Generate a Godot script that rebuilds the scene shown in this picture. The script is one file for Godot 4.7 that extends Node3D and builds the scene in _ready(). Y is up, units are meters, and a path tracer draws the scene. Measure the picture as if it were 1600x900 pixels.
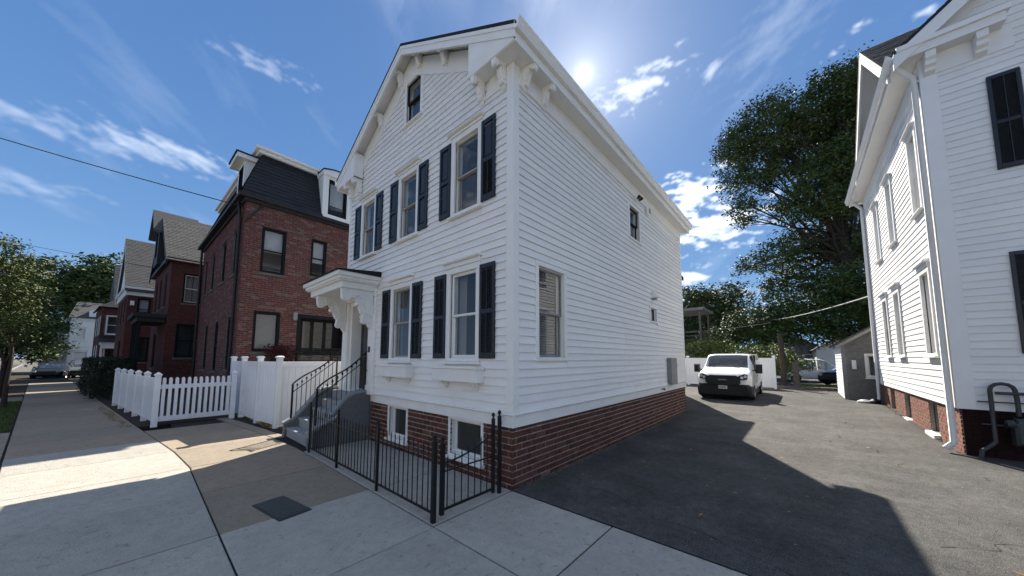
extends Node3D
# A white clapboard house on a street corner lot, its driveway, and the neighbours' houses.
# x runs along the house front, -z runs back along the driveway, y is up; metres.

const XS := -3.066      # plane of the house's side wall, facing the driveway
const XL := -8.88       # its other side wall
const ZF := -3.489      # plane of its front wall
const ZB := -12.57      # its rear wall
const RX := 2.2         # plane of the neighbour's side wall, facing the driveway
const RZ := -10.4       # plane of the neighbour's front wall

var M := {}
var used := {}
var rng := RandomNumberGenerator.new()
var cache := {}

# ------------------------------------------------------------------ mesh building
class MB:
	var v := PackedVector3Array()
	var n := PackedVector3Array()
	var c := PackedColorArray()
	var col := Color.WHITE
	var T := Transform3D()
	func tri(a: Vector3, b: Vector3, d: Vector3) -> void:
		a = T * a; b = T * b; d = T * d
		var nn := (d - a).cross(b - a)
		if nn.length_squared() < 1e-16: return
		nn = nn.normalized()
		v.append(a); v.append(b); v.append(d)
		n.append(nn); n.append(nn); n.append(nn)
		c.append(col); c.append(col); c.append(col)
	func quad(a: Vector3, b: Vector3, d: Vector3, e: Vector3) -> void:
		tri(a, b, d); tri(a, d, e)
	func stri(p: Array, q: Array) -> void:   # smooth triangle with given normals (already in T's frame)
		for i in 3:
			v.append(T * p[i]); n.append((T.basis * q[i]).normalized()); c.append(col)
	func hex(p: Array) -> void:   # 0..3 bottom (x0z0 x1z0 x1z1 x0z1), 4..7 top
		quad(p[7], p[6], p[2], p[3]); quad(p[5], p[4], p[0], p[1]); quad(p[4], p[5], p[6], p[7])
		quad(p[3], p[2], p[1], p[0]); quad(p[6], p[5], p[1], p[2]); quad(p[4], p[7], p[3], p[0])
	func box(x0: float, x1: float, y0: float, y1: float, z0: float, z1: float) -> void:
		hex([Vector3(x0, y0, z0), Vector3(x1, y0, z0), Vector3(x1, y0, z1), Vector3(x0, y0, z1), Vector3(x0, y1, z0), Vector3(x1, y1, z0), Vector3(x1, y1, z1), Vector3(x0, y1, z1)])
	func cham(x0: float, x1: float, y0: float, y1: float, z0: float, z1: float, k: float) -> void:   # box with its front (z1) edges chamfered
		var zm := z1 - k
		box(x0, x1, y0, y1, z0, zm)
		var a := [Vector3(x0, y0, zm), Vector3(x1, y0, zm), Vector3(x1, y1, zm), Vector3(x0, y1, zm)]
		var b := [Vector3(x0 + k, y0 + k, z1), Vector3(x1 - k, y0 + k, z1), Vector3(x1 - k, y1 - k, z1), Vector3(x0 + k, y1 - k, z1)]
		quad(b[3], b[2], b[1], b[0])
		for i in 4:
			var j := (i + 1) % 4
			quad(b[i], b[j], a[j], a[i])
	func brickface(x0: float, x1: float, y0: float, y1: float, z1: float) -> void:   # a brick without its hidden back
		var k := 0.003
		var a := [Vector3(x0, y0, -0.004), Vector3(x1, y0, -0.004), Vector3(x1, y1, -0.004), Vector3(x0, y1, -0.004)]
		var b := [Vector3(x0 + k, y0 + k, z1), Vector3(x1 - k, y0 + k, z1), Vector3(x1 - k, y1 - k, z1), Vector3(x0 + k, y1 - k, z1)]
		quad(b[3], b[2], b[1], b[0])
		for i in 4:
			var j := (i + 1) % 4
			quad(b[i], b[j], a[j], a[i])
	func prism(poly: PackedVector2Array, z0: float, z1: float) -> void:
		var area := 0.0
		for i in poly.size():
			var p := poly[i]; var q := poly[(i + 1) % poly.size()]
			area += p.x * q.y - q.x * p.y
		if area < 0.0: poly.reverse()
		var idx := Geometry2D.triangulate_polygon(poly)
		for k in range(0, idx.size(), 3):
			var a := poly[idx[k]]; var b := poly[idx[k + 1]]; var d := poly[idx[k + 2]]
			if (b - a).cross(d - a) < 0.0:
				var t := b; b = d; d = t
			tri(Vector3(a.x, a.y, z1), Vector3(d.x, d.y, z1), Vector3(b.x, b.y, z1))
			tri(Vector3(a.x, a.y, z0), Vector3(b.x, b.y, z0), Vector3(d.x, d.y, z0))
		for i in poly.size():
			var p := poly[i]; var q := poly[(i + 1) % poly.size()]
			quad(Vector3(p.x, p.y, z1), Vector3(q.x, q.y, z1), Vector3(q.x, q.y, z0), Vector3(p.x, p.y, z0))
	func tube(pts: Array, r0: float, r1: float = -1.0, sides: int = 8, caps: bool = true) -> void:
		if r1 < 0.0: r1 = r0
		var rings := []
		var up := Vector3.UP
		var d0: Vector3 = (pts[1] - pts[0]).normalized()
		if absf(d0.dot(up)) > 0.95: up = Vector3.RIGHT
		for i in pts.size():
			var d: Vector3
			if i == 0: d = d0
			elif i == pts.size() - 1: d = (pts[i] - pts[i - 1]).normalized()
			else: d = ((pts[i + 1] - pts[i]).normalized() + (pts[i] - pts[i - 1]).normalized()).normalized()
			var s := d.cross(up).normalized()
			up = s.cross(d).normalized()
			var r := lerpf(r0, r1, float(i) / (pts.size() - 1))
			var ring := []
			for k in sides:
				var an := TAU * k / sides
				var nn := s * cos(an) + up * sin(an)
				ring.append([pts[i] + nn * r, nn])
			rings.append(ring)
		for i in rings.size() - 1:
			for k in sides:
				var a = rings[i][k]; var b = rings[i][(k + 1) % sides]; var e = rings[i + 1][k]; var f = rings[i + 1][(k + 1) % sides]
				stri([a[0], f[0], e[0]], [a[1], f[1], e[1]])
				stri([a[0], b[0], f[0]], [a[1], b[1], f[1]])
		if caps:
			for k in range(1, sides - 1):
				tri(rings[0][0][0], rings[0][k + 1][0], rings[0][k][0])
				var l: Array = rings[-1]
				tri(l[0][0], l[k][0], l[k + 1][0])
	func lathe(at: Vector3, prof: Array, seg: int = 12) -> void:   # prof: [r, y] from bottom to top
		for i in prof.size() - 1:
			var a = prof[i]; var b = prof[i + 1]
			var sl := Vector2(b[1] - a[1], a[0] - b[0]).normalized()
			for k in seg:
				var t0 := TAU * k / seg; var t1 := TAU * (k + 1) / seg
				var c0 := Vector3(cos(t0), 0, sin(t0)); var c1 := Vector3(cos(t1), 0, sin(t1))
				var n0 := Vector3(c0.x * sl.x, sl.y, c0.z * sl.x); var n1 := Vector3(c1.x * sl.x, sl.y, c1.z * sl.x)
				var p := [at + c0 * a[0] + Vector3.UP * a[1], at + c1 * a[0] + Vector3.UP * a[1], at + c1 * b[0] + Vector3.UP * b[1], at + c0 * b[0] + Vector3.UP * b[1]]
				if a[0] > 1e-5: stri([p[0], p[1], p[2]], [n0, n1, n1])
				if b[0] > 1e-5: stri([p[0], p[2], p[3]], [n0, n1, n0])
	func mesh() -> ArrayMesh:
		var m := ArrayMesh.new()
		if v.is_empty(): return m
		var a := []
		a.resize(Mesh.ARRAY_MAX)
		a[Mesh.ARRAY_VERTEX] = v; a[Mesh.ARRAY_NORMAL] = n; a[Mesh.ARRAY_COLOR] = c
		m.add_surface_from_arrays(Mesh.PRIMITIVE_TRIANGLES, a)
		return m

# ------------------------------------------------------------------ nodes
func numbered(parent: Node, called: String) -> String:
	var key := str(parent.get_instance_id()) + "/" + called
	var k: int = used.get(key, 0)
	used[key] = k + 1
	return called if k == 0 else "%s_%03d" % [called, k]

func inst(called: String, mesh: Mesh, m: Material, parent: Node, xf := Transform3D()) -> MeshInstance3D:
	var o := MeshInstance3D.new()
	o.name = numbered(parent, called)
	o.mesh = mesh
	o.material_override = m
	parent.add_child(o, true)
	o.transform = xf
	return o

func thing(called: String, label: String, category: String, at := Vector3.ZERO, turn := 0.0, group := "") -> Node3D:
	var o := Node3D.new()
	o.name = numbered(self, called)
	add_child(o, true)
	o.position = at; o.rotation.y = turn
	meta(o, label, category, group)
	return o

func meta(o: Node, label: String, category: String, group := "") -> void:
	o.set_meta("label", label); o.set_meta("category", category)
	if group != "": o.set_meta("group", group)

func wpart(t: Node3D, called: String, mb: MB, m: Material) -> MeshInstance3D:   # geometry given in world coordinates
	return inst(called, mb.mesh(), m, t, t.transform.affine_inverse())

func struct(called: String, mb: MB, m: Material) -> MeshInstance3D:
	var o := inst(called, mb.mesh(), m, self)
	o.set_meta("kind", "structure")
	return o

func copy(o: Node3D, at: Vector3, turn: float, label := "") -> Node3D:
	var r: Node3D = o.duplicate()
	r.name = numbered(self, String(o.name))
	add_child(r, true)
	r.position = at; r.rotation.y = turn
	if label != "": r.set_meta("label", label)
	return r

# wall frames: local x along the wall, y up, z outwards
func wall_z(z: float) -> Transform3D: return Transform3D(Basis(), Vector3(0, 0, z))
func wall_px(x: float) -> Transform3D: return Transform3D(Basis(Vector3(0, 0, -1), Vector3.UP, Vector3(1, 0, 0)), Vector3(x, 0, 0))   # faces +x, local x = -z
func wall_nx(x: float) -> Transform3D: return Transform3D(Basis(Vector3(0, 0, 1), Vector3.UP, Vector3(-1, 0, 0)), Vector3(x, 0, 0))   # faces -x, local x = z

# ------------------------------------------------------------------ materials
func lin(r: float, g: float, b: float, a := 1.0) -> Color:
	var k := Color(r, g, b).linear_to_srgb()
	k.a = a
	return k

func noise_tex(s: int, size: int, freqs: Array, lo: float, hi: float, tint := Color.WHITE, contrast := 1.0, spots := 0.0) -> ImageTexture:
	# several layers of seamless noise, [frequency, weight], mapped to multipliers lo..hi
	var acc := PackedFloat32Array()
	acc.resize(size * size)
	for k in freqs.size():
		var f := FastNoiseLite.new()
		f.seed = s + k * 17
		f.noise_type = FastNoiseLite.TYPE_SIMPLEX_SMOOTH
		f.frequency = freqs[k][0]
		f.fractal_octaves = 3
		var im := f.get_seamless_image(size, size)
		im.convert(Image.FORMAT_L8)
		var d := im.get_data()
		var w: float = freqs[k][1]
		for i in d.size(): acc[i] += w * (d[i] / 255.0 - 0.5)
	var sp := PackedByteArray()
	if spots > 0.0:   # small stains and pits
		var f := FastNoiseLite.new()
		f.seed = s + 99
		f.frequency = 0.022
		f.fractal_octaves = 4
		f.fractal_gain = 0.65
		var im := f.get_seamless_image(size, size)
		im.convert(Image.FORMAT_L8)
		sp = im.get_data()
	var out := PackedByteArray()
	out.resize(size * size * 3)
	for i in acc.size():
		var t := clampf(0.5 + acc[i] * contrast, 0.0, 1.0)
		var g := lerpf(lo, hi, t)
		if spots > 0.0: g *= 1.0 - spots * smoothstep(0.70, 0.86, sp[i] / 255.0)
		out[i * 3] = int(clampf(g * tint.r, 0, 1) * 255); out[i * 3 + 1] = int(clampf(g * tint.g, 0, 1) * 255); out[i * 3 + 2] = int(clampf(g * tint.b, 0, 1) * 255)
	return ImageTexture.create_from_image(Image.create_from_data(size, size, false, Image.FORMAT_RGB8, out))

func bump_tex(s: int, size: int, freq: float, strength: float) -> ImageTexture:
	var f := FastNoiseLite.new()
	f.seed = s; f.frequency = freq; f.fractal_octaves = 4
	var im := f.get_seamless_image(size, size)
	im.convert(Image.FORMAT_RGB8)
	im.bump_map_to_normal_map(strength)
	return ImageTexture.create_from_image(im)

func mat(key: String, col: Color, rough: float, tex: Texture2D = null, metres := 1.0, bump: Texture2D = null, bump_k := 1.0, vcol := false) -> StandardMaterial3D:
	var m := StandardMaterial3D.new()
	m.resource_name = key
	m.albedo_color = lin(col.r, col.g, col.b, col.a)
	m.roughness = rough
	m.metallic_specular = 0.4
	if tex or bump:
		m.uv1_triplanar = true
		m.uv1_world_triplanar = true
		m.uv1_scale = Vector3.ONE / metres
	if tex: m.albedo_texture = tex
	if bump:
		m.normal_enabled = true
		m.normal_texture = bump
		m.normal_scale = bump_k
	m.vertex_color_use_as_albedo = vcol
	M[key] = m
	return m

func make_materials() -> void:
	var soft := noise_tex(3, 512, [[0.006, 0.7], [0.03, 0.3], [0.15, 0.15]], 0.955, 1.0)
	var grain := noise_tex(11, 512, [[0.01, 0.5], [0.06, 0.4], [0.3, 0.7]], 0.72, 1.0)
	var rougher := noise_tex(21, 512, [[0.008, 0.6], [0.05, 0.5], [0.3, 0.5]], 0.6, 1.0)
	var asph := noise_tex(31, 1024, [[0.003, 0.25], [0.02, 0.30], [0.12, 0.7], [0.3, 1.3]], 0.42, 1.0, Color.WHITE, 1.15, 0.2)
	var conc := noise_tex(41, 1024, [[0.003, 0.22], [0.015, 0.30], [0.06, 0.30], [0.4, 0.55]], 0.76, 1.0, Color.WHITE, 1.0, 0.16)
	var shingle := noise_tex(51, 512, [[0.02, 0.5], [0.2, 0.9]], 0.55, 1.0)
	var b_fine := bump_tex(5, 512, 0.25, 3.0)
	var b_soft := bump_tex(6, 512, 0.03, 3.0)
	var b_asph := bump_tex(7, 1024, 0.3, 6.0)
	# painted wood and vinyl
	mat("clapboard_a", Color(0.80, 0.80, 0.785), 0.55, soft, 2.3, b_soft, 0.12)
	mat("clapboard_b", Color(0.775, 0.78, 0.77), 0.5, soft, 1.7, b_soft, 0.12)
	mat("clapboard_c", Color(0.82, 0.82, 0.80), 0.6, soft, 3.1, b_soft, 0.12)
	mat("trim", Color(0.80, 0.80, 0.77), 0.45, soft, 1.9)
	mat("vinyl", Color(0.80, 0.81, 0.82), 0.25, soft, 2.1)
	mat("old_siding_a", Color(0.79, 0.785, 0.765), 0.6, soft, 3.0)
	mat("old_siding_b", Color(0.76, 0.76, 0.745), 0.6, soft, 2.2)
	mat("sash_tan", Color(0.30, 0.28, 0.25), 0.5)
	mat("shutter", Color(0.024, 0.030, 0.040), 0.42, grain, 0.7)
	mat("black_iron", Color(0.012, 0.012, 0.013), 0.42, grain, 0.4)
	mat("door_paint", Color(0.020, 0.016, 0.015), 0.3)
	mat("black_roof", Color(0.022, 0.023, 0.026), 0.85, shingle, 0.8, b_fine, 0.5)
	mat("slate", Color(0.022, 0.026, 0.032), 0.6, shingle, 1.1, null, 1.0, true)
	mat("grey_shingle", Color(0.13, 0.13, 0.13), 0.9, shingle, 1.0, null, 1.0, true)
	mat("brown_trim", Color(0.035, 0.030, 0.028), 0.6, grain, 1.3)
	mat("dark_frame", Color(0.013, 0.014, 0.016), 0.55)
	M.dark_frame.metallic_specular = 0.22
	mat("metal_grey", Color(0.30, 0.31, 0.30), 0.45, grain, 0.6)
	mat("dark_grey_metal", Color(0.06, 0.075, 0.075), 0.45, grain, 0.4)
	mat("pipe", Color(0.055, 0.06, 0.062), 0.5, grain, 0.3)
	mat("galvanized", Color(0.42, 0.42, 0.40), 0.5, grain, 0.3)
	# masonry; the single bricks differ in clay, the joined brickwork carries its clay in vertex colours
	for k in 6:
		var clay: Color = [Color(0.170, 0.066, 0.048), Color(0.145, 0.053, 0.040), Color(0.190, 0.076, 0.054), Color(0.120, 0.046, 0.037), Color(0.21, 0.10, 0.072), Color(0.27, 0.18, 0.14)][k]
		mat("brick_%d" % k, clay, 0.9, rougher, 0.35, b_fine, 0.6)
	mat("brickwork", Color(1, 1, 1), 0.92, rougher, 0.6, null, 1.0, true)
	mat("mortar", Color(0.54, 0.485, 0.43), 0.95, rougher, 0.5, b_fine, 0.5)
	mat("old_mortar", Color(0.28, 0.245, 0.235), 0.95, rougher, 0.8)
	mat("dark_mortar", Color(0.11, 0.075, 0.065), 0.95, rougher, 0.8)
	mat("maroon", Color(0.020, 0.006, 0.006), 0.8, rougher, 0.5)
	mat("brownstone", Color(0.20, 0.17, 0.15), 0.9, rougher, 0.8)
	mat("granite", Color(0.33, 0.35, 0.36), 0.75, conc, 1.2, b_fine, 0.4)
	mat("grey_parge", Color(0.17, 0.175, 0.18), 0.85, conc, 1.5, b_fine, 0.3)
	# ground
	mat("concrete_new", Color(0.465, 0.445, 0.39), 0.9, conc, 2.6, b_fine, 0.35)
	mat("concrete_mid", Color(0.43, 0.41, 0.36), 0.9, conc, 3.3, b_fine, 0.35)
	mat("concrete_tan", Color(0.36, 0.295, 0.22), 0.92, conc, 2.9, b_fine, 0.4)
	mat("concrete_old", Color(0.32, 0.27, 0.205), 0.92, conc, 2.2, b_fine, 0.4)
	mat("joint", Color(0.035, 0.033, 0.03), 1.0, rougher, 0.4)
	mat("asphalt", Color(1, 1, 1), 0.9, asph, 2.7, b_asph, 0.8, true)
	mat("road", Color(0.13, 0.128, 0.122), 0.92, asph, 3.1, b_asph, 0.6)
	mat("soil", Color(0.075, 0.055, 0.038), 1.0, rougher, 0.9, b_fine, 1.0)
	mat("turf", Color(0.05, 0.062, 0.026), 1.0, rougher, 1.3, b_fine, 1.0)
	mat("gravelly", Color(0.20, 0.185, 0.16), 1.0, rougher, 1.7, b_fine, 1.0)
	mat("blade", Color(1, 1, 1), 0.8, null, 1.0, null, 1.0, true)
	M.blade.backlight = Color(0.3, 0.35, 0.15)
	# wood, leaves
	mat("bark", Color(0.085, 0.066, 0.052), 0.95, rougher, 0.7, b_fine, 1.5)
	mat("leaf", Color(1, 1, 1), 0.62, null, 1.0, null, 1.0, true)
	M.leaf.backlight = Color(0.46, 0.52, 0.18)
	mat("weathered_wood", Color(0.14, 0.12, 0.10), 0.9, rougher, 0.6)
	mat("deck_wood", Color(0.20, 0.18, 0.16), 0.9, rougher, 0.6)
	mat("shed_grey", Color(0.20, 0.20, 0.195), 0.7, grain, 1.3)
	mat("far_white", Color(0.78, 0.78, 0.76), 0.7, soft, 3.0)
	mat("far_grey", Color(0.27, 0.27, 0.28), 0.8, grain, 3.0)
	mat("far_tan", Color(0.33, 0.28, 0.23), 0.8, grain, 3.0)
	# cloth and rooms behind the windows
	mat("room", Color(0.19, 0.175, 0.155), 0.95)
	mat("curtain", Color(0.24, 0.23, 0.215), 0.95, soft, 0.5)
	mat("blind", Color(0.26, 0.26, 0.255), 0.7)
	mat("drawn_shade", Color(0.36, 0.37, 0.37), 0.8, soft, 0.7)
	# vehicles
	mat("van_white", Color(0.80, 0.81, 0.82), 0.22)
	M.van_white.clearcoat_enabled = true
	M.van_white.clearcoat = 0.6
	M.van_white.clearcoat_roughness = 0.05
	mat("plastic_black", Color(0.014, 0.014, 0.015), 0.6)
	mat("tyre", Color(0.018, 0.018, 0.018), 0.9)
	mat("rim_metal", Color(0.40, 0.40, 0.41), 0.35)
	M.rim_metal.metallic = 0.8
	mat("car_black", Color(0.014, 0.015, 0.017), 0.2)
	mat("car_grey", Color(0.09, 0.10, 0.10), 0.25)
	mat("lamp_lens", Color(0.45, 0.46, 0.47), 0.08)
	mat("cabin", Color(0.05, 0.05, 0.052), 0.8)
	mat("plate", Color(0.62, 0.62, 0.60), 0.5)
	mat("wire", Color(0.015, 0.015, 0.016), 0.7)
	mat("wire_pale", Color(0.30, 0.30, 0.29), 0.6)
	# glass: clear panes, with rooms or cabins behind them
	var g := mat("pane", Color(0.20, 0.24, 0.25, 0.07), 0.02)
	g.transparency = BaseMaterial3D.TRANSPARENCY_ALPHA
	g.metallic_specular = 0.5

# ------------------------------------------------------------------ walls, boards, bricks, windows
# an outline is a list of [y, x_left, x_right] from bottom to top; holes are Rect2(x, y, w, h)
func span(outline: Array, y: float) -> Vector2:
	for i in outline.size() - 1:
		var a = outline[i]; var b = outline[i + 1]
		if y <= b[0] + 1e-6:
			var t := clampf((y - a[0]) / maxf(b[0] - a[0], 1e-6), 0, 1)
			return Vector2(lerpf(a[1], b[1], t), lerpf(a[2], b[2], t))
	return Vector2(outline[-1][1], outline[-1][2])

func cuts(outline: Array, holes: Array, y0: float, y1: float) -> Array:   # pieces of one row: [xb0, xb1, xt0, xt1, yb, yt]
	var lo := span(outline, y0); var hi := span(outline, y1)
	var hit := []
	for h in holes:
		if h.position.y < y1 - 1e-4 and h.end.y > y0 + 1e-4: hit.append(h)
	hit.sort_custom(func(a, b): return a.position.x < b.position.x)
	var out := []
	var b0 := lo.x; var t0 := hi.x
	for h in hit:
		if h.position.x > maxf(b0, t0) + 0.005: out.append([b0, h.position.x, t0, h.position.x, y0, y1])
		if h.position.y > y0 + 0.012: out.append([h.position.x, h.end.x, h.position.x, h.end.x, y0, h.position.y])
		if h.end.y < y1 - 0.012: out.append([h.position.x, h.end.x, h.position.x, h.end.x, h.end.y, y1])
		b0 = h.end.x; t0 = h.end.x
	if lo.y > b0 + 0.005 or hi.y > t0 + 0.005: out.append([b0, maxf(lo.y, b0), t0, maxf(hi.y, t0), y0, y1])
	return out

func backing(outline: Array, holes: Array, T: Transform3D, z := -0.004, thick := 0.12) -> MB:   # the wall behind the boards or bricks, with its openings
	var ys := [outline[0][0], outline[-1][0]]
	for o in outline: ys.append(o[0])
	for h in holes: ys.append(h.position.y); ys.append(h.end.y)
	ys.sort()
	var mb := MB.new()
	mb.T = T
	for i in ys.size() - 1:
		if ys[i + 1] - ys[i] < 1e-4: continue
		if ys[i] < outline[0][0] - 1e-4 or ys[i + 1] > outline[-1][0] + 1e-4: continue
		for p in cuts(outline, holes, ys[i], ys[i + 1]):
			mb.quad(Vector3(p[2], p[5], z), Vector3(p[3], p[5], z), Vector3(p[1], p[4], z), Vector3(p[0], p[4], z))
			mb.quad(Vector3(p[3], p[5], z - thick), Vector3(p[2], p[5], z - thick), Vector3(p[0], p[4], z - thick), Vector3(p[1], p[4], z - thick))
	for h in holes:   # the reveals
		var a := Vector3(h.position.x, h.position.y, z); var b := Vector3(h.end.x, h.position.y, z); var c := Vector3(h.end.x, h.end.y, z); var d := Vector3(h.position.x, h.end.y, z)
		var k := Vector3(0, 0, -thick)
		mb.quad(a, b, b + k, a + k); mb.quad(b, c, c + k, b + k); mb.quad(c, d, d + k, c + k); mb.quad(d, a, a + k, d + k)
	return mb

func clapboards(parent: Node3D, inv: Transform3D, outline: Array, holes: Array, T: Transform3D, expo: float, mats: Array, lap := 0.028, joined := false) -> void:
	var y: float = outline[0][0]
	var top: float = outline[-1][0]
	var all := MB.new()
	all.T = T
	while y < top - 0.02:
		var y1 := minf(y + expo, top)
		for p in cuts(outline, holes, y, y1):
			# long runs are laid in lengths of up to about 3.7 m with butt joints
			var l: float = p[1] - p[0]
			var nseg := 1
			if l > 4.4 and not joined: nseg = int(ceil(l / 3.9))
			var st := [0.0]
			for k in range(1, nseg): st.append((k + rng.randf_range(-0.35, 0.35)) / nseg)
			st.append(1.0)
			for k in nseg:
				var mb := all if joined else MB.new()
				mb.T = T
				var g := 0.0012 if nseg > 1 else 0.0
				var xa := lerpf(p[0], p[1], st[k]) + (g if k > 0 else 0.0); var xb := lerpf(p[0], p[1], st[k + 1]) - (g if k < nseg - 1 else 0.0)
				var xc := lerpf(p[2], p[3], st[k]) + (g if k > 0 else 0.0); var xd := lerpf(p[2], p[3], st[k + 1]) - (g if k < nseg - 1 else 0.0)
				var w := rng.randf_range(-0.0012, 0.0012)
				var zb: float = lap * clampf(1.0 - (p[4] - y) / expo * 0.7, 0.3, 1.0) + w
				var zt: float = 0.006
				mb.hex([Vector3(xa, p[4], 0), Vector3(xb, p[4], 0), Vector3(xb, p[4], zb), Vector3(xa, p[4], zb + rng.randf_range(-0.001, 0.001)), Vector3(xc, p[5] - 0.0005, 0), Vector3(xd, p[5] - 0.0005, 0), Vector3(xd, p[5] - 0.0005, zt), Vector3(xc, p[5] - 0.0005, zt)])
				if not joined: inst("clapboard", mb.mesh(), mats[rng.randi() % mats.size()], parent, inv)
		y += expo
	if joined:
		var o := inst("clapboards", all.mesh(), mats[0], parent, inv)
		o.set_meta("kind", "stuff")

func brick_color(kind: int) -> Color:
	var t := rng.randf()
	if kind == 0:   # red, with some pale and some dark ones
		if t < 0.05: return Color(0.26, 0.14, 0.10)
		if t < 0.15: return Color(0.105, 0.040, 0.033)
		return Color(0.13 + rng.randf() * 0.07, 0.050 + rng.randf() * 0.025, 0.038 + rng.randf() * 0.02)
	if kind == 1:   # sooty brown red
		if t < 0.16: return Color(0.25, 0.155, 0.135)
		return Color(0.15 + rng.randf() * 0.09, 0.056 + rng.randf() * 0.032, 0.047 + rng.randf() * 0.026)
	if kind == 2:   # dark maroon
		return Color(0.135 + rng.randf() * 0.06, 0.046 + rng.randf() * 0.018, 0.040 + rng.randf() * 0.016)
	if kind == 4:   # painted maroon
		return Color(0.020 + rng.randf() * 0.005, 0.006, 0.006)
	return Color(0.26 + rng.randf() * 0.10, 0.115 + rng.randf() * 0.05, 0.085 + rng.randf() * 0.04)   # pink

# near: how far along local x single bricks reach (as parts), measured from x_from; the rest is joined brickwork
func bricks(parent: Node3D, inv: Transform3D, outline: Array, holes: Array, T: Transform3D, kind: int, single := Vector2(0, 0), bl := 0.200, bh := 0.0655, joint := 0.0125) -> void:
	var all := MB.new()
	all.T = T
	var y: float = outline[0][0]
	var row := 0
	var shared := BoxMesh.new()
	while y < outline[-1][0] - 0.03:
		var y1: float = minf(y + bh, outline[-1][0])
		for p in cuts(outline, holes, y, y1):
			if p[5] - p[4] < 0.03: continue
			var x: float = p[0]
			var first := true
			while x < p[1] - 0.02:
				var l := bl
				if first and row % 2 == 1: l = bl * 0.5 - joint * 0.5
				first = false
				var x1: float = minf(x + l, minf(p[1], p[3]))
				if p[1] - x1 < 0.05: x1 = p[1]
				if x1 - x > 0.02:
					var dz := rng.randf_range(0.003, 0.009)
					if x >= single.x and x1 <= single.y:
						var xf := T * Transform3D(Basis(Vector3(0, 0, 1), rng.randf_range(-0.006, 0.006)) * Basis.from_scale(Vector3(x1 - x, p[5] - p[4], 0.03)), Vector3((x + x1) / 2, (p[4] + p[5]) / 2, dz - 0.015))
						var r := rng.randf()
						var k := 5 if r < 0.02 else (4 if r < 0.12 else rng.randi() % 4)
						inst("brick", shared, M["brick_%d" % k], parent, inv * xf)
					else:
						all.col = brick_color(kind)
						all.brickface(x, x1, p[4], p[5], dz)
				x = x1 + joint
		y += bh + joint
		row += 1
	if not all.v.is_empty():
		var o := inst("brickwork", all.mesh(), M.brickwork, parent, inv)
		o.set_meta("kind", "stuff")

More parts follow.
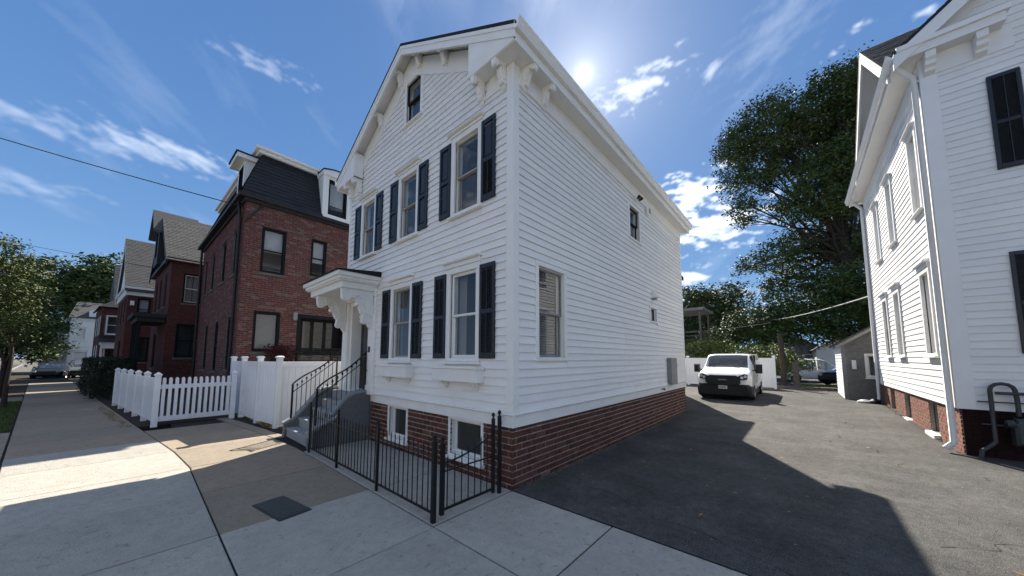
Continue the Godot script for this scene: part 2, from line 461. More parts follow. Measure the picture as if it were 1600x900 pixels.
# A sash window. Local frame: x centred on the opening, y from its bottom, z outwards from the wall plane.
# opts: case (trim width), head (cap height), room depth, cover: none / curtain / blind / shade, dark: opaque pane, frame material
func window(parent: Node3D, inv: Transform3D, T: Transform3D, w: float, h: float, o := {}) -> MeshInstance3D:
	var case: float = o.get("case", 0.10)
	var fm: Material = o.get("frame", M.trim)
	var sm: Material = o.get("sash", fm)
	var proud: float = o.get("proud", 0.035)
	var mb := MB.new()
	var hw := w / 2
	mb.cham(-hw - case, -hw, 0.0, h, -0.02, proud, 0.006); mb.cham(hw, hw + case, 0.0, h, -0.02, proud, 0.006)
	mb.cham(-hw - case, hw + case, h, h + case, -0.02, proud + 0.002, 0.006)
	mb.cham(-hw - case, hw + case, -case * 0.55, 0.0, -0.02, proud + 0.002, 0.006)
	for s in [-1, 1]: mb.box(minf(s * hw, s * (hw - 0.012)), maxf(s * hw, s * (hw - 0.012)), 0, h, -0.14, -0.02)
	mb.box(-hw, hw, h - 0.012, h, -0.14, -0.021); mb.box(-hw, hw, 0, 0.02, -0.14, -0.021)
	var f := inst("window", mb.mesh(), fm, parent, inv * T)
	if o.get("sill", true):
		var s := MB.new()
		s.cham(-hw - case - 0.03, hw + case + 0.03, -case * 0.55 - 0.04, -case * 0.55 - 0.002, 0.0, proud + 0.05, 0.008)
		inst("sill", s.mesh(), o.get("sillmat", fm), f)
	var head: float = o.get("head", 0.0)
	if head > 0.0:
		var s := MB.new()
		s.cham(-hw - case - 0.01, hw + case + 0.01, h + case + 0.002, h + case + head * 0.6, 0.0, proud + 0.02, 0.006)
		s.cham(-hw - case - 0.05, hw + case + 0.05, h + case + head * 0.6, h + case + head, 0.0, proud + 0.075, 0.018)
		inst("head_cap", s.mesh(), fm, f)
	var mid: float = o.get("meet", 0.5) * h
	if o.get("fixed", false): mid = h
	var bar := 0.035
	for k in (1 if o.get("fixed", false) else 2):
		var y0 := 0.02 if k == 0 else mid - 0.015
		var y1 := mid + 0.015 if k == 0 and mid < h else h - 0.012
		var z: float = (-0.085 if k == 0 else -0.055) + o.get("forward", 0.0)
		var s := MB.new()
		var xi := hw - 0.012
		s.cham(-xi, -xi + bar, y0, y1, z - 0.03, z, 0.004); s.cham(xi - bar, xi, y0, y1, z - 0.03, z, 0.004)
		s.cham(-xi + bar, xi - bar, y0, y0 + bar, z - 0.03, z + 0.0005, 0.004); s.cham(-xi + bar, xi - bar, y1 - bar, y1, z - 0.03, z + 0.0005, 0.004)
		for m in range(1, o.get("lights", 1)):
			var xm: float = -xi + 2 * xi * m / o.lights
			s.box(xm - 0.012, xm + 0.012, y0 + bar, y1 - bar, z - 0.025, z - 0.002)
		inst("sash", s.mesh(), sm, f)
		var p := MB.new()
		p.quad(Vector3(-xi + bar - 0.005, y1 - bar + 0.005, z - 0.016), Vector3(xi - bar + 0.005, y1 - bar + 0.005, z - 0.016), Vector3(xi - bar + 0.005, y0 + bar - 0.005, z - 0.016), Vector3(-xi + bar - 0.005, y0 + bar - 0.005, z - 0.016))
		inst("pane", p.mesh(), M.pane, f)
	var cover: String = o.get("cover", "none")
	if not o.get("dark", false):
		var r := MB.new()   # the room seen through the panes: back wall, sides, ceiling and floor
		var dp: float = o.get("room", 2.2)
		var e: float = o.get("room_side", 0.12)
		var x0 := -hw - e; var x1 := hw + e; var yb := -0.3; var yt := h + 0.2; var z0 := -0.15; var z1 := -0.15 - dp
		r.quad(Vector3(x0, yt, z1), Vector3(x1, yt, z1), Vector3(x1, yb, z1), Vector3(x0, yb, z1))
		r.quad(Vector3(x0, yt, z0), Vector3(x0, yt, z1), Vector3(x0, yb, z1), Vector3(x0, yb, z0))
		r.quad(Vector3(x1, yt, z1), Vector3(x1, yt, z0), Vector3(x1, yb, z0), Vector3(x1, yb, z1))
		r.quad(Vector3(x0, yt, z0), Vector3(x1, yt, z0), Vector3(x1, yt, z1), Vector3(x0, yt, z1))
		r.quad(Vector3(x0, yb, z1), Vector3(x1, yb, z1), Vector3(x1, yb, z0), Vector3(x0, yb, z0))
		# closing the ring round the opening
		r.quad(Vector3(x0, yt, z0), Vector3(x0, yb, z0), Vector3(-hw, yb, z0), Vector3(-hw, yt, z0)); r.quad(Vector3(hw, yt, z0), Vector3(hw, yb, z0), Vector3(x1, yb, z0), Vector3(x1, yt, z0))
		r.quad(Vector3(-hw, yt, z0), Vector3(-hw, h, z0), Vector3(hw, h, z0), Vector3(hw, yt, z0)); r.quad(Vector3(-hw, 0, z0), Vector3(-hw, yb, z0), Vector3(hw, yb, z0), Vector3(hw, 0, z0))
		inst("room", r.mesh(), M.room, f)
	if cover == "curtain":
		for side in [[-hw, -hw + w * o.get("drawn", 0.3)], [hw - w * o.get("drawn2", 0.12), hw]]:
			var k := MB.new()
			var nfold := 7
			for i in nfold * 2:
				var xa := lerpf(side[0], side[1], float(i) / (nfold * 2)); var xb := lerpf(side[0], side[1], float(i + 1) / (nfold * 2))
				var za := -0.19 - 0.018 * (i % 2); var zb := -0.19 - 0.018 * ((i + 1) % 2)
				k.quad(Vector3(xa, h, za), Vector3(xb, h, zb), Vector3(xb, 0.03, zb), Vector3(xa, 0.03, za))
			inst("curtain", k.mesh(), M.curtain, f)
	elif cover == "blind":
		var k := MB.new()
		var y := 0.05
		while y < h - 0.02:
			k.T = Transform3D(Basis(Vector3.RIGHT, 0.75), Vector3(0, y, -0.17))
			k.box(-hw + 0.02, hw - 0.02, -0.0009, 0.0009, -0.024, 0.024)
			y += 0.042
		var b := inst("blind", k.mesh(), M.blind, f)
		b.set_meta("label", "grey venetian blind of thin slats, let down")
	elif cover == "shade":
		var k := MB.new()
		k.box(-hw + 0.015, hw - 0.015, h * o.get("shade_to", 0.45), h, -0.165, -0.16)
		inst("roller_shade", k.mesh(), M.drawn_shade, f)
	return f

func shutter(parent: Node3D, inv: Transform3D, T: Transform3D, w: float, h: float, louvres: Vector2) -> void:
	# stiles and rails with louvres between; louvres.x / .y: upper / lower field louvred (1) or panelled (0)
	var key := "shutter_%.2f_%.2f_%s" % [w, h, louvres]
	if not cache.has(key):
		var mb := MB.new()
		var s := 0.05
		mb.cham(0, s, 0, h, 0, 0.032, 0.004); mb.cham(w - s, w, 0, h, 0, 0.032, 0.004)
		for y in [[0.0, 0.09], [h * 0.49 - 0.035, h * 0.49 + 0.035], [h - 0.075, h]]: mb.cham(s, w - s, y[0], y[1], 0.001, 0.031, 0.004)
		mb.box(s, w - s, 0.05, h - 0.05, 0.001, 0.006)
		var lv := MB.new()
		for k in 2:
			var y0 := 0.09 if k == 0 else h * 0.49 + 0.035
			var y1 := h * 0.49 - 0.035 if k == 0 else h - 0.075
			if (louvres.y if k == 0 else louvres.x) > 0.5:
				var y := y0 + 0.012
				while y < y1 - 0.01:
					lv.T = Transform3D(Basis(Vector3.RIGHT, 0.7), Vector3(0, y, 0.017))
					lv.box(s, w - s, -0.003, 0.003, -0.014, 0.014)
					y += 0.030
				lv.T = Transform3D()
				lv.box(w / 2 - 0.006, w / 2 + 0.006, y0, y1, 0.024, 0.034)
			else:
				mb.cham(s + 0.03, w - s - 0.03, y0 + 0.03, y1 - 0.03, 0.002, 0.020, 0.012)
		cache[key] = [mb.mesh(), null if lv.v.is_empty() else lv.mesh()]
	var f := inst("shutter", cache[key][0], M.shutter, parent, inv * T)
	if cache[key][1]:
		var l := inst("louvres", cache[key][1], M.shutter, f)
		l.set_meta("kind", "stuff")

func scroll(depth: float, height: float) -> PackedVector2Array:   # a sawn scroll bracket seen from its side: x outwards, y up, (0, 0) at the top on the wall
	var p := PackedVector2Array([Vector2(0, 0), Vector2(depth, 0), Vector2(depth, -0.10 * height)])
	# outer drop
	for k in 7:
		var a := -0.2 + k * 0.5
		p.append(Vector2(depth * 0.86 + 0.13 * depth * cos(a), -0.22 * height - 0.10 * height * sin(a)))
	p.append(Vector2(depth * 0.60, -0.20 * height))
	# the belly, then a smaller scroll at the foot
	for k in 6:
		var t := k / 5.0
		p.append(Vector2(lerpf(depth * 0.56, depth * 0.30, t), -height * lerpf(0.28, 0.62, t) + 0.05 * height * sin(t * PI * 2)))
	for k in 6:
		var a := -0.6 + k * 0.55
		p.append(Vector2(depth * 0.20 + 0.14 * depth * cos(a), -0.78 * height - 0.09 * height * sin(a)))
	p.append(Vector2(depth * 0.10, -height * 0.9))
	p.append(Vector2(0, -height))
	return p

func bracket(parent: Node3D, inv: Transform3D, T: Transform3D, depth: float, height: float, thick: float) -> void:   # T: x along the wall, z outwards, origin at its top centre on the wall
	var key := "bracket_%.2f_%.2f" % [depth, height]
	if not cache.has(key):
		var mb := MB.new()
		mb.T = Transform3D(Basis(Vector3(0, 0, 1), Vector3.UP, Vector3(-1, 0, 0)), Vector3.ZERO)
		mb.prism(scroll(depth, height), -thick / 2, thick / 2)
		mb.prism(scroll(depth * 0.82, height * 0.80), -thick / 2 - 0.014, thick / 2 + 0.014)
		cache[key] = mb.mesh()
	inst("bracket", cache[key], M.trim, parent, inv * T)

# ------------------------------------------------------------------ the white house
const PITCH := 0.572
const RIDGE_X := -5.973
const RIDGE_Y := 8.42
func roof_y(x: float) -> float: return RIDGE_Y - PITCH * absf(x - RIDGE_X)

func white_house() -> void:
	var t := thing("clapboard_house", "white two-storey clapboard house with dark shutters and bracketed gable beside the driveway", "house", Vector3(RIDGE_X, 0, -8))
	var inv := t.transform.affine_inverse()
	var TF := wall_z(ZF); var TS := wall_px(XS)
	var sk0 := 0.833; var sk1 := 1.033
	# openings: [centre x, bottom, width, height]
	var up := []
	for cx in [-4.12, -5.95, -7.75]: up.append([cx, 4.315, 0.60, 1.31])
	var dn := []
	for cx in [-4.16, -6.10]: dn.append([cx, 1.80, 0.66, 1.44])
	var attic := [-5.88, 6.84, 0.54, 0.92]
	var fh := []; var fo := []   # casing outlines (where boards stop) and openings
	for w in up + dn:
		fo.append(Rect2(w[0] - w[2] / 2, w[1], w[2], w[3]))
		fh.append(Rect2(w[0] - w[2] / 2 - 0.10, w[1] - 0.10, w[2] + 0.20, w[3] + 0.20))
	fo.append(Rect2(attic[0] - attic[2] / 2, attic[1], attic[2], attic[3]))
	fh.append(Rect2(attic[0] - attic[2] / 2 - 0.08, attic[1] - 0.08, attic[2] + 0.16, attic[3] + 0.16))
	var door := Rect2(-8.60, 1.0, 1.16, 2.20)
	fo.append(door)
	fh.append(Rect2(-8.88, 1.033, 1.74, 2.42))
	# front wall and gable
	var fz := 0.42   # depth of the raking frieze
	var crest := 8.0
	var slope_in := func(y: float) -> float: return (RIDGE_Y - 0.12 - y) / PITCH
	var out_f := [[sk0, XL, XS], [6.30, XL, XS], [6.45, RIDGE_X - slope_in.call(6.45), RIDGE_X + slope_in.call(6.45)], [8.2, RIDGE_X - slope_in.call(8.2), RIDGE_X + slope_in.call(8.2)]]
	wpart(t, "front_wall", backing(out_f, fo, TF), M.trim)
	var cb := 0.115   # corner boards
	var fr := func(y: float) -> float: return (RIDGE_Y - 0.12 - fz - y) / PITCH
	var out_b := [[sk1, XL + cb, XS - cb], [6.02, XL + cb, XS - cb], [6.40, RIDGE_X - fr.call(6.40), RIDGE_X + fr.call(6.40)], [7.80, RIDGE_X - fr.call(7.80), RIDGE_X + fr.call(7.80)]]
	var boards := [M.clapboard_a, M.clapboard_b, M.clapboard_c]
	clapboards(t, inv, out_b, fh, TF, 0.1225, boards)
	# side wall
	var sw := [[4.45, 1.80, 0.74, 1.47], [8.24, 4.86, 0.66, 0.83], [9.46, 2.84, 0.46, 0.36]]
	var sh := []; var so := []
	for w in sw:
		var k := 0.08
		so.append(Rect2(w[0] - w[2] / 2, w[1], w[2], w[3]))
		sh.append(Rect2(w[0] - w[2] / 2 - k, w[1] - k, w[2] + 2 * k, w[3] + 2 * k))
	wpart(t, "side_wall", backing([[sk0, -ZF, -ZB], [6.40, -ZF, -ZB]], so, TS), M.trim)
	clapboards(t, inv, [[sk1, -ZF + cb, -ZB - cb], [6.04, -ZF + cb, -ZB - cb]], sh, TS, 0.1225, boards)
	# far side and rear, plain
	var mb := MB.new()
	mb.box(XL, XL + 0.12, 0, 6.4, ZB, ZF - 0.13)
	wpart(t, "side_wall", mb, M.clapboard_a)
	mb = MB.new()
	mb.T = Transform3D(Basis(), Vector3(0, 0, ZB))
	mb.prism(PackedVector2Array([Vector2(XL + 0.13, 0), Vector2(XS - 0.13, 0), Vector2(XS - 0.13, 6.4), Vector2(RIDGE_X, RIDGE_Y - 0.2), Vector2(XL + 0.13, 6.4)]), 0.0, 0.12)
	wpart(t, "rear_wall", mb, M.clapboard_a)
	# skirt board with its drip mould
	mb = MB.new()
	mb.T = TF; mb.cham(-7.14, XS + 0.028, sk0, sk1 - 0.035, 0.0, 0.028, 0.004); mb.cham(-7.14, XS + 0.06, sk1 - 0.035, sk1 - 0.001, 0.0, 0.06, 0.012)
	mb.T = TS; mb.cham(-ZF, -ZB, sk0, sk1 - 0.035, 0.0, 0.0275, 0.004); mb.cham(-ZF, -ZB, sk1 - 0.035, sk1 - 0.0015, 0.0, 0.0595, 0.012)
	wpart(t, "skirt_board", mb, M.trim)
	# corner boards
	for c in [[TF, XS - cb, XS + 0.0275], [TS, -ZF, -ZF + cb], [TS, -ZB - cb, -ZB], [TF, XL, XL + cb]]:
		mb = MB.new()
		mb.T = c[0]; mb.cham(c[1], c[2], sk1, 6.33, 0.0, 0.028 if c[0] == TF else 0.027, 0.004)
		wpart(t, "corner_board", mb, M.trim)
	# friezes: level under the eaves, raking under the gable
	mb = MB.new()
	mb.T = TS; mb.cham(-ZF + cb, -ZB - cb, 6.04, 6.33, 0.0, 0.030, 0.004); mb.box(-ZF + cb, -ZB - cb, 6.012, 6.042, 0.0, 0.045)
	wpart(t, "frieze", mb, M.trim)
	mb = MB.new()
	mb.T = TF
	for s in [-1, 1]:
		var x_in: float = 0.0; var x_out: float = 2.9075
		var top_in := RIDGE_Y - 0.13; var top_out := RIDGE_Y - 0.13 - PITCH * 2.792
		var pl := PackedVector2Array([Vector2(RIDGE_X, top_in), Vector2(RIDGE_X + s * 2.792, top_out), Vector2(RIDGE_X + s * 2.792, 6.02), Vector2(RIDGE_X + s * 2.30, 6.02), Vector2(RIDGE_X + s * fr.call(6.45), 6.45), Vector2(RIDGE_X + s * fr.call(7.80), 7.80), Vector2(RIDGE_X, 7.80)])
		mb.prism(pl, 0.0, 0.030 + 0.0005 * s)
	wpart(t, "gable_frieze", mb, M.trim)
	# roof: boards and shingles as one slab a side, white rake boards, soffits, gutter
	var zf := ZF + 0.30; var zb := ZB - 0.30
	for s in [-1, 1]:
		var xe: float = RIDGE_X + s * 3.20
		mb = MB.new()
		var ye := roof_y(xe)
		var a := [Vector3(RIDGE_X, RIDGE_Y, zb), Vector3(xe, ye, zb), Vector3(xe, ye, zf), Vector3(RIDGE_X, RIDGE_Y, zf)]
		var dn_ := Vector3(0, -0.055, 0)
		if s > 0: mb.hex([a[0] + dn_, a[1] + dn_, a[2] + dn_, a[3] + dn_, a[0], a[1], a[2], a[3]])
		else: mb.hex([a[1] + dn_, a[0] + dn_, a[3] + dn_, a[2] + dn_, a[1], a[0], a[3], a[2]])
		wpart(t, "roof", mb, M.black_roof)
		# raking soffit and rake board
		mb = MB.new()
		for q in [[-0.060, -0.085, ZF - 0.1, zf - 0.055], [-0.062, -0.250, zf - 0.055, zf - 0.015], [-0.060, -0.125, zf - 0.015, zf - 0.003]]:
			var p0 := Vector3(RIDGE_X, RIDGE_Y + q[0], q[2]); var p1 := Vector3(xe - s * 0.01, ye + q[0] + PITCH * 0.01, q[2])
			var d := Vector3(0, q[1] - q[0], 0); var k := Vector3(0, 0, q[3] - q[2])
			if s > 0: mb.hex([p0 + d, p1 + d, p1 + d + k, p0 + d + k, p0, p1, p1 + k, p0 + k])
			else: mb.hex([p1 + d, p0 + d, p0 + d + k, p1 + d + k, p1, p0, p0 + k, p1 + k])
		wpart(t, "rake_board", mb, M.trim)
		# eave return: the boxed corner
		mb = MB.new()
		mb.T = Transform3D(Basis(), Vector3(0, 0, ZF))
		var xo: float = RIDGE_X + s * 3.185
		var xi: float = RIDGE_X + s * 2.17
		var pl := PackedVector2Array([Vector2(xo, 6.33), Vector2(xo, roof_y(xo) - 0.12), Vector2(xi, roof_y(xi) - 0.20), Vector2(xi, 6.33)])
		mb.prism(pl, 0.032, 0.272)
		mb.box(minf(xo, xi), maxf(xo, xi), 6.318, 6.36, 0.032, 0.262)
		wpart(t, "eave_return", mb, M.trim)
		# boxed eave with fascia
		mb = MB.new()
		var xw := XS if s > 0 else XL
		mb.box(minf(xw, xo), maxf(xw, xo), 6.325, 6.350, zb + 0.02, ZF + 0.03)
		var fa: float = xo - s * 0.03
		mb.box(minf(fa, xo + s * 0.003), maxf(fa, xo + s * 0.003), 6.30, 6.55, zb + 0.02, zf - 0.028)
		wpart(t, "eave_box", mb, M.trim)
		# gutter with a moulded front
		mb = MB.new()
		mb.T = Transform3D(Basis(), Vector3(xo + s * 0.004, 0, 0))
		var gp := PackedVector2Array([Vector2(0, 6.44), Vector2(s * 0.06, 6.44), Vector2(s * 0.085, 6.49), Vector2(s * 0.075, 6.53), Vector2(s * 0.105, 6.575), Vector2(s * 0.105, 6.60), Vector2(s * 0.098, 6.60), Vector2(s * 0.098, 6.58), Vector2(s * 0.01, 6.46), Vector2(0.0, 6.60)])
		mb.prism(gp, zb, zf + 0.005)
		wpart(t, "gutter", mb, M.trim)
	# brackets
	for s in [-1, 1]:
		for k in [2.74, 2.26]:
			bracket(t, inv, Transform3D(Basis(), Vector3(RIDGE_X + s * k, 6.318, ZF + 0.032)), 0.235, 0.36, 0.09)
		for k in [0.36, 1.25]:
			bracket(t, inv, Transform3D(Basis(), Vector3(RIDGE_X + s * k, RIDGE_Y - PITCH * k - 0.115, ZF + 0.032)), 0.215, 0.34, 0.09)
	for z in [-3.72, -4.22]: bracket(t, inv, wall_px(XS + 0.031) * Transform3D(Basis(), Vector3(-z, 6.322, 0)), 0.235, 0.33, 0.09)
	# brick foundation, its window openings
	var bw := [Rect2(-6.50, 0.20, 0.66, 0.60), Rect2(-4.46, 0.235, 0.74, 0.56)]
	wpart(t, "foundation", backing([[-0.05, XL + 0.05, XS - 0.02], [sk0, XL + 0.05, XS - 0.02]], bw, wall_z(ZF - 0.02)), M.mortar)
	wpart(t, "foundation", backing([[-0.05, -ZF + 0.02, -ZB], [sk0, -ZF + 0.02, -ZB]], [], wall_px(XS - 0.02)), M.mortar)
	bricks(t, inv, [[-0.03, -7.33, XS - 0.006], [sk0, -7.33, XS - 0.006]], bw, wall_z(ZF - 0.02), 0, Vector2(-4.9, -2.0), 0.212, 0.0715, 0.0185)
	bricks(t, inv, [[-0.03, -ZF + 0.006, -ZB], [sk0, -ZF + 0.006, -ZB]], [], wall_px(XS - 0.02), 0, Vector2(3.4, 7.0), 0.212, 0.0715, 0.0185)
	for w in bw:
		window(t, inv, wall_z(ZF - 0.02) * Transform3D(Basis(), Vector3(w.get_center().x, w.position.y, 0)), w.size.x, w.size.y, {"case": 0.055, "fixed": true, "lights": 1, "proud": 0.02, "room": 2.6, "sill": true})
	# windows on the front
	var covers := [["curtain", 0.0, 0.0], ["none", 0, 0], ["none", 0, 0]]
	for i in 3:
		var w = up[i]
		window(t, inv, TF * Transform3D(Basis(), Vector3(w[0], w[1], 0)), w[2], w[3], {"head": 0.08, "room": 3.2, "cover": "none", "sash": M.sash_tan, "forward": 0.035})
		for s in [-1, 1]:
			var x: float = w[0] + (w[2] / 2 + 0.105 if s > 0 else -w[2] / 2 - 0.105 - 0.31)
			shutter(t, inv, TF * Transform3D(Basis(), Vector3(x, 4.30, 0.022)), 0.31, 1.36, Vector2(0, 1) if i == 0 and s > 0 else Vector2(0, 0))
	for i in 2:
		var w = dn[i]
		window(t, inv, TF * Transform3D(Basis(), Vector3(w[0], w[1], 0)), w[2], w[3], {"head": 0.13, "room": 3.2, "cover": "curtain", "drawn": 0.30 if i == 0 else 0.06, "drawn2": 0.04, "sash": M.sash_tan if i == 1 else M.trim, "forward": 0.035})
		for s in [-1, 1]:
			var x: float = w[0] + (w[2] / 2 + 0.105 if s > 0 else -w[2] / 2 - 0.105 - 0.33)
			shutter(t, inv, TF * Transform3D(Basis(), Vector3(x, 1.795, 0.022)), 0.33, 1.475, Vector2(1, 1))
		# planter box on two little brackets
		mb = MB.new()
		mb.T = TF
		var px: float = w[0] - 0.02
		mb.cham(px - 0.55, px + 0.55, 1.43, 1.66, 0.02, 0.20, 0.008); mb.cham(px - 0.57, px + 0.57, 1.63, 1.675, 0.02, 0.22, 0.008)
		var pb := wpart(t, "planter_box", mb, M.trim)
		for s in [-0.36, 0.40]:
			bracket(pb, Transform3D(), TF * Transform3D(Basis(), Vector3(px + s, 1.43, 0.022)), 0.14, 0.14, 0.05)
	window(t, inv, TF * Transform3D(Basis(), Vector3(attic[0], attic[1], 0)), attic[2], attic[3], {"case": 0.08, "room": 2.6, "sash": M.dark_frame, "forward": 0.045, "proud": 0.02})
	# windows on the side
	window(t, inv, TS * Transform3D(Basis(), Vector3(sw[0][0], sw[0][1], 0)), sw[0][2], sw[0][3], {"case": 0.08, "room": 0.28, "cover": "blind", "sash": M.metal_grey, "sill": false, "forward": 0.03})
	window(t, inv, TS * Transform3D(Basis(), Vector3(sw[1][0], sw[1][1], 0)), sw[1][2], sw[1][3], {"case": 0.08, "room": 1.5, "sash": M.dark_frame, "sill": false, "forward": 0.03})
	window(t, inv, TS * Transform3D(Basis(), Vector3(sw[2][0], sw[2][1], 0)), sw[2][2], sw[2][3], {"case": 0.08, "fixed": true, "room": 1.0, "sill": false, "sash": M.dark_frame, "forward": 0.045})
	entry(t, inv, TF)
	# the rear wing, behind the house; its corner throws the second shadow on the driveway
	mb = MB.new()
	mb.box(XL + 0.6, -4.25, 0.0, 5.55, -16.9, ZB - 0.35)
	var wing := wpart(t, "rear_wing", mb, M.clapboard_b)
	mb = MB.new()
	mb.box(XL + 0.35, -4.05, 5.56, 5.74, -17.1, ZB - 0.34)
	inst("wing_roof", mb.mesh(), M.black_roof, wing)

func entry(t: Node3D, inv: Transform3D, TF: Transform3D) -> void:
	# surround: pilasters, head, panelled reveal
	var mb := MB.new()
	mb.T = TF
	for x in [[-8.88, -8.60], [-7.44, -7.14]]:
		mb.cham(x[0], x[1], 1.035, 3.20, 0.0, 0.075, 0.012)
		mb.cham(x[0] - 0.01, x[1] + 0.01, 1.035, 1.20, 0.0, 0.10, 0.012)
		mb.cham(x[0] + 0.07, x[1] - 0.07, 1.30, 3.0, 0.075, 0.088, 0.008)
	mb.cham(-8.88, -7.14, 3.201, 3.36, 0.0, 0.09, 0.012)
	mb.box(-8.6, -8.50, 1.0, 3.2, -0.34, -0.001); mb.box(-7.55, -7.44, 1.0, 3.2, -0.34, -0.001)
	mb.box(-8.50, -7.55, 3.1, 3.2, -0.34, -0.001)
	mb.cham(-8.50, -7.55, 2.82, 2.90, -0.34, -0.16, 0.01)
	mb.cham(-8.90, -7.12, 0.99, 1.034, -0.30, 0.10, 0.012)
	wpart(t, "door_surround", mb, M.trim)
	# transom
	mb = MB.new()
	mb.T = TF
	mb.quad(Vector3(-8.50, 3.1, -0.25), Vector3(-7.55, 3.1, -0.25), Vector3(-7.55, 2.90, -0.25), Vector3(-8.50, 2.90, -0.25))
	wpart(t, "transom_pane", mb, M.pane)
	# door leaf: stiles, rails, two tall panes above panels
	mb = MB.new()
	mb.T = TF
	var z := -0.24
	mb.box(-8.50, -7.55, 1.035, 1.82, z - 0.05, z - 0.02)
	for x in [[-8.50, -8.39], [-8.08, -7.97], [-7.66, -7.55]]: mb.cham(x[0], x[1], 1.035, 2.82, z - 0.02, z, 0.006)
	for y in [[1.035, 1.25], [1.70, 1.82], [2.70, 2.82]]: mb.cham(-8.50, -7.55, y[0], y[1], z - 0.02, z + 0.001, 0.006)
	for x in [[-8.37, -8.10], [-7.95, -7.68]]: mb.cham(x[0], x[1], 1.27, 1.68, z - 0.02, z - 0.004, 0.02)
	var d := wpart(t, "front_door", mb, M.door_paint)
	for x in [[-8.39, -8.08], [-7.97, -7.66]]:
		mb = MB.new()
		mb.T = TF
		mb.quad(Vector3(x[0], 2.70, z - 0.012), Vector3(x[1], 2.70, z - 0.012), Vector3(x[1], 1.82, z - 0.012), Vector3(x[0], 1.82, z - 0.012))
		inst("pane", mb.mesh(), M.pane, d)
	mb = MB.new()
	mb.T = TF
	mb.tube([Vector3(-7.60, 1.72, z), Vector3(-7.60, 1.72, z + 0.06), Vector3(-7.60, 1.90, z + 0.06), Vector3(-7.60, 1.90, z)], 0.012, 0.012, 6)
	mb.lathe(Vector3(-7.60, 1.98, z), [[0.0, -0.03], [0.03, -0.01], [0.03, 0.01], [0.0, 0.03]], 8)
	inst("door_handle", mb.mesh(), M.black_iron, d)
	# doorbell and letter slot on the pilaster
	mb = MB.new()
	mb.T = TF
	mb.cham(-7.33, -7.27, 1.93, 2.06, 0.088, 0.112, 0.006)
	wpart(t, "doorbell", mb, M.black_iron)
	mb = MB.new()
	mb.T = TF
	mb.tube([Vector3(-7.36, 1.52, 0.09), Vector3(-7.36, 1.52, 0.16), Vector3(-7.36, 1.72, 0.16), Vector3(-7.36, 1.72, 0.09)], 0.012, 0.012, 6)
	wpart(t, "grab_handle", mb, M.black_iron)
	# hood: stepped cornice, flat soffit, thin black roof, two long scroll brackets
	mb = MB.new()
	var zo := -2.56
	for s in [[0.0, 3.53, 3.615], [0.045, 3.465, 3.53], [0.075, 3.435, 3.465], [0.14, 3.30, 3.435]]:
		mb.T = Transform3D()
		mb.box(-9.22 + s[0], -7.02 - s[0], s[1], s[2], ZF + 0.02, zo - s[0])
	# sloped cyma between the steps
	var lo := 3.52; var hi := 3.61
	for k in 5:
		var e := 0.012 * k
		mb.box(-9.22 - 0.0 + 0.05 - e, -7.02 - 0.05 + e, lo + k * 0.018, lo + k * 0.018 + 0.0175, ZF + 0.02, zo - 0.05 + e)
	var hood := wpart(t, "entry_hood", mb, M.trim)
	mb = MB.new()
	var r := [Vector3(-9.25, 3.616, ZF + 0.02), Vector3(-6.99, 3.616, ZF + 0.02), Vector3(-6.99, 3.616, zo + 0.03), Vector3(-9.25, 3.616, zo + 0.03)]
	mb.hex([r[0], r[1], r[2], r[3], r[0] + Vector3(0, 0.12, 0), r[1] + Vector3(0, 0.12, 0), r[2] + Vector3(0, 0.025, 0), r[3] + Vector3(0, 0.025, 0)])
	inst("hood_roof", mb.mesh(), M.black_roof, hood)
	for x in [-8.74, -7.29]:
		mb = MB.new()
		mb.T = Transform3D(Basis(Vector3(0, 0, 1), Vector3.UP, Vector3(-1, 0, 0)), Vector3(x, 3.30, ZF + 0.09))
		mb.prism(scroll(0.66, 0.86), -0.055, 0.055)
		mb.prism(scroll(0.50, 0.62), -0.085, 0.085)
		# a drop ball and rosettes
		mb.T = Transform3D(Basis(Vector3(0, 0, -1), PI / 2), Vector3(x, 2.99, ZF + 0.42))
		mb.lathe(Vector3(0, -0.07, 0), [[0.0, 0.0], [0.05, 0.02], [0.05, 0.12], [0.0, 0.14]], 10)
		inst("hood_bracket", mb.mesh(), M.trim, hood)

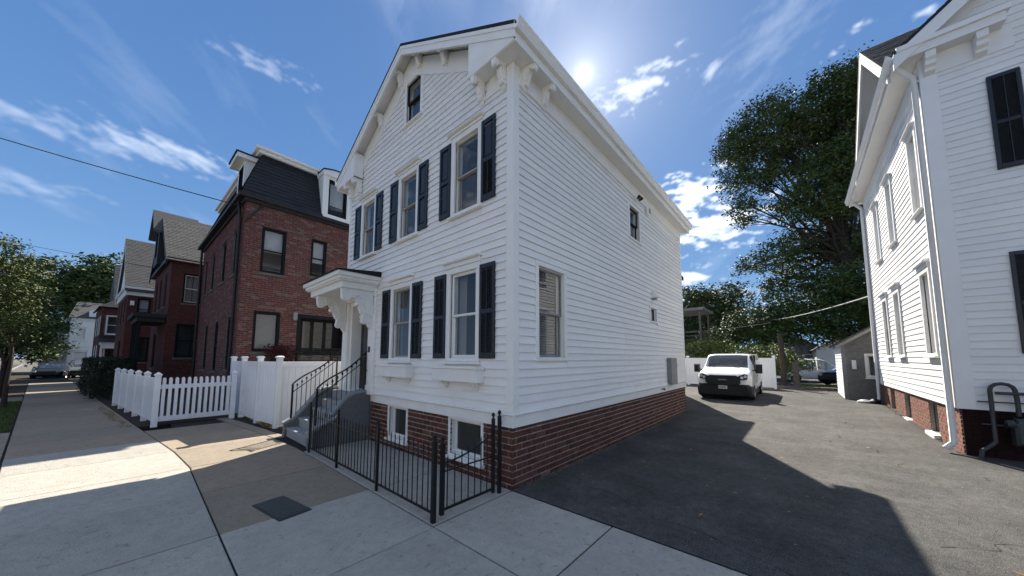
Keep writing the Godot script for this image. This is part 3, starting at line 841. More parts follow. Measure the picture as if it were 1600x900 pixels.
func wall_fixtures() -> void:
	# things screwed to the side wall
	var g := "fixtures on the house's driveway wall"
	var t := thing("meter_box", "grey metal electric box on the white side wall above the brick foundation", "electric box", Vector3(XS + 0.022, 1.02, -10.78), 0, g)
	var inv := t.transform.affine_inverse()
	var mb := MB.new()
	mb.T = wall_px(XS + 0.02)
	mb.cham(10.50, 11.08, 1.02, 1.82, 0.0, 0.13, 0.012)
	wpart(t, "cabinet", mb, M.metal_grey)
	mb = MB.new()
	mb.T = wall_px(XS + 0.02)
	mb.cham(11.09, 11.22, 1.48, 1.66, 0.0, 0.10, 0.01)
	mb.tube([Vector3(11.15, 1.48, 0.05), Vector3(11.15, 1.06, 0.05)], 0.018, 0.018, 8)
	wpart(t, "switch_box", mb, M.pipe)
	t = thing("security_light", "small white twin-head lamp with dark eye above the upper side window", "lamp", Vector3(XS + 0.02, 5.95, -8.3))
	mb = MB.new()
	mb.T = wall_px(XS + 0.02) * Transform3D(Basis(Vector3.RIGHT, PI / 2), Vector3(8.30, 5.97, 0.0))
	mb.lathe(Vector3.ZERO, [[0.0, 0.0], [0.06, 0.0], [0.06, 0.03], [0.02, 0.045], [0.0, 0.045]], 12)
	wpart(t, "base", mb, M.trim)
	mb = MB.new()
	for k in [[-0.03, 0.12], [0.10, 0.10]]:
		mb.T = wall_px(XS + 0.02) * Transform3D(Basis(Vector3.RIGHT, 0.9) * Basis(Vector3.FORWARD, k[0] * 4), Vector3(8.30 + k[0], 5.95, 0.10))
		mb.lathe(Vector3.ZERO, [[0.0, -0.02], [0.03, -0.02], [0.045, 0.07], [0.04, 0.075], [0.0, 0.06]], 10)
	wpart(t, "lamp_head", mb, M.plastic_black)
	t = thing("wall_vent", "round white vent cover high under the eave of the side wall", "vent", Vector3(XS + 0.02, 6.0, -9.2))
	mb = MB.new()
	mb.T = wall_px(XS + 0.03) * Transform3D(Basis(Vector3.RIGHT, PI / 2), Vector3(9.2, 5.93, 0.0))
	mb.lathe(Vector3.ZERO, [[0.0, 0.0], [0.13, 0.0], [0.13, 0.05], [0.10, 0.07], [0.0, 0.07]], 16)
	wpart(t, "cover", mb, M.trim)
	mb = MB.new()
	mb.T = wall_px(XS + 0.03)
	for k in 5: mb.box(9.12, 9.28, 5.865 + k * 0.03, 5.877 + k * 0.03, 0.07, 0.078)
	wpart(t, "slats", mb, M.metal_grey)
	t = thing("dryer_vent", "white hooded dryer vent above the small square side window", "vent", Vector3(XS + 0.02, 3.5, -9.4))
	mb = MB.new()
	mb.T = wall_px(XS + 0.02) * Transform3D(Basis(Vector3(0, 0, 1), Vector3.UP, Vector3(-1, 0, 0)), Vector3(9.42, 0, 0))
	mb.prism(PackedVector2Array([Vector2(0, 3.48), Vector2(0.16, 3.50), Vector2(0.17, 3.53), Vector2(0.03, 3.68), Vector2(0, 3.68)]), -0.09, 0.09)
	wpart(t, "hood", mb, M.trim)
	mb = MB.new()
	mb.T = wall_px(XS + 0.02)
	mb.box(9.34, 9.50, 3.44, 3.479, 0.0, 0.10)
	wpart(t, "flap", mb, M.metal_grey)
	t = thing("hose_tap", "small dark tap on the skirt board near the electric box", "tap", Vector3(XS + 0.03, 0.9, -9.9))
	mb = MB.new()
	mb.T = wall_px(XS + 0.028)
	mb.tube([Vector3(9.9, 0.93, 0), Vector3(9.9, 0.93, 0.07), Vector3(9.9, 0.90, 0.09)], 0.014, 0.014, 8)
	wpart(t, "spout", mb, M.pipe)
	mb = MB.new()
	mb.T = wall_px(XS + 0.028)
	mb.box(9.84, 9.96, 0.955, 0.967, 0.045, 0.06); mb.box(10.10, 10.16, 0.90, 0.94, 0.0, 0.02)
	wpart(t, "handle", mb, M.pipe)

# ------------------------------------------------------------------ stoop, rails, iron fence
func stoop() -> void:
	var t := thing("stone_stoop", "pale granite steps with curved grey side wall under the front door", "steps", Vector3(-8.25, 0, -2.9))
	var z0 := -2.32
	for k in 5:
		var mb := MB.new()
		var y1 := 0.2 * (k + 1)
		var zf := z0 - 0.235 * k
		mb.box(-9.02, -7.52, 0.2 * k + 0.001, y1 - 0.04, ZF + 0.0 if k == 4 else zf - 0.35, zf - 0.02)
		mb.T = Transform3D(Basis(), Vector3(0, 0, 0))
		mb.cham(-9.04, -7.50, y1 - 0.04, y1, ZF - 0.30 if k == 4 else zf - 0.36, zf, 0.01)
		wpart(t, "step", mb, M.granite)
	for s in [0, 1]:
		var x := -7.50 if s == 0 else -9.16
		var mb := MB.new()
		mb.T = Transform3D(Basis(Vector3(0, 0, -1), Vector3.UP, Vector3(1, 0, 0)), Vector3(x, 0, 0))
		var pl := PackedVector2Array([Vector2(-ZF, 0.0), Vector2(-ZF, 1.03)])
		for q in [[3.30, 1.035], [3.15, 1.02], [3.02, 0.96], [2.88, 0.82], [2.72, 0.62], [2.56, 0.44], [2.44, 0.34], [2.36, 0.30], [2.30, 0.24], [2.29, 0.0]]: pl.append(Vector2(q[0], q[1]))
		mb.prism(pl, 0.0, 0.15)
		var w := wpart(t, "cheek_wall", mb, M.grey_parge)
		mb = MB.new()
		mb.T = Transform3D(Basis(Vector3(0, 0, -1), Vector3.UP, Vector3(1, 0, 0)), Vector3(x, 0, 0))
		var cap := PackedVector2Array()
		var top := [[3.487, 1.032], [3.30, 1.037], [3.15, 1.022], [3.02, 0.962], [2.88, 0.822], [2.72, 0.622], [2.56, 0.442], [2.44, 0.342], [2.36, 0.302], [2.27, 0.262]]
		for q in top: cap.append(Vector2(q[0], q[1]))
		top.reverse()
		for q in top: cap.append(Vector2(q[0] - 0.01, q[1] + 0.055))
		mb.prism(cap, -0.02, 0.17)
		inst("coping", mb.mesh(), M.granite, w)
	# a white drain pipe with an elbow beside the bottom step
	t = thing("drain_pipe", "short white drain pipe with elbow beside the bottom step", "pipe", Vector3(-7.28, 0, -2.30))
	var mb := MB.new()
	mb.tube([Vector3(-7.28, 0.0, -2.30), Vector3(-7.28, 0.30, -2.30), Vector3(-7.29, 0.38, -2.33), Vector3(-7.31, 0.43, -2.42), Vector3(-7.33, 0.50, -2.62), Vector3(-7.34, 0.60, -2.85)], 0.045, 0.045, 10)
	wpart(t, "pipe", mb, M.galvanized)
	mb = MB.new()
	mb.lathe(Vector3(-7.28, 0.24, -2.30), [[0.046, 0.0], [0.056, 0.005], [0.056, 0.05], [0.046, 0.055]], 10)
	wpart(t, "collar", mb, M.galvanized)

func handrail(x: float, label: String) -> void:
	var t := thing("handrail", label, "railing", Vector3(x, 0.2, -2.42), 0, "black iron handrails on the front steps")
	var mb := MB.new()
	mb.box(x - 0.018, x + 0.018, 0.24, 1.16, -2.44, -2.404)
	mb.lathe(Vector3(x, 1.16, -2.422), [[0.028, 0.0], [0.028, 0.015], [0.0, 0.03]], 8)
	wpart(t, "newel_post", mb, M.black_iron)
	mb = MB.new()
	mb.box(x - 0.016, x + 0.016, 1.04, 1.92, -3.40, -3.37)
	wpart(t, "newel_post", mb, M.black_iron)
	var top := []
	for k in 13:
		var s := k / 12.0
		top.append(Vector3(x, lerpf(1.17, 1.90, s) + 0.035 * sin(s * PI * 2.0 + 0.6), lerpf(-2.42, -3.39, s)))
	top.append(Vector3(x, 1.99, -3.44)); top.append(Vector3(x, 2.0, -3.47))
	mb = MB.new()
	mb.tube(top, 0.017, 0.017, 6)
	wpart(t, "top_rail", mb, M.black_iron)
	for o in [[-0.16, "middle_rail"], [-0.78, "bottom_rail"]]:
		mb = MB.new()
		mb.tube([Vector3(x, 1.15 + o[0], -2.42), Vector3(x, 1.90 + o[0], -3.38)], 0.010, 0.010, 6)
		wpart(t, o[1], mb, M.black_iron)
	for k in range(1, 10):
		var s := k / 10.0
		var z := lerpf(-2.42, -3.38, s)
		var y := lerpf(1.15, 1.90, s)
		mb = MB.new()
		mb.tube([Vector3(x, y - 0.80, z), Vector3(x, y - 0.02, z)], 0.0075, 0.0075, 6)
		mb.lathe(Vector3(x, y - 0.07, z), [[0.0, -0.03], [0.019, -0.008], [0.022, 0.01], [0.012, 0.03], [0.0, 0.05]], 6)
		wpart(t, "baluster", mb, M.black_iron)

func finial(mb: MB, p: Vector3, r: float) -> void:
	mb.lathe(p, [[r * 1.5, 0.0], [r * 1.5, 0.012], [r * 0.7, 0.02], [r * 0.6, 0.035], [r * 1.25, 0.05], [r * 1.35, 0.065], [r * 0.9, 0.085], [0.0, 0.095]], 8)

func iron_fence() -> void:
	var z := -2.24
	var t := thing("iron_fence", "low black iron fence with pointed pickets along the sidewalk in front of the house", "fence", Vector3(-5.2, 0, z))
	for x in [-3.13, -4.44, -5.82, -7.16]:
		var mb := MB.new()
		var r := 0.023 if x > -3.5 else 0.016
		mb.box(x - r, x + r, -0.02, 0.86, z - r, z + r)
		finial(mb, Vector3(x, 0.86, z), r)
		wpart(t, "post", mb, M.black_iron)
	for y in [0.085, 0.69]:
		var mb := MB.new()
		mb.box(-7.16, -3.13, y, y + (0.028 if y < 0.3 else 0.014), z - 0.006, z + 0.006)
		wpart(t, "rail", mb, M.black_iron)
	var x := -3.24
	while x > -7.12:
		if absf(x + 4.44) > 0.04 and absf(x + 5.82) > 0.04:
			var mb := MB.new()
			var lean := rng.randf_range(-0.006, 0.006)
			mb.tube([Vector3(x, 0.087, z + 0.002), Vector3(x + lean, 0.80, z + 0.002)], 0.0075, 0.0075, 6)
			mb.tube([Vector3(x + lean, 0.80, z + 0.002), Vector3(x + lean * 1.1, 0.845, z + 0.002)], 0.0085, 0.001, 6)
			wpart(t, "picket", mb, M.black_iron)
		x -= 0.106
	# the gate return to the house corner
	var gx := -3.14
	t = thing("iron_gate", "black iron gate with curved top rail between the fence post and the house corner", "gate", Vector3(gx, 0, -2.78))
	for q in [[-2.36, 0.82, 0.022], [-3.18, 0.98, 0.018], [-3.30, 1.00, 0.020]]:
		var mb := MB.new()
		mb.box(gx - q[2], gx + q[2], 0.0 if q[0] < -3.2 else 0.04, q[1], q[0] - q[2], q[0] + q[2])
		finial(mb, Vector3(gx, q[1], q[0]), q[2])
		wpart(t, "post", mb, M.black_iron)
	var mb := MB.new()
	mb.box(gx - 0.008, gx + 0.008, 0.075, 0.105, -3.16, -2.35)
	wpart(t, "rail", mb, M.black_iron)
	var arc := []
	for k in 11:
		var s := k / 10.0
		arc.append(Vector3(gx, 0.60 + 0.20 * s * s, lerpf(-2.35, -3.16, s)))
	mb = MB.new()
	mb.tube(arc, 0.011, 0.011, 6)
	wpart(t, "top_rail", mb, M.black_iron)
	mb = MB.new()
	mb.box(gx - 0.006, gx + 0.006, 0.50, 0.515, -3.16, -2.35)
	wpart(t, "rail", mb, M.black_iron)
	for k in 7:
		var s := (k + 0.7) / 7.4
		var zz := lerpf(-2.36, -3.14, s)
		mb = MB.new()
		mb.tube([Vector3(gx, 0.08, zz), Vector3(gx, 0.64 + 0.20 * s * s, zz)], 0.0075, 0.0075, 6)
		mb.tube([Vector3(gx, 0.64 + 0.20 * s * s, zz), Vector3(gx, 0.69 + 0.20 * s * s, zz)], 0.0085, 0.001, 6)
		wpart(t, "picket", mb, M.black_iron)

# ------------------------------------------------------------------ ground
func bend(x: float) -> float: return 0.12 * maxf(0.0, -8.2 - x)   # the street curves away past the house
func lot_y(z: float) -> float: return 0.12 * smoothstep(-11.0, -16.5, z)   # the driveway climbs a little at the back

func ground() -> void:
	var mb := MB.new()
	mb.box(-260, 200, -0.6, -0.13, -240, 200)
	struct("ground", mb, M.gravelly)
	# road beyond the planting strip
	mb = MB.new()
	for i in 60:
		var x0 := 20.0 - i * 3.0; var x1 := x0 - 3.0
		mb.quad(Vector3(x1, -0.112, 3.2 + bend(x1)), Vector3(x0, -0.112, 3.2 + bend(x0)), Vector3(x0, -0.112, 11.0 + bend(x0)), Vector3(x1, -0.112, 11.0 + bend(x1)))
	struct("road", mb, M.road)
	mb = MB.new()
	for i in 60:
		var x0 := 20.0 - i * 3.0; var x1 := x0 - 2.985
		mb.hex([Vector3(x1, -0.14, 3.05 + bend(x1)), Vector3(x0, -0.14, 3.05 + bend(x0)), Vector3(x0, -0.14, 3.2 + bend(x0)), Vector3(x1, -0.14, 3.2 + bend(x1)), Vector3(x1, 0.0, 3.05 + bend(x1)), Vector3(x0, 0.0, 3.05 + bend(x0)), Vector3(x0, 0.0, 3.19 + bend(x0)), Vector3(x1, 0.0, 3.19 + bend(x1))])
	struct("kerb", mb, M.granite)
	# sidewalk: a bed with slabs on it, each slab a piece of its own
	mb = MB.new()
	for i in 90:
		var x0 := 16.0 - i * 1.5; var x1 := x0 - 1.5
		mb.hex([Vector3(x1, -0.13, -0.66 + bend(x1)), Vector3(x0, -0.13, -0.66 + bend(x0)), Vector3(x0, -0.13, 1.22 + bend(x0)), Vector3(x1, -0.13, 1.22 + bend(x1)), Vector3(x1, -0.02, -0.66 + bend(x1)), Vector3(x0, -0.02, -0.66 + bend(x0)), Vector3(x0, -0.02, 1.22 + bend(x0)), Vector3(x1, -0.02, 1.22 + bend(x1))])
	mb.box(-13.6, 16.0, -0.13, -0.0205, -3.486, -0.665)
	var walk := struct("sidewalk", mb, M.joint)
	var slab := func(x0: float, x1: float, z0: float, z1: float, m: Material) -> void:
		var s := MB.new()
		var g := 0.008; var k := 0.009
		var h := rng.randf_range(-0.003, 0.003)
		var a := [Vector3(x0 + g, -0.02, z0 + g + bend(x0)), Vector3(x1 - g, -0.02, z0 + g + bend(x1)), Vector3(x1 - g, -0.02, z1 - g + bend(x1)), Vector3(x0 + g, -0.02, z1 - g + bend(x0))]
		var up := Vector3(0, 0.013 + h, 0)
		var top := [a[0] + up + Vector3(k, 0.007, k), a[1] + up + Vector3(-k, 0.007, k), a[2] + up + Vector3(-k, 0.007, -k), a[3] + up + Vector3(k, 0.007, -k)]
		s.quad(top[0], top[1], top[2], top[3])
		for i in 4:
			var j := (i + 1) % 4
			s.quad(top[j], top[i], a[i] + up, a[j] + up)
			s.quad(a[j] + up, a[i] + up, a[i], a[j])
		inst("slab", s.mesh(), m, walk)
	for i in 34:
		var x1 := -3.05 - 1.53 * (i - 9); var x0 := x1 - 1.53
		if x1 > 12.5: continue
		var pale := x0 > -10.9
		slab.call(x0, x1, -0.65, 1.2, (M.concrete_new if i % 3 != 1 else M.concrete_mid) if pale else (M.concrete_tan if i % 3 else M.concrete_old))
		if x0 > -13.5:
			slab.call(x0, x1, -2.20, -0.65, (M.concrete_new if i % 2 else M.concrete_mid) if x0 > -4.7 else (M.concrete_tan if i % 2 else M.concrete_old))
	for i in 10:
		var x0 := -3.07 + i * 1.44
		slab.call(x0, x0 + 1.44, -3.484, -2.20, M.concrete_new if i % 2 == 0 else M.concrete_mid)
	for i in 3:   # the paved area inside the iron fence
		slab.call(-7.34 + i * 1.42, -5.92 + i * 1.42, -3.484, -2.20, M.concrete_mid)
	for i in 4: slab.call(-13.15 + i * 1.03, -12.12 + i * 1.03, -2.46, -2.20, M.concrete_old)
	# driveway
	mb = MB.new()
	var nz := FastNoiseLite.new()
	nz.seed = 8; nz.frequency = 0.35; nz.fractal_octaves = 4
	var nf := FastNoiseLite.new()
	nf.seed = 9; nf.frequency = 1.6
	var put := func(x: float, z: float) -> Color:
		# worn, dusty surface: streaks across the lot, old patches, a pale scuff
		var t := nz.get_noise_2d(x * 0.35, z * 1.6) * 0.9 + nf.get_noise_2d(x * 0.3, z) * 0.35
		var a := 0.140 + 0.055 * t
		a += 0.05 * exp(-(pow((x + 1.25) / 0.30, 2) + pow((z + 7.35) / 0.13, 2))) * (0.6 + 0.8 * nf.get_noise_2d(x * 4, z * 4))
		return Color(a, a * 0.985, a * 0.95)
	var x := XS
	while x < 14.0:
		var dx := 0.2 if x < 2.4 else 1.0
		var z := -3.487
		while z > -24.0:
			var dz := 0.2 if z > -12.0 else 0.4
			var p := [Vector3(x, lot_y(z - dz), z - dz), Vector3(x + dx, lot_y(z - dz), z - dz), Vector3(x + dx, lot_y(z), z), Vector3(x, lot_y(z), z)]
			for q in [[0, 1, 2], [0, 2, 3]]:
				for k in q:
					mb.v.append(p[k]); mb.n.append(Vector3.UP); mb.c.append(put.call(p[k].x, p[k].z))
			z -= dz
		x += dx
	# the part of the lot behind the house
	for q in [[-9.0, XS, -24.0, ZB - 0.02]]:
		for i in 6:
			for j in 12:
				var xa: float = lerpf(q[0], q[1], i / 6.0); var xb: float = lerpf(q[0], q[1], (i + 1) / 6.0)
				var za: float = lerpf(q[2], q[3], j / 12.0); var zb: float = lerpf(q[2], q[3], (j + 1) / 12.0)
				var p := [Vector3(xa, lot_y(za), za), Vector3(xb, lot_y(za), za), Vector3(xb, lot_y(zb), zb), Vector3(xa, lot_y(zb), zb)]
				for w in [[0, 1, 2], [0, 2, 3]]:
					for k in w:
						mb.v.append(p[k]); mb.n.append(Vector3.UP); mb.c.append(put.call(p[k].x, p[k].z))
	var lot := struct("driveway", mb, M.asphalt)
	# cracks, tar-filled, wandering over the old asphalt, and pale scrapes
	var cr := RandomNumberGenerator.new()
	cr.seed = 44
	for q in [[-2.4, -4.3, 0.2, 3.6], [0.9, -5.2, 1.2, 3.0], [-1.9, -8.8, -0.5, 3.2], [1.2, -9.6, 2.2, 2.6], [-0.6, -12.2, 0.3, 4.2], [1.6, -4.4, -1.9, 2.2], [0.2, -14.6, 0.8, 3.0]]:
		var c := MB.new()
		var p := Vector3(q[0], 0, q[1])
		var dir: float = q[2]
		var left: float = q[3]
		var w0 := 0.004
		while left > 0:
			dir += cr.randf_range(-0.5, 0.5)
			var st := cr.randf_range(0.06, 0.16)
			var n := p + Vector3(cos(dir), 0, -sin(dir) * 0.6) * st
			var sd := Vector3(sin(dir), 0, cos(dir))
			var w1 := cr.randf_range(0.002, 0.006)
			p.y = lot_y(p.z) + 0.003; n.y = lot_y(n.z) + 0.003
			c.quad(p - sd * w0, n - sd * w1, n + sd * w1, p + sd * w0)
			p = n; w0 = w1; left -= st
		inst("crack", c.mesh(), M.joint, lot)
	mb = MB.new()
	mb.box(-9.0, 6.0, -0.1, 0.27, -24.35, -24.0)
	struct("lot_kerb", mb, M.brownstone)
	# soil beds
	mb = MB.new()
	for i in 14:
		var xa := -13.16 - i * 2.0; var xb := xa - 2.0
		mb.hex([Vector3(xb, -0.12, -9.0), Vector3(xa, -0.12, -9.0), Vector3(xa, -0.12, -0.665 + bend(xa)), Vector3(xb, -0.12, -0.665 + bend(xb)), Vector3(xb, -0.006, -9.0), Vector3(xa, -0.006, -9.0), Vector3(xa, -0.006, -0.665 + bend(xa)), Vector3(xb, -0.006, -0.665 + bend(xb))])
	mb.box(-14.6, -8.9, -0.12, 0.002, -12, -2.47)
	struct("yard", mb, M.soil)

func planting_strip() -> void:
	# turf of the strip between sidewalk and kerb, as far as it is seen; paved where the walk crosses it
	var mb := MB.new()
	var spans := [[-10.6, 14.0], [-24.5, -14.4], [-60.0, -27.0]]
	for s in spans:
		var x0: float = s[1]
		while x0 > s[0]:
			var x1 := maxf(x0 - 1.5, s[0])
			mb.hex([Vector3(x1, -0.13, 1.225 + bend(x1)), Vector3(x0, -0.13, 1.225 + bend(x0)), Vector3(x0, -0.13, 3.045 + bend(x0)), Vector3(x1, -0.13, 3.045 + bend(x1)), Vector3(x1, -0.012, 1.225 + bend(x1)), Vector3(x0, -0.012, 1.225 + bend(x0)), Vector3(x0, -0.012, 3.045 + bend(x0)), Vector3(x1, -0.012, 3.045 + bend(x1))])
			x0 = x1
	struct("planting_strip", mb, M.soil)
	mb = MB.new()
	for s in [[-14.4, -10.6], [-27.0, -24.5]]:
		var n := 3
		for i in n:
			var x0 := lerpf(s[0], s[1], float(i) / n) + 0.006; var x1 := lerpf(s[0], s[1], float(i + 1) / n) - 0.006
			mb.hex([Vector3(x0, -0.13, 1.225 + bend(x0)), Vector3(x1, -0.13, 1.225 + bend(x1)), Vector3(x1, -0.13, 3.045 + bend(x1)), Vector3(x0, -0.13, 3.045 + bend(x0)), Vector3(x0, -0.002, 1.225 + bend(x0)), Vector3(x1, -0.002, 1.225 + bend(x1)), Vector3(x1, -0.002, 3.045 + bend(x1)), Vector3(x0, -0.002, 3.045 + bend(x0))])
	struct("crossing", mb, M.concrete_tan)
	# grass blades: dry by the near slab, green farther along
	for set in [[-10.55, -5.0, 5200, 0, "short dry grass and leaf litter beside the pale sidewalk slabs"], [-24.4, -14.5, 9000, 1, "mown green grass strip under the street trees"]]:
		var b := MB.new()
		for i in set[2]:
			var gx := rng.randf_range(set[0], set[1])
			var gz := rng.randf_range(1.24, 3.0) + bend(gx)
			var h := rng.randf_range(0.02, 0.055) if set[3] == 0 else rng.randf_range(0.04, 0.09)
			var a := rng.randf() * TAU
			var w := Vector3(cos(a), 0, sin(a)) * (0.006 if set[3] == 0 else 0.009)
			var lean := Vector3(rng.randf_range(-1, 1), 0, rng.randf_range(-1, 1)) * h * (1.4 if set[3] == 0 else 0.6)
			var t := rng.randf()
			b.col = Color(0.17 + 0.13 * t, 0.13 + 0.09 * t, 0.06 + 0.04 * t) if set[3] == 0 and t > 0.3 else Color(0.05 + 0.05 * t, 0.085 + 0.05 * t, 0.022)
			var p := Vector3(gx, -0.013, gz)
			b.tri(p - w, p + lean + Vector3(0, h, 0), p + w)
		var g := inst("grass", b.mesh(), M.blade, self)
		meta(g, set[4], "grass")
		g.set_meta("kind", "stuff")
	# fallen leaves, strewn over pavement and beds
	var l := MB.new()
	for i in 900:
		var zone := i % 9
		var p: Vector3
		if zone < 4: p = Vector3(rng.randf_range(-13.1, -10.4), 0.012, rng.randf_range(-2.46, -2.22))
		elif zone < 6: p = Vector3(rng.randf_range(-19.0, -13.0), 0.02, 0.0)
		elif zone < 8: p = Vector3(rng.randf_range(-10.4, -6.0), 0.0, rng.randf_range(1.25, 2.6))
		else: p = Vector3(rng.randf_range(-3.0, 2.0), 0.006, rng.randf_range(-13.0, -3.6))
		if zone >= 4 and zone < 6: p.z = -0.45 + bend(p.x) + rng.randf_range(-0.10, 0.12)
		if zone >= 6 and zone < 8: p.z += bend(p.x)
		if zone == 8: p.y += lot_y(p.z)
		var sz := rng.randf_range(0.018, 0.045)
		l.T = Transform3D(Basis.from_euler(Vector3(rng.randf_range(-0.35, 0.35), rng.randf() * TAU, rng.randf_range(-0.35, 0.35))), p + Vector3(0, 0.012, 0))
		var t := rng.randf()
		l.col = Color(0.16 + 0.16 * t, 0.10 + 0.09 * t, 0.045)
		l.tri(Vector3(-sz, 0, 0), Vector3(0, 0.006, -sz * 0.5), Vector3(sz, 0, 0)); l.tri(Vector3(-sz, 0, 0), Vector3(sz, 0, 0), Vector3(0, 0.006, sz * 0.5))
	l.T = Transform3D()
	for i in 1500:   # grit and scraps gathered at the foot of the foundations
		var p := Vector3(XS + 0.005 + absf(rng.randfn()) * 0.05, 0.004, rng.randf_range(-12.4, -3.6)) if i % 3 else Vector3(RX - 0.005 - absf(rng.randfn()) * 0.06, 0.004, rng.randf_range(-18.4, -10.4))
		p.y += lot_y(p.z)
		var sz := rng.randf_range(0.004, 0.014)
		var t := rng.randf()
		l.col = Color(0.10 + 0.16 * t, 0.09 + 0.13 * t, 0.07 + 0.09 * t)
		var a := rng.randf() * TAU
		var e := Vector3(cos(a), 0, sin(a)) * sz; var f := Vector3(-sin(a), 0, cos(a)) * sz
		l.tri(p - e, p + Vector3(0, sz, 0), p + f); l.tri(p + f, p + Vector3(0, sz, 0), p + e); l.tri(p + e, p + Vector3(0, sz, 0), p - e)
	var o := inst("fallen_leaves", l.mesh(), M.blade, self)
	meta(o, "brown fallen leaves and grit strewn along the fences, foundations and driveway", "leaves")
	o.set_meta("kind", "stuff")

func utility_cover() -> void:
	var t := thing("utility_cover", "dark rectangular metal cover set into the sidewalk slabs", "manhole cover", Vector3(-4.80, 0, -1.24), 0.16)
	var mb := MB.new()
	mb.box(-0.36, 0.36, -0.015, 0.008, -0.17, 0.17)
	inst("frame", mb.mesh(), M.pipe, t)
	mb = MB.new()
	mb.box(-0.335, 0.335, 0.0, 0.013, -0.148, 0.148)
	for i in 9:
		for j in 4: mb.box(-0.30 + i * 0.07, -0.27 + i * 0.07, 0.0, 0.0145, -0.115 + j * 0.065, -0.085 + j * 0.065)
	inst("plate", mb.mesh(), M.dark_grey_metal, t)

# ------------------------------------------------------------------ white fences
func post_mesh(h: float, w: float, flat: bool) -> ArrayMesh:
	var mb := MB.new()
	mb.box(-w, w, -0.03, h, -w, w)
	if flat:
		mb.box(-w - 0.022, w + 0.022, h, h + 0.03, -w - 0.022, w + 0.022)
		mb.hex([Vector3(-w - 0.022, h + 0.03, -w - 0.022), Vector3(w + 0.022, h + 0.03, -w - 0.022), Vector3(w + 0.022, h + 0.03, w + 0.022), Vector3(-w - 0.022, h + 0.03, w + 0.022), Vector3(-w + 0.01, h + 0.055, -w + 0.01), Vector3(w - 0.01, h + 0.055, -w + 0.01), Vector3(w - 0.01, h + 0.055, w - 0.01), Vector3(-w + 0.01, h + 0.055, w - 0.01)])
	else:
		mb.box(-w - 0.015, w + 0.015, h, h + 0.025, -w - 0.015, w + 0.015)
		mb.hex([Vector3(-w - 0.015, h + 0.025, -w - 0.015), Vector3(w + 0.015, h + 0.025, -w - 0.015), Vector3(w + 0.015, h + 0.025, w + 0.015), Vector3(-w - 0.015, h + 0.025, w + 0.015), Vector3(-0.01, h + 0.085, -0.01), Vector3(0.01, h + 0.085, -0.01), Vector3(0.01, h + 0.085, 0.01), Vector3(-0.01, h + 0.085, 0.01)])
	return mb.mesh()

func seg_xf(a: Vector3, b: Vector3) -> Transform3D:   # x from a to b
	var d := (b - a).normalized()
	return Transform3D(Basis(d, Vector3.UP, d.cross(Vector3.UP)), a)

func white_fences() -> void:
	# picket section across the front yard, with tall square pickets
	var a := Vector3(-12.97, 0, -0.34); var b := Vector3(-13.05, 0, -1.93)
	var t := thing("picket_fence", "white vinyl picket fence section with thirteen spaced pickets facing the house", "fence", a)
	var inv := t.transform.affine_inverse()
	var pm := post_mesh(1.33, 0.062, false)
	inst("post", pm, M.vinyl, t, inv * Transform3D(Basis(), a)); inst("post", pm, M.vinyl, t, inv * Transform3D(Basis(), b))
	var S := seg_xf(a, b)
	var L := a.distance_to(b)
	for y in [[0.10, 0.235], [0.965, 1.075]]:
		var mb := MB.new()
		mb.cham(0.06, L - 0.06, y[0], y[1], -0.022, 0.022, 0.004)
		inst("rail", mb.mesh(), M.vinyl, t, inv * S)
	var pk := MB.new()
	pk.box(-0.033, 0.033, 0.11, 1.21, -0.036, -0.014)
	pk.prism(PackedVector2Array([Vector2(-0.033, 1.21), Vector2(0.033, 1.21), Vector2(0.033, 1.235), Vector2(0.016, 1.262), Vector2(-0.016, 1.262), Vector2(-0.033, 1.235)]), -0.036, -0.014)
	pk.box(-0.033, 0.033, 0.12, 1.21, 0.014, 0.036)
	var pkm := pk.mesh()
	for k in 12: inst("picket", pkm, M.vinyl, t, inv * S * Transform3D(Basis(), Vector3(0.125 + k * (L - 0.25) / 11.0, 0, 0)))
	# solid run along the sidewalk, post after post
	var c := Vector3(-19.6, 0, 0.55)
	t = thing("picket_fence", "white vinyl fence run of close-set posts along the sidewalk before the brick houses", "fence", (a + c) / 2)
	inv = t.transform.affine_inverse()
	var n := 5
	for k in range(1, n + 1): inst("post", pm, M.vinyl, t, inv * Transform3D(Basis(), a.lerp(c, float(k) / n)))
	for k in n:
		var p := a.lerp(c, float(k) / n); var q := a.lerp(c, float(k + 1) / n)
		var F := seg_xf(p, q)
		var l := p.distance_to(q)
		for y in [[0.10, 0.235], [0.965, 1.075]]:
			var mb := MB.new()
			mb.cham(0.06, l - 0.06, y[0], y[1], -0.022, 0.022, 0.004)
			inst("rail", mb.mesh(), M.vinyl, t, inv * F)
		for j in 10: inst("picket", pkm, M.vinyl, t, inv * F * Transform3D(Basis(), Vector3(0.13 + j * (l - 0.26) / 9.0, 0, 0)))
	# tall privacy fence: from the brick house to a corner post, then back towards the white house
	var tall := post_mesh(1.80, 0.065, true)
	var run := [Vector3(-14.20, 0, -2.06), Vector3(-13.12, 0, -2.16), Vector3(-11.60, 0, -2.27), Vector3(-10.36, 0, -2.44), Vector3(-10.36, 0, -4.55), Vector3(-9.0, 0, -4.62)]
	t = thing("privacy_fence", "tall white vinyl privacy fence with capped posts between the brick house and the front steps", "fence", Vector3(-11.8, 0, -2.4))
	privacy(t, run, tall, 1.70)
	# the same kind at the back of the lot
	var y := 0.12
	var back := [Vector3(-9.0, y, -23.6), Vector3(-6.35, y, -23.6), Vector3(-5.55, y, -23.6), Vector3(-3.2, y, -23.6), Vector3(-1.18, y, -23.6)]
	t = thing("privacy_fence", "white vinyl privacy fence along the rear of the lot behind the van", "fence", Vector3(-4, y, -23.6))
	privacy(t, back, tall, 1.72)

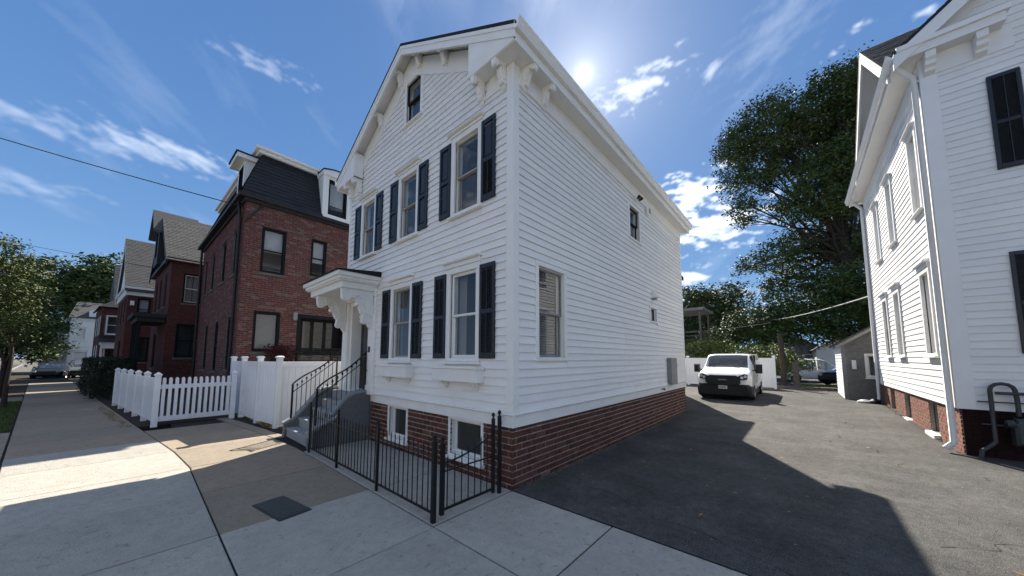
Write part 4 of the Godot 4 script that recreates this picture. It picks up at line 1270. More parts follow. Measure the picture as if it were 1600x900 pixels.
func privacy(t: Node3D, run: Array, pm: ArrayMesh, h: float) -> void:
	var inv := t.transform.affine_inverse()
	for p in run: inst("post", pm, M.vinyl, t, inv * Transform3D(Basis(), p))
	for k in run.size() - 1:
		var F := seg_xf(run[k], run[k + 1])
		var l: float = run[k].distance_to(run[k + 1])
		for y in [[0.06, 0.20], [h - 0.14, h]]:
			var mb := MB.new()
			mb.cham(0.065, l - 0.065, y[0], y[1], -0.022, 0.022, 0.004)
			inst("rail", mb.mesh(), M.vinyl, t, inv * F)
		var n := maxi(1, int(round((l - 0.13) / 0.15)))
		var w := (l - 0.13) / n
		for j in n:
			var mb := MB.new()
			var x0 := 0.065 + j * w + 0.0015
			for z in [-1, 1]:
				mb.T = Transform3D() if z > 0 else Transform3D(Basis(Vector3.UP, PI), Vector3(2 * x0 + w - 0.003, 0, 0))
				mb.cham(x0, x0 + w - 0.003, 0.20, h - 0.14, 0.0, 0.012, 0.004)
			inst("board", mb.mesh(), M.vinyl, t, inv * F)

# ------------------------------------------------------------------ brick houses along the street
# each stands on a node at its front right corner; local x runs along its front (to -x), -z runs back
func brick_body(t: Node3D, wid: float, dep: float, h: float, front: Array, side: Array, kind: int, mortar: Material, seen := 99.0) -> void:
	var TFl := Transform3D(); var TSl := Transform3D(Basis(Vector3(0, 0, -1), Vector3.UP, Vector3(1, 0, 0)), Vector3.ZERO)
	var id := Transform3D()
	var fh := []; var sh := []
	for w in front: fh.append(Rect2(w[0] - w[2] / 2, w[1], w[2], w[3]))
	for w in side: sh.append(Rect2(w[0] - w[2] / 2, w[1], w[2], w[3]))
	var fo := [[0.0, -wid, 0.0], [h, -wid, 0.0]]
	var so := [[0.0, 0.0, dep], [h, 0.0, dep]]
	inst("wall", backing(fo, fh, TFl, -0.003, 0.2).mesh(), mortar, t)
	inst("wall", backing(so, sh, TSl, -0.003, 0.2).mesh(), mortar, t)
	bricks(t, id, [[0.0, -wid, 0.0], [h, -wid, 0.0]], fh, TFl, kind, Vector2.ZERO, 0.205, 0.066, 0.011)
	bricks(t, id, [[0.0, 0.0, minf(dep, seen)], [h, 0.0, minf(dep, seen)]], sh, TSl, kind, Vector2.ZERO, 0.205, 0.066, 0.011)
	var mb := MB.new()
	mb.box(-wid, -wid + 0.2, 0, h, -dep, -0.21); mb.box(-wid + 0.21, -0.21, 0, h, -dep, -dep + 0.2)
	inst("wall", mb.mesh(), mortar, t)
	for pair in [[front, TFl], [side, TSl]]:
		for w in pair[0]:
			if w.size() > 4 and w[4].has("own"): continue
			var o: Dictionary = {"case": 0.06, "frame": M.dark_frame, "sash": M.dark_frame, "proud": -0.05, "sill": false}
			o.merge(w[4] if w.size() > 4 else {}, true)
			var f := window(t, id, pair[1] * Transform3D(Basis(), Vector3(w[0], w[1] + 0.06, -0.03)), w[2] - 0.12, w[3] - 0.12, o)
			var s := MB.new()
			s.cham(-w[2] / 2 - 0.06, w[2] / 2 + 0.06, -0.16, -0.062, 0.0, 0.075, 0.01)
			inst("stone_sill", s.mesh(), M.brownstone, f)

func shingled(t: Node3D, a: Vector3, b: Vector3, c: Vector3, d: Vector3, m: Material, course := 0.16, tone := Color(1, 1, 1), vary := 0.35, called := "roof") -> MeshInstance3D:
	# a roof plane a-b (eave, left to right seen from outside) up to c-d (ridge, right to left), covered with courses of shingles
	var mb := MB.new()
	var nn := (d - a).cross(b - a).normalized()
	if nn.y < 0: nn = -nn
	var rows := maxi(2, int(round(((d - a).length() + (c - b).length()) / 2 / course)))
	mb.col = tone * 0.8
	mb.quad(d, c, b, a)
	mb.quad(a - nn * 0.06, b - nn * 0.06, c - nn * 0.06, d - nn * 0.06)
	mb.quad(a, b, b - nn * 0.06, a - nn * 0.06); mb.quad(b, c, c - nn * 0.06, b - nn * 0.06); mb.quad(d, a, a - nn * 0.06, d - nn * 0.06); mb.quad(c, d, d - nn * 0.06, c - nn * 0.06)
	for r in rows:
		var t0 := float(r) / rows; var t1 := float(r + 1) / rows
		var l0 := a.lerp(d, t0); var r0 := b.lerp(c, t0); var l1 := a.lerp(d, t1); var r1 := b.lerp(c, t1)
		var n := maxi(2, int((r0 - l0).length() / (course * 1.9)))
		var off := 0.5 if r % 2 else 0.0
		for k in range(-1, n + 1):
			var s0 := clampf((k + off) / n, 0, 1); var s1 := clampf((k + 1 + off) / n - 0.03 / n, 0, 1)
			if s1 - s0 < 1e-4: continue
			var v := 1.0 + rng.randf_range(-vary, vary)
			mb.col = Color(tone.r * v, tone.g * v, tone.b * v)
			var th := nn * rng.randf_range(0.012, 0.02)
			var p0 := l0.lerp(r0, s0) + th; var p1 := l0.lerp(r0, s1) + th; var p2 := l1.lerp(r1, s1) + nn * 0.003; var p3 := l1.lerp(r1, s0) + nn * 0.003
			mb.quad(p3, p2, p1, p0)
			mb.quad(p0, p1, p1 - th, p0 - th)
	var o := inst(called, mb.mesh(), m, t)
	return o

func brick_house_1() -> void:
	var t := thing("brick_house", "red brick house with black mansard roof and white dormers behind the white fences", "house", Vector3(-14.6, 0, -2.15), deg_to_rad(1.7), "brick houses along the street")
	var h := 7.62
	var front := [[-1.35, 4.95, 0.85, 1.75], [-3.5, 4.95, 0.85, 1.75], [-6.0, 4.95, 0.85, 1.75], [-8.0, 4.95, 0.85, 1.75], [-1.5, 1.35, 0.85, 2.0], [-4.0, 1.25, 1.0, 2.1], [-6.5, 1.25, 1.0, 2.1]]
	var side := [[0.89, 4.93, 0.78, 1.72, {"dark": false, "cover": "shade", "shade_to": 0.48, "room": 2.2}], [2.43, 5.10, 0.60, 1.55, {"dark": false, "cover": "shade", "shade_to": 0.38, "room": 2.2}], [0.83, 2.02, 0.82, 1.48, {"dark": false, "cover": "blind", "room": 0.4, "fixed": true}], [2.72, 1.55, 1.86, 1.97, {"own": true}]]
	brick_body(t, 9.0, 7.5, h, front, side, 1, M.old_mortar)
	# cornice under the roof
	var mb := MB.new()
	mb.box(-9.1, 0.10, h - 0.22, h - 0.10, -7.6, 0.08); mb.box(-9.2, 0.20, h - 0.10, h + 0.02, -7.7, 0.26)
	inst("cornice", mb.mesh(), M.brown_trim, t)
	# mansard: steep slates, white upper cornice, flat top
	var y0 := h + 0.02; var y1 := 9.62; var e := 0.62
	var A := Vector3(-9.15, y0, 0.2); var B := Vector3(0.15, y0, 0.2); var C := Vector3(0.15, y0, -7.65); var D := Vector3(-9.15, y0, -7.65)
	var a := Vector3(-8.5, y1, -0.45); var b := Vector3(-0.5, y1, -0.45); var c := Vector3(-0.5, y1, -7.0); var d := Vector3(-8.5, y1, -7.0)
	var tone := Color(1, 1, 1)
	shingled(t, A, B, b, a, M.slate, 0.17, tone, 0.3, "mansard_roof"); shingled(t, B, C, c, b, M.slate, 0.17, tone, 0.3, "mansard_roof"); shingled(t, D, A, a, d, M.slate, 0.34, tone, 0.3, "mansard_roof"); shingled(t, C, D, d, c, M.slate, 0.34, tone, 0.3, "mansard_roof")
	mb = MB.new()
	mb.box(-8.62, -0.38, y1 - 0.02, y1 + 0.10, -7.12, -0.33); mb.box(-8.72, -0.28, y1 + 0.10, y1 + 0.20, -7.22, -0.23)
	inst("upper_cornice", mb.mesh(), M.trim, t)
	mb = MB.new()
	mb.box(-8.65, -0.35, y1 + 0.20, y1 + 0.24, -7.15, -0.30)
	inst("flat_roof", mb.mesh(), M.black_roof, t)
	# dormer on the side slope, with a low arched head
	var ds := Transform3D(Basis(Vector3(0, 0, -1), Vector3.UP, Vector3(1, 0, 0)), Vector3(0.14, 0, 0))
	mb = MB.new()
	mb.T = ds
	mb.box(2.40, 2.62, 7.75, 9.45, -0.85, 0.02); mb.box(3.38, 3.60, 7.75, 9.45, -0.85, 0.02); mb.box(2.44, 3.56, 7.62, 7.80, -0.75, 0.03); mb.box(2.62, 3.38, 9.34, 9.45, -0.75, 0.02)
	var arch := PackedVector2Array([Vector2(2.36, 9.45)])
	for k in 9: arch.append(Vector2(lerpf(2.36, 3.64, k / 8.0), 9.62 + 0.13 * sin(PI * k / 8.0)))
	arch.append(Vector2(3.64, 9.45))
	mb.prism(arch, -0.75, 0.10)
	var dm := inst("dormer", mb.mesh(), M.trim, t)
	mb = MB.new()
	mb.T = ds
	for k in 8:
		var x0 := lerpf(2.34, 3.66, k / 8.0); var x1 := lerpf(2.34, 3.66, (k + 1) / 8.0)
		var ya := 9.625 + 0.13 * sin(PI * k / 8.0); var yb := 9.625 + 0.13 * sin(PI * (k + 1) / 8.0)
		mb.hex([Vector3(x0, ya, -0.8), Vector3(x1, yb, -0.8), Vector3(x1, yb, 0.13), Vector3(x0, ya, 0.13), Vector3(x0, ya + 0.04, -0.8), Vector3(x1, yb + 0.04, -0.8), Vector3(x1, yb + 0.04, 0.13), Vector3(x0, ya + 0.04, 0.13)])
	inst("dormer_roof", mb.mesh(), M.black_roof, dm)
	window(dm, Transform3D(), ds * Transform3D(Basis(), Vector3(3.0, 7.86, -0.03)), 0.64, 1.42, {"case": 0.06, "frame": M.dark_frame, "sash": M.dark_frame, "sill": false, "proud": 0.01, "dark": false, "cover": "shade", "shade_to": 0.03, "room": 0.25, "fixed": true})
	# dormer on the front slope, seen from its side
	mb = MB.new()
	mb.box(-2.0, -1.86, 7.66, 9.35, -0.75, -0.02); mb.box(-1.09, -0.95, 7.66, 9.35, -0.75, -0.02); mb.box(-1.86, -1.09, 7.66, 7.84, -0.75, -0.02); mb.box(-1.86, -1.09, 9.22, 9.35, -0.75, -0.02)
	mb.box(-2.15, -0.80, 9.35, 9.52, -0.9, 0.24)
	dm = inst("dormer", mb.mesh(), M.trim, t)
	mb = MB.new()
	mb.box(-2.18, -0.77, 9.52, 9.57, -0.95, 0.28)
	inst("dormer_roof", mb.mesh(), M.black_roof, dm)
	window(dm, Transform3D(), Transform3D(Basis(), Vector3(-1.475, 7.86, -0.03)), 0.70, 1.34, {"case": 0.04, "frame": M.dark_frame, "sill": false, "proud": 0.01, "room": 0.4, "room_side": 0.02})
	# downpipes
	mb = MB.new()
	mb.tube([Vector3(-0.55, h - 0.1, 0.14), Vector3(-0.45, 6.9, 0.08), Vector3(-0.45, 0.3, 0.08)], 0.05, 0.05, 8)
	inst("downpipe", mb.mesh(), M.brown_trim, t)
	mb = MB.new()
	mb.tube([Vector3(-8.85, h - 0.1, 0.12), Vector3(-8.85, 0.3, 0.08)], 0.05, 0.05, 8)
	inst("downpipe", mb.mesh(), M.brown_trim, t)
	mb = MB.new()
	mb.T = Transform3D(Basis(Vector3(0, 0, -1), Vector3.UP, Vector3(1, 0, 0)), Vector3.ZERO)
	mb.tube([Vector3(0.55, h - 0.15, 0.06), Vector3(0.20, 7.0, 0.06), Vector3(-0.02, 6.6, 0.06)], 0.03, 0.03, 6)
	inst("conduit", mb.mesh(), M.brown_trim, t)
	# deep black alcove with glazed doors at its back
	mb = MB.new()
	mb.T = Transform3D(Basis(Vector3(0, 0, -1), Vector3.UP, Vector3(1, 0, 0)), Vector3.ZERO)
	var ax := 1.79; var bx := 3.65; var ay := 1.55; var by := 3.52; var dz := -0.55
	mb.quad(Vector3(ax, by, 0), Vector3(ax, by, dz), Vector3(ax, ay, dz), Vector3(ax, ay, 0)); mb.quad(Vector3(bx, by, dz), Vector3(bx, by, 0), Vector3(bx, ay, 0), Vector3(bx, ay, dz))
	mb.quad(Vector3(ax, by, 0), Vector3(bx, by, 0), Vector3(bx, by, dz), Vector3(ax, by, dz)); mb.quad(Vector3(ax, ay, dz), Vector3(bx, ay, dz), Vector3(bx, ay, 0), Vector3(ax, ay, 0))
	mb.box(ax, ax + 0.12, ay, by, -0.06, 0.02); mb.box(bx - 0.10, bx, ay, by, -0.06, 0.02); mb.box(ax + 0.12, bx - 0.10, by - 0.14, by, -0.06, 0.019)
	for q in [[ax, ax + 0.36], [2.44, 2.56], [2.92, 3.04], [3.30, bx]]: mb.box(q[0], q[1], ay, by, dz - 0.03, dz + 0.03)
	for q in [[ay, ay + 0.16], [by - 0.22, by]]: mb.box(ax, bx, q[0], q[1], dz - 0.03, dz + 0.031)
	var alc := inst("patio_door", mb.mesh(), M.dark_frame, t)
	for q in [[2.15, 2.44], [2.56, 2.92], [3.04, 3.30]]:
		mb = MB.new()
		mb.T = Transform3D(Basis(Vector3(0, 0, -1), Vector3.UP, Vector3(1, 0, 0)), Vector3.ZERO)
		mb.quad(Vector3(q[0], by - 0.2, dz), Vector3(q[1], by - 0.2, dz), Vector3(q[1], ay + 0.15, dz), Vector3(q[0], ay + 0.15, dz))
		inst("pane", mb.mesh(), M.pane, alc)
	# balcony in front of the wide window: slatted black rail
	mb = MB.new()
	mb.T = Transform3D(Basis(Vector3(0, 0, -1), Vector3.UP, Vector3(1, 0, 0)), Vector3.ZERO)
	mb.box(1.60, 3.95, 1.40, 1.50, 0.02, 0.75)
	for x in [1.62, 2.78, 3.90]: mb.box(x, x + 0.05, 1.50, 2.15, 0.68, 0.73)
	for z in [[0.68, 0.73]]: mb.box(1.62, 3.95, 2.13, 2.18, z[0], z[1])
	var bal := inst("balcony", mb.mesh(), M.dark_frame, t)
	for k in 6:
		mb = MB.new()
		mb.T = Transform3D(Basis(Vector3(0, 0, -1), Vector3.UP, Vector3(1, 0, 0)), Vector3.ZERO)
		mb.box(1.64, 3.93, 1.54 + k * 0.095, 1.605 + k * 0.095, 0.69, 0.71)
		inst("slat", mb.mesh(), M.weathered_wood if k in [1, 2, 3] else M.dark_frame, bal)
	mb = MB.new()
	mb.T = Transform3D(Basis(Vector3(0, 0, -1), Vector3.UP, Vector3(1, 0, 0)), Vector3.ZERO)
	mb.cham(1.62, 1.76, 3.25, 3.55, 0.01, 0.12, 0.01)
	inst("lamp_box", mb.mesh(), M.metal_grey, t)

func gable_roof(t: Node3D, wid: float, dep: float, h: float, ridge: float, over: float, m: Material, tone: Color, gm: Material, called := "gable") -> void:
	# ridge along z over a body whose right wall is at x = 0
	var xr := -wid / 2
	var s := (ridge - h) / (wid / 2)
	var ye := h - s * 0.25
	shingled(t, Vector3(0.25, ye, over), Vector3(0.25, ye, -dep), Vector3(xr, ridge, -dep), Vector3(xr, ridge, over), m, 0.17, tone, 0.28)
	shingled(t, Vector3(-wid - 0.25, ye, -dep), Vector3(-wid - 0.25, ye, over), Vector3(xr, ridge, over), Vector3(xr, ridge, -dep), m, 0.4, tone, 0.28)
	var mb := MB.new()
	mb.prism(PackedVector2Array([Vector2(-wid, h), Vector2(0, h), Vector2(xr, ridge - 0.1)]), -0.15, 0.0)
	mb.prism(PackedVector2Array([Vector2(-wid, h), Vector2(0, h), Vector2(xr, ridge - 0.1)]), -dep, -dep + 0.15)
	var g := inst(called, mb.mesh(), gm, t)
	mb = MB.new()
	for k in [-1, 1]:
		var x0: float = xr; var x1: float = xr + k * (wid / 2 + 0.25)
		var p := [Vector3(x0, ridge - 0.07, over - 0.04), Vector3(x1, ye - 0.07, over - 0.04)]
		var d := Vector3(0, -0.22, 0); var z := Vector3(0, 0, 0.05)
		if k > 0: mb.hex([p[0] + d, p[1] + d, p[1] + d + z, p[0] + d + z, p[0], p[1], p[1] + z, p[0] + z])
		else: mb.hex([p[1] + d, p[0] + d, p[0] + d + z, p[1] + d + z, p[1], p[0], p[0] + z, p[1] + z])
	inst("bargeboard", mb.mesh(), gm, g)

func brick_house_2() -> void:
	var t := thing("brick_house", "dark brick house with grey gabled roof and black porch next to the mansard house", "house", Vector3(-24.6, 0, -0.76), deg_to_rad(4.0), "brick houses along the street")
	var h := 7.05
	var side := [[0.86, 4.72, 0.74, 1.62, {"dark": false, "cover": "curtain", "drawn": 0.5, "drawn2": 0.45, "room": 0.4, "sash": M.trim}], [0.78, 1.80, 0.82, 1.80]]
	var front := [[-1.6, 4.6, 0.85, 1.8], [-3.6, 4.6, 0.85, 1.8], [-5.4, 4.6, 0.85, 1.8], [-4.2, 1.2, 1.2, 2.0]]
	brick_body(t, 6.6, 8.0, h, front, side, 2, M.dark_mortar, 3.2)
	var mb := MB.new()
	mb.box(-6.75, 0.14, h - 0.16, h + 0.03, -8.1, 0.20)
	inst("cornice", mb.mesh(), M.brown_trim, t)
	gable_roof(t, 6.6, 8.0, h + 0.1, 10.3, 0.25, M.grey_shingle, Color(0.95, 0.97, 0.97), M.brown_trim)
	# a steep front dormer under its own small roof
	mb = MB.new()
	mb.prism(PackedVector2Array([Vector2(-4.1, 9.12), Vector2(-2.5, 9.12), Vector2(-2.5, 9.3), Vector2(-3.3, 10.2), Vector2(-4.1, 9.3)]), -0.6, 0.35)
	mb.box(-4.1, -3.72, h + 0.05, 9.12, -0.6, 0.35); mb.box(-2.88, -2.5, h + 0.05, 9.12, -0.6, 0.35); mb.box(-3.72, -2.88, h + 0.05, 7.6, -0.6, 0.35)
	var dm := inst("dormer", mb.mesh(), M.brown_trim, t)
	mb = MB.new()
	mb.prism(PackedVector2Array([Vector2(-4.5, 8.95), Vector2(-3.3, 10.42), Vector2(-2.1, 8.95), Vector2(-2.1, 8.83), Vector2(-3.3, 10.28), Vector2(-4.5, 8.83)]), -1.3, 0.62)
	inst("dormer_roof", mb.mesh(), M.grey_shingle, dm)
	window(dm, Transform3D(), Transform3D(Basis(), Vector3(-3.3, 7.64, 0.35)), 0.76, 1.44, {"case": 0.04, "frame": M.dark_frame, "sill": false, "proud": 0.01, "room": 0.4, "room_side": 0.02})
	# porch: black roof on posts with a rail
	mb = MB.new()
	mb.box(-3.4, -0.12, 3.62, 3.85, 0.05, 1.02); mb.box(-3.5, -0.02, 3.85, 4.05, 0.05, 1.16)
	var pr := inst("porch", mb.mesh(), M.brown_trim, t)
	for x in [-3.3, -2.3, -1.3, -0.26]:
		mb = MB.new()
		mb.box(x, x + 0.12, 0.7, 3.62, 0.86, 0.98)
		inst("post", mb.mesh(), M.dark_frame, pr)
	mb = MB.new()
	mb.box(-3.4, -0.12, 0.0, 0.7, 0.05, 1.02)
	inst("floor", mb.mesh(), M.brownstone, pr)
	for k in 19:
		mb = MB.new()
		mb.box(-3.3 + k * 0.165, -3.27 + k * 0.165, 0.75, 1.6, 0.90, 0.93)
		inst("baluster", mb.mesh(), M.dark_frame, pr)
	mb = MB.new()
	mb.box(-3.35, -0.18, 1.6, 1.66, 0.88, 0.95)
	inst("handrail", mb.mesh(), M.dark_frame, pr)
	# downpipe and small white lamp on the side wall
	mb = MB.new()
	mb.T = Transform3D(Basis(Vector3(0, 0, -1), Vector3.UP, Vector3(1, 0, 0)), Vector3.ZERO)
	mb.tube([Vector3(1.42, h, 0.06), Vector3(1.42, 0.2, 0.06)], 0.05, 0.05, 8)
	inst("downpipe", mb.mesh(), M.brown_trim, t)
	mb = MB.new()
	mb.T = Transform3D(Basis(Vector3(0, 0, -1), Vector3.UP, Vector3(1, 0, 0)), Vector3.ZERO)
	mb.cham(1.30, 1.42, 5.05, 5.30, 0.06, 0.2, 0.02)
	inst("lamp_box", mb.mesh(), M.far_white, t)

func brick_house_3() -> void:
	var t := thing("brick_house", "narrow brick house with tall grey shingle roof and white gable trim", "house", Vector3(-33.5, 0, 0.84), deg_to_rad(5.0), "brick houses along the street")
	var h := 6.0
	var side := [[0.75, 4.35, 0.62, 1.5, {"dark": false, "cover": "shade", "shade_to": 0.4, "room": 0.4}], [0.8, 1.5, 0.7, 1.7]]
	var front := [[-1.5, 4.2, 0.85, 1.6], [-3.6, 4.2, 0.85, 1.6], [-5.6, 4.2, 0.85, 1.6], [-3.0, 1.0, 1.6, 2.0]]
	brick_body(t, 7.0, 8.0, h, front, side, 2, M.dark_mortar, 2.6)
	var mb := MB.new()
	mb.box(-7.1, 0.10, h - 0.02, h + 0.42, -8.1, 0.10); mb.box(-7.2, 0.2, h + 0.42, h + 0.54, -8.2, 0.2)
	inst("cornice", mb.mesh(), M.far_white, t)
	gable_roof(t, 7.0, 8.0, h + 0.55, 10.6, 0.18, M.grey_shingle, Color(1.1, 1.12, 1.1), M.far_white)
	mb = MB.new()
	mb.T = Transform3D(Basis(Vector3(0, 0, -1), Vector3.UP, Vector3(1, 0, 0)), Vector3.ZERO)
	mb.cham(0.12, 0.30, 5.3, 5.6, 0.02, 0.16, 0.03)
	inst("lamp_box", mb.mesh(), M.far_white, t)

func brick_house_4() -> void:
	var t := thing("brick_house", "bright red brick house with white-framed windows and grey roof farther down the street", "house", Vector3(-43.0, 0, 2.35), deg_to_rad(6.0), "brick houses along the street")
	var h := 6.0
	var wo := {"frame": M.far_white, "sash": M.far_white, "case": 0.12, "proud": 0.03}
	var side := [[0.60, 3.70, 0.72, 1.60, wo], [0.75, 0.6, 1.0, 2.1, wo]]
	var front := [[-1.4, 3.7, 0.8, 1.6, wo], [-3.0, 3.7, 0.8, 1.6, wo], [-5.0, 3.7, 0.8, 1.6, wo], [-2.2, 0.8, 0.9, 2.0, wo], [-4.6, 0.8, 0.9, 2.0, wo]]
	brick_body(t, 7.0, 8.0, h, front, side, 0, M.dark_mortar, 2.2)
	var a := Vector3(-7.2, h, 0.2); var b := Vector3(0.2, h, 0.2); var c := Vector3(0.2, h, -2.4)
	shingled(t, b, c, Vector3(-1.7, 7.45, -2.4), Vector3(-1.7, 7.45, -1.5), M.slate, 0.2, Color(1, 1, 1.05), 0.2)
	shingled(t, a, b, Vector3(-1.7, 7.45, -1.5), Vector3(-5.2, 7.45, -1.5), M.slate, 0.3, Color(1, 1, 1.05), 0.2)
	shingled(t, Vector3(-1.0, 6.2, -0.6), Vector3(-1.0, 6.2, -8.0), Vector3(-3.6, 10.3, -8.0), Vector3(-3.6, 10.3, -0.6), M.grey_shingle, 0.22, Color(1, 0.95, 0.9), 0.2)
	shingled(t, Vector3(-6.2, 6.2, -8.0), Vector3(-6.2, 6.2, -0.6), Vector3(-3.6, 10.3, -0.6), Vector3(-3.6, 10.3, -8.0), M.grey_shingle, 0.4, Color(1, 0.95, 0.9), 0.2)
	var mb := MB.new()
	mb.prism(PackedVector2Array([Vector2(-6.2, 6.2), Vector2(-1.0, 6.2), Vector2(-3.6, 10.2)]), -0.75, -0.62)
	inst("gable", mb.mesh(), M.brown_trim, t)
	# white arched side porch
	mb = MB.new()
	mb.box(0.05, 0.9, 2.85, 3.05, -2.3, 0.0)
	mb.box(0.75, 0.87, 0.0, 2.85, -0.15, -0.03); mb.box(0.75, 0.87, 0.0, 2.85, -2.2, -2.08); mb.box(0.74, 0.88, 2.55, 2.85, -2.2, -0.03)
	var p := inst("porch", mb.mesh(), M.far_white, t)
	mb = MB.new()
	mb.hex([Vector3(0.02, 3.06, -2.4), Vector3(1.0, 3.06, -2.4), Vector3(1.0, 3.06, 0.1), Vector3(0.02, 3.06, 0.1), Vector3(0.02, 3.5, -2.4), Vector3(0.9, 3.12, -2.4), Vector3(0.9, 3.12, 0.1), Vector3(0.02, 3.5, 0.1)])
	inst("porch_roof", mb.mesh(), M.slate, p)

func far_white_house() -> void:
	var t := thing("white_house", "distant white clapboard house with grey roof and bay behind the parked cars", "house", Vector3(-66, 0, 4.6), deg_to_rad(6.0))
	var id := Transform3D()
	var TSl := Transform3D(Basis(Vector3(0, 0, -1), Vector3.UP, Vector3(1, 0, 0)), Vector3.ZERO)
	# its wall towards the viewer faces +x; local x of that wall runs to -z
	var so := [[0.0, -1.3, 6.0], [6.4, -1.3, 6.0]]
	var holes := [Rect2(-0.75, 4.0, 0.62, 1.35), Rect2(-0.85, 1.0, 1.0, 1.5), Rect2(1.2, 4.0, 0.62, 1.35), Rect2(1.2, 1.0, 0.7, 1.5)]
	inst("wall", backing(so, holes, TSl).mesh(), M.far_white, t)
	clapboards(t, id, [[0.4, -1.2, 3.0], [6.3, -1.2, 3.0]], holes, TSl, 0.2, [M.far_white], 0.03, true)
	for r in holes: window(t, id, TSl * Transform3D(Basis(), Vector3(r.get_center().x, r.position.y, 0)), r.size.x, r.size.y, {"frame": M.far_white, "sash": M.far_white, "case": 0.12, "head": 0.1})
	var mb := MB.new()
	mb.box(-6.0, -0.13, 0, 6.4, -6.0, 1.3)
	inst("body", mb.mesh(), M.far_white, t)
	mb = MB.new()
	mb.box(-6.1, 0.15, 6.4, 6.65, -6.1, 1.45); mb.box(-0.1, 0.06, 3.1, 3.35, -6.0, 1.36)
	inst("cornice", mb.mesh(), M.far_white, t)
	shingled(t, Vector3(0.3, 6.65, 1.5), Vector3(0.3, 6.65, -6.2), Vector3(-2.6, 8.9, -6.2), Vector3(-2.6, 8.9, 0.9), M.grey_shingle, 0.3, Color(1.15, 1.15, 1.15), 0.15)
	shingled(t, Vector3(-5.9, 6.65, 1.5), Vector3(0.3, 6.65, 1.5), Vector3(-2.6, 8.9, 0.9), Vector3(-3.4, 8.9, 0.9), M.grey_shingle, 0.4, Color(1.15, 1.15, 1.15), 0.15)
	mb = MB.new()
	mb.T = TSl
	mb.prism(PackedVector2Array([Vector2(0.0, 6.66), Vector2(2.0, 6.66), Vector2(2.0, 7.6), Vector2(1.0, 8.2), Vector2(0.0, 7.6)]), -1.8, 0.05)
	var dm := inst("dormer", mb.mesh(), M.far_white, t)
	mb = MB.new()
	mb.T = TSl * Transform3D(Basis(Vector3.RIGHT, PI / 2), Vector3(1.0, 7.3, 0.04))
	mb.lathe(Vector3.ZERO, [[0.0, 0.02], [0.35, 0.02], [0.35, 0.0]], 12)
	inst("round_window", mb.mesh(), M.far_grey, dm)  # plain grey disc in place of a round window
	# bay and porch towards the street
	mb = MB.new()
	mb.box(-4.5, -0.6, 0.0, 4.9, 1.3, 3.2)
	var bay := inst("bay", mb.mesh(), M.far_white, t)
	mb = MB.new()
	mb.hex([Vector3(-4.7, 4.9, 1.2), Vector3(-0.4, 4.9, 1.2), Vector3(-0.4, 4.9, 3.4), Vector3(-4.7, 4.9, 3.4), Vector3(-4.2, 6.0, 1.2), Vector3(-0.9, 6.0, 1.2), Vector3(-1.2, 6.0, 2.4), Vector3(-3.9, 6.0, 2.4)])
	inst("bay_roof", mb.mesh(), M.slate, bay)
	window(bay, id, TSl * Transform3D(Basis(), Vector3(-2.3, 3.1, -0.6)), 0.7, 1.2, {"frame": M.far_white})
	window(bay, id, TSl * Transform3D(Basis(), Vector3(-2.3, 0.9, -0.6)), 0.7, 1.4, {"frame": M.far_white})

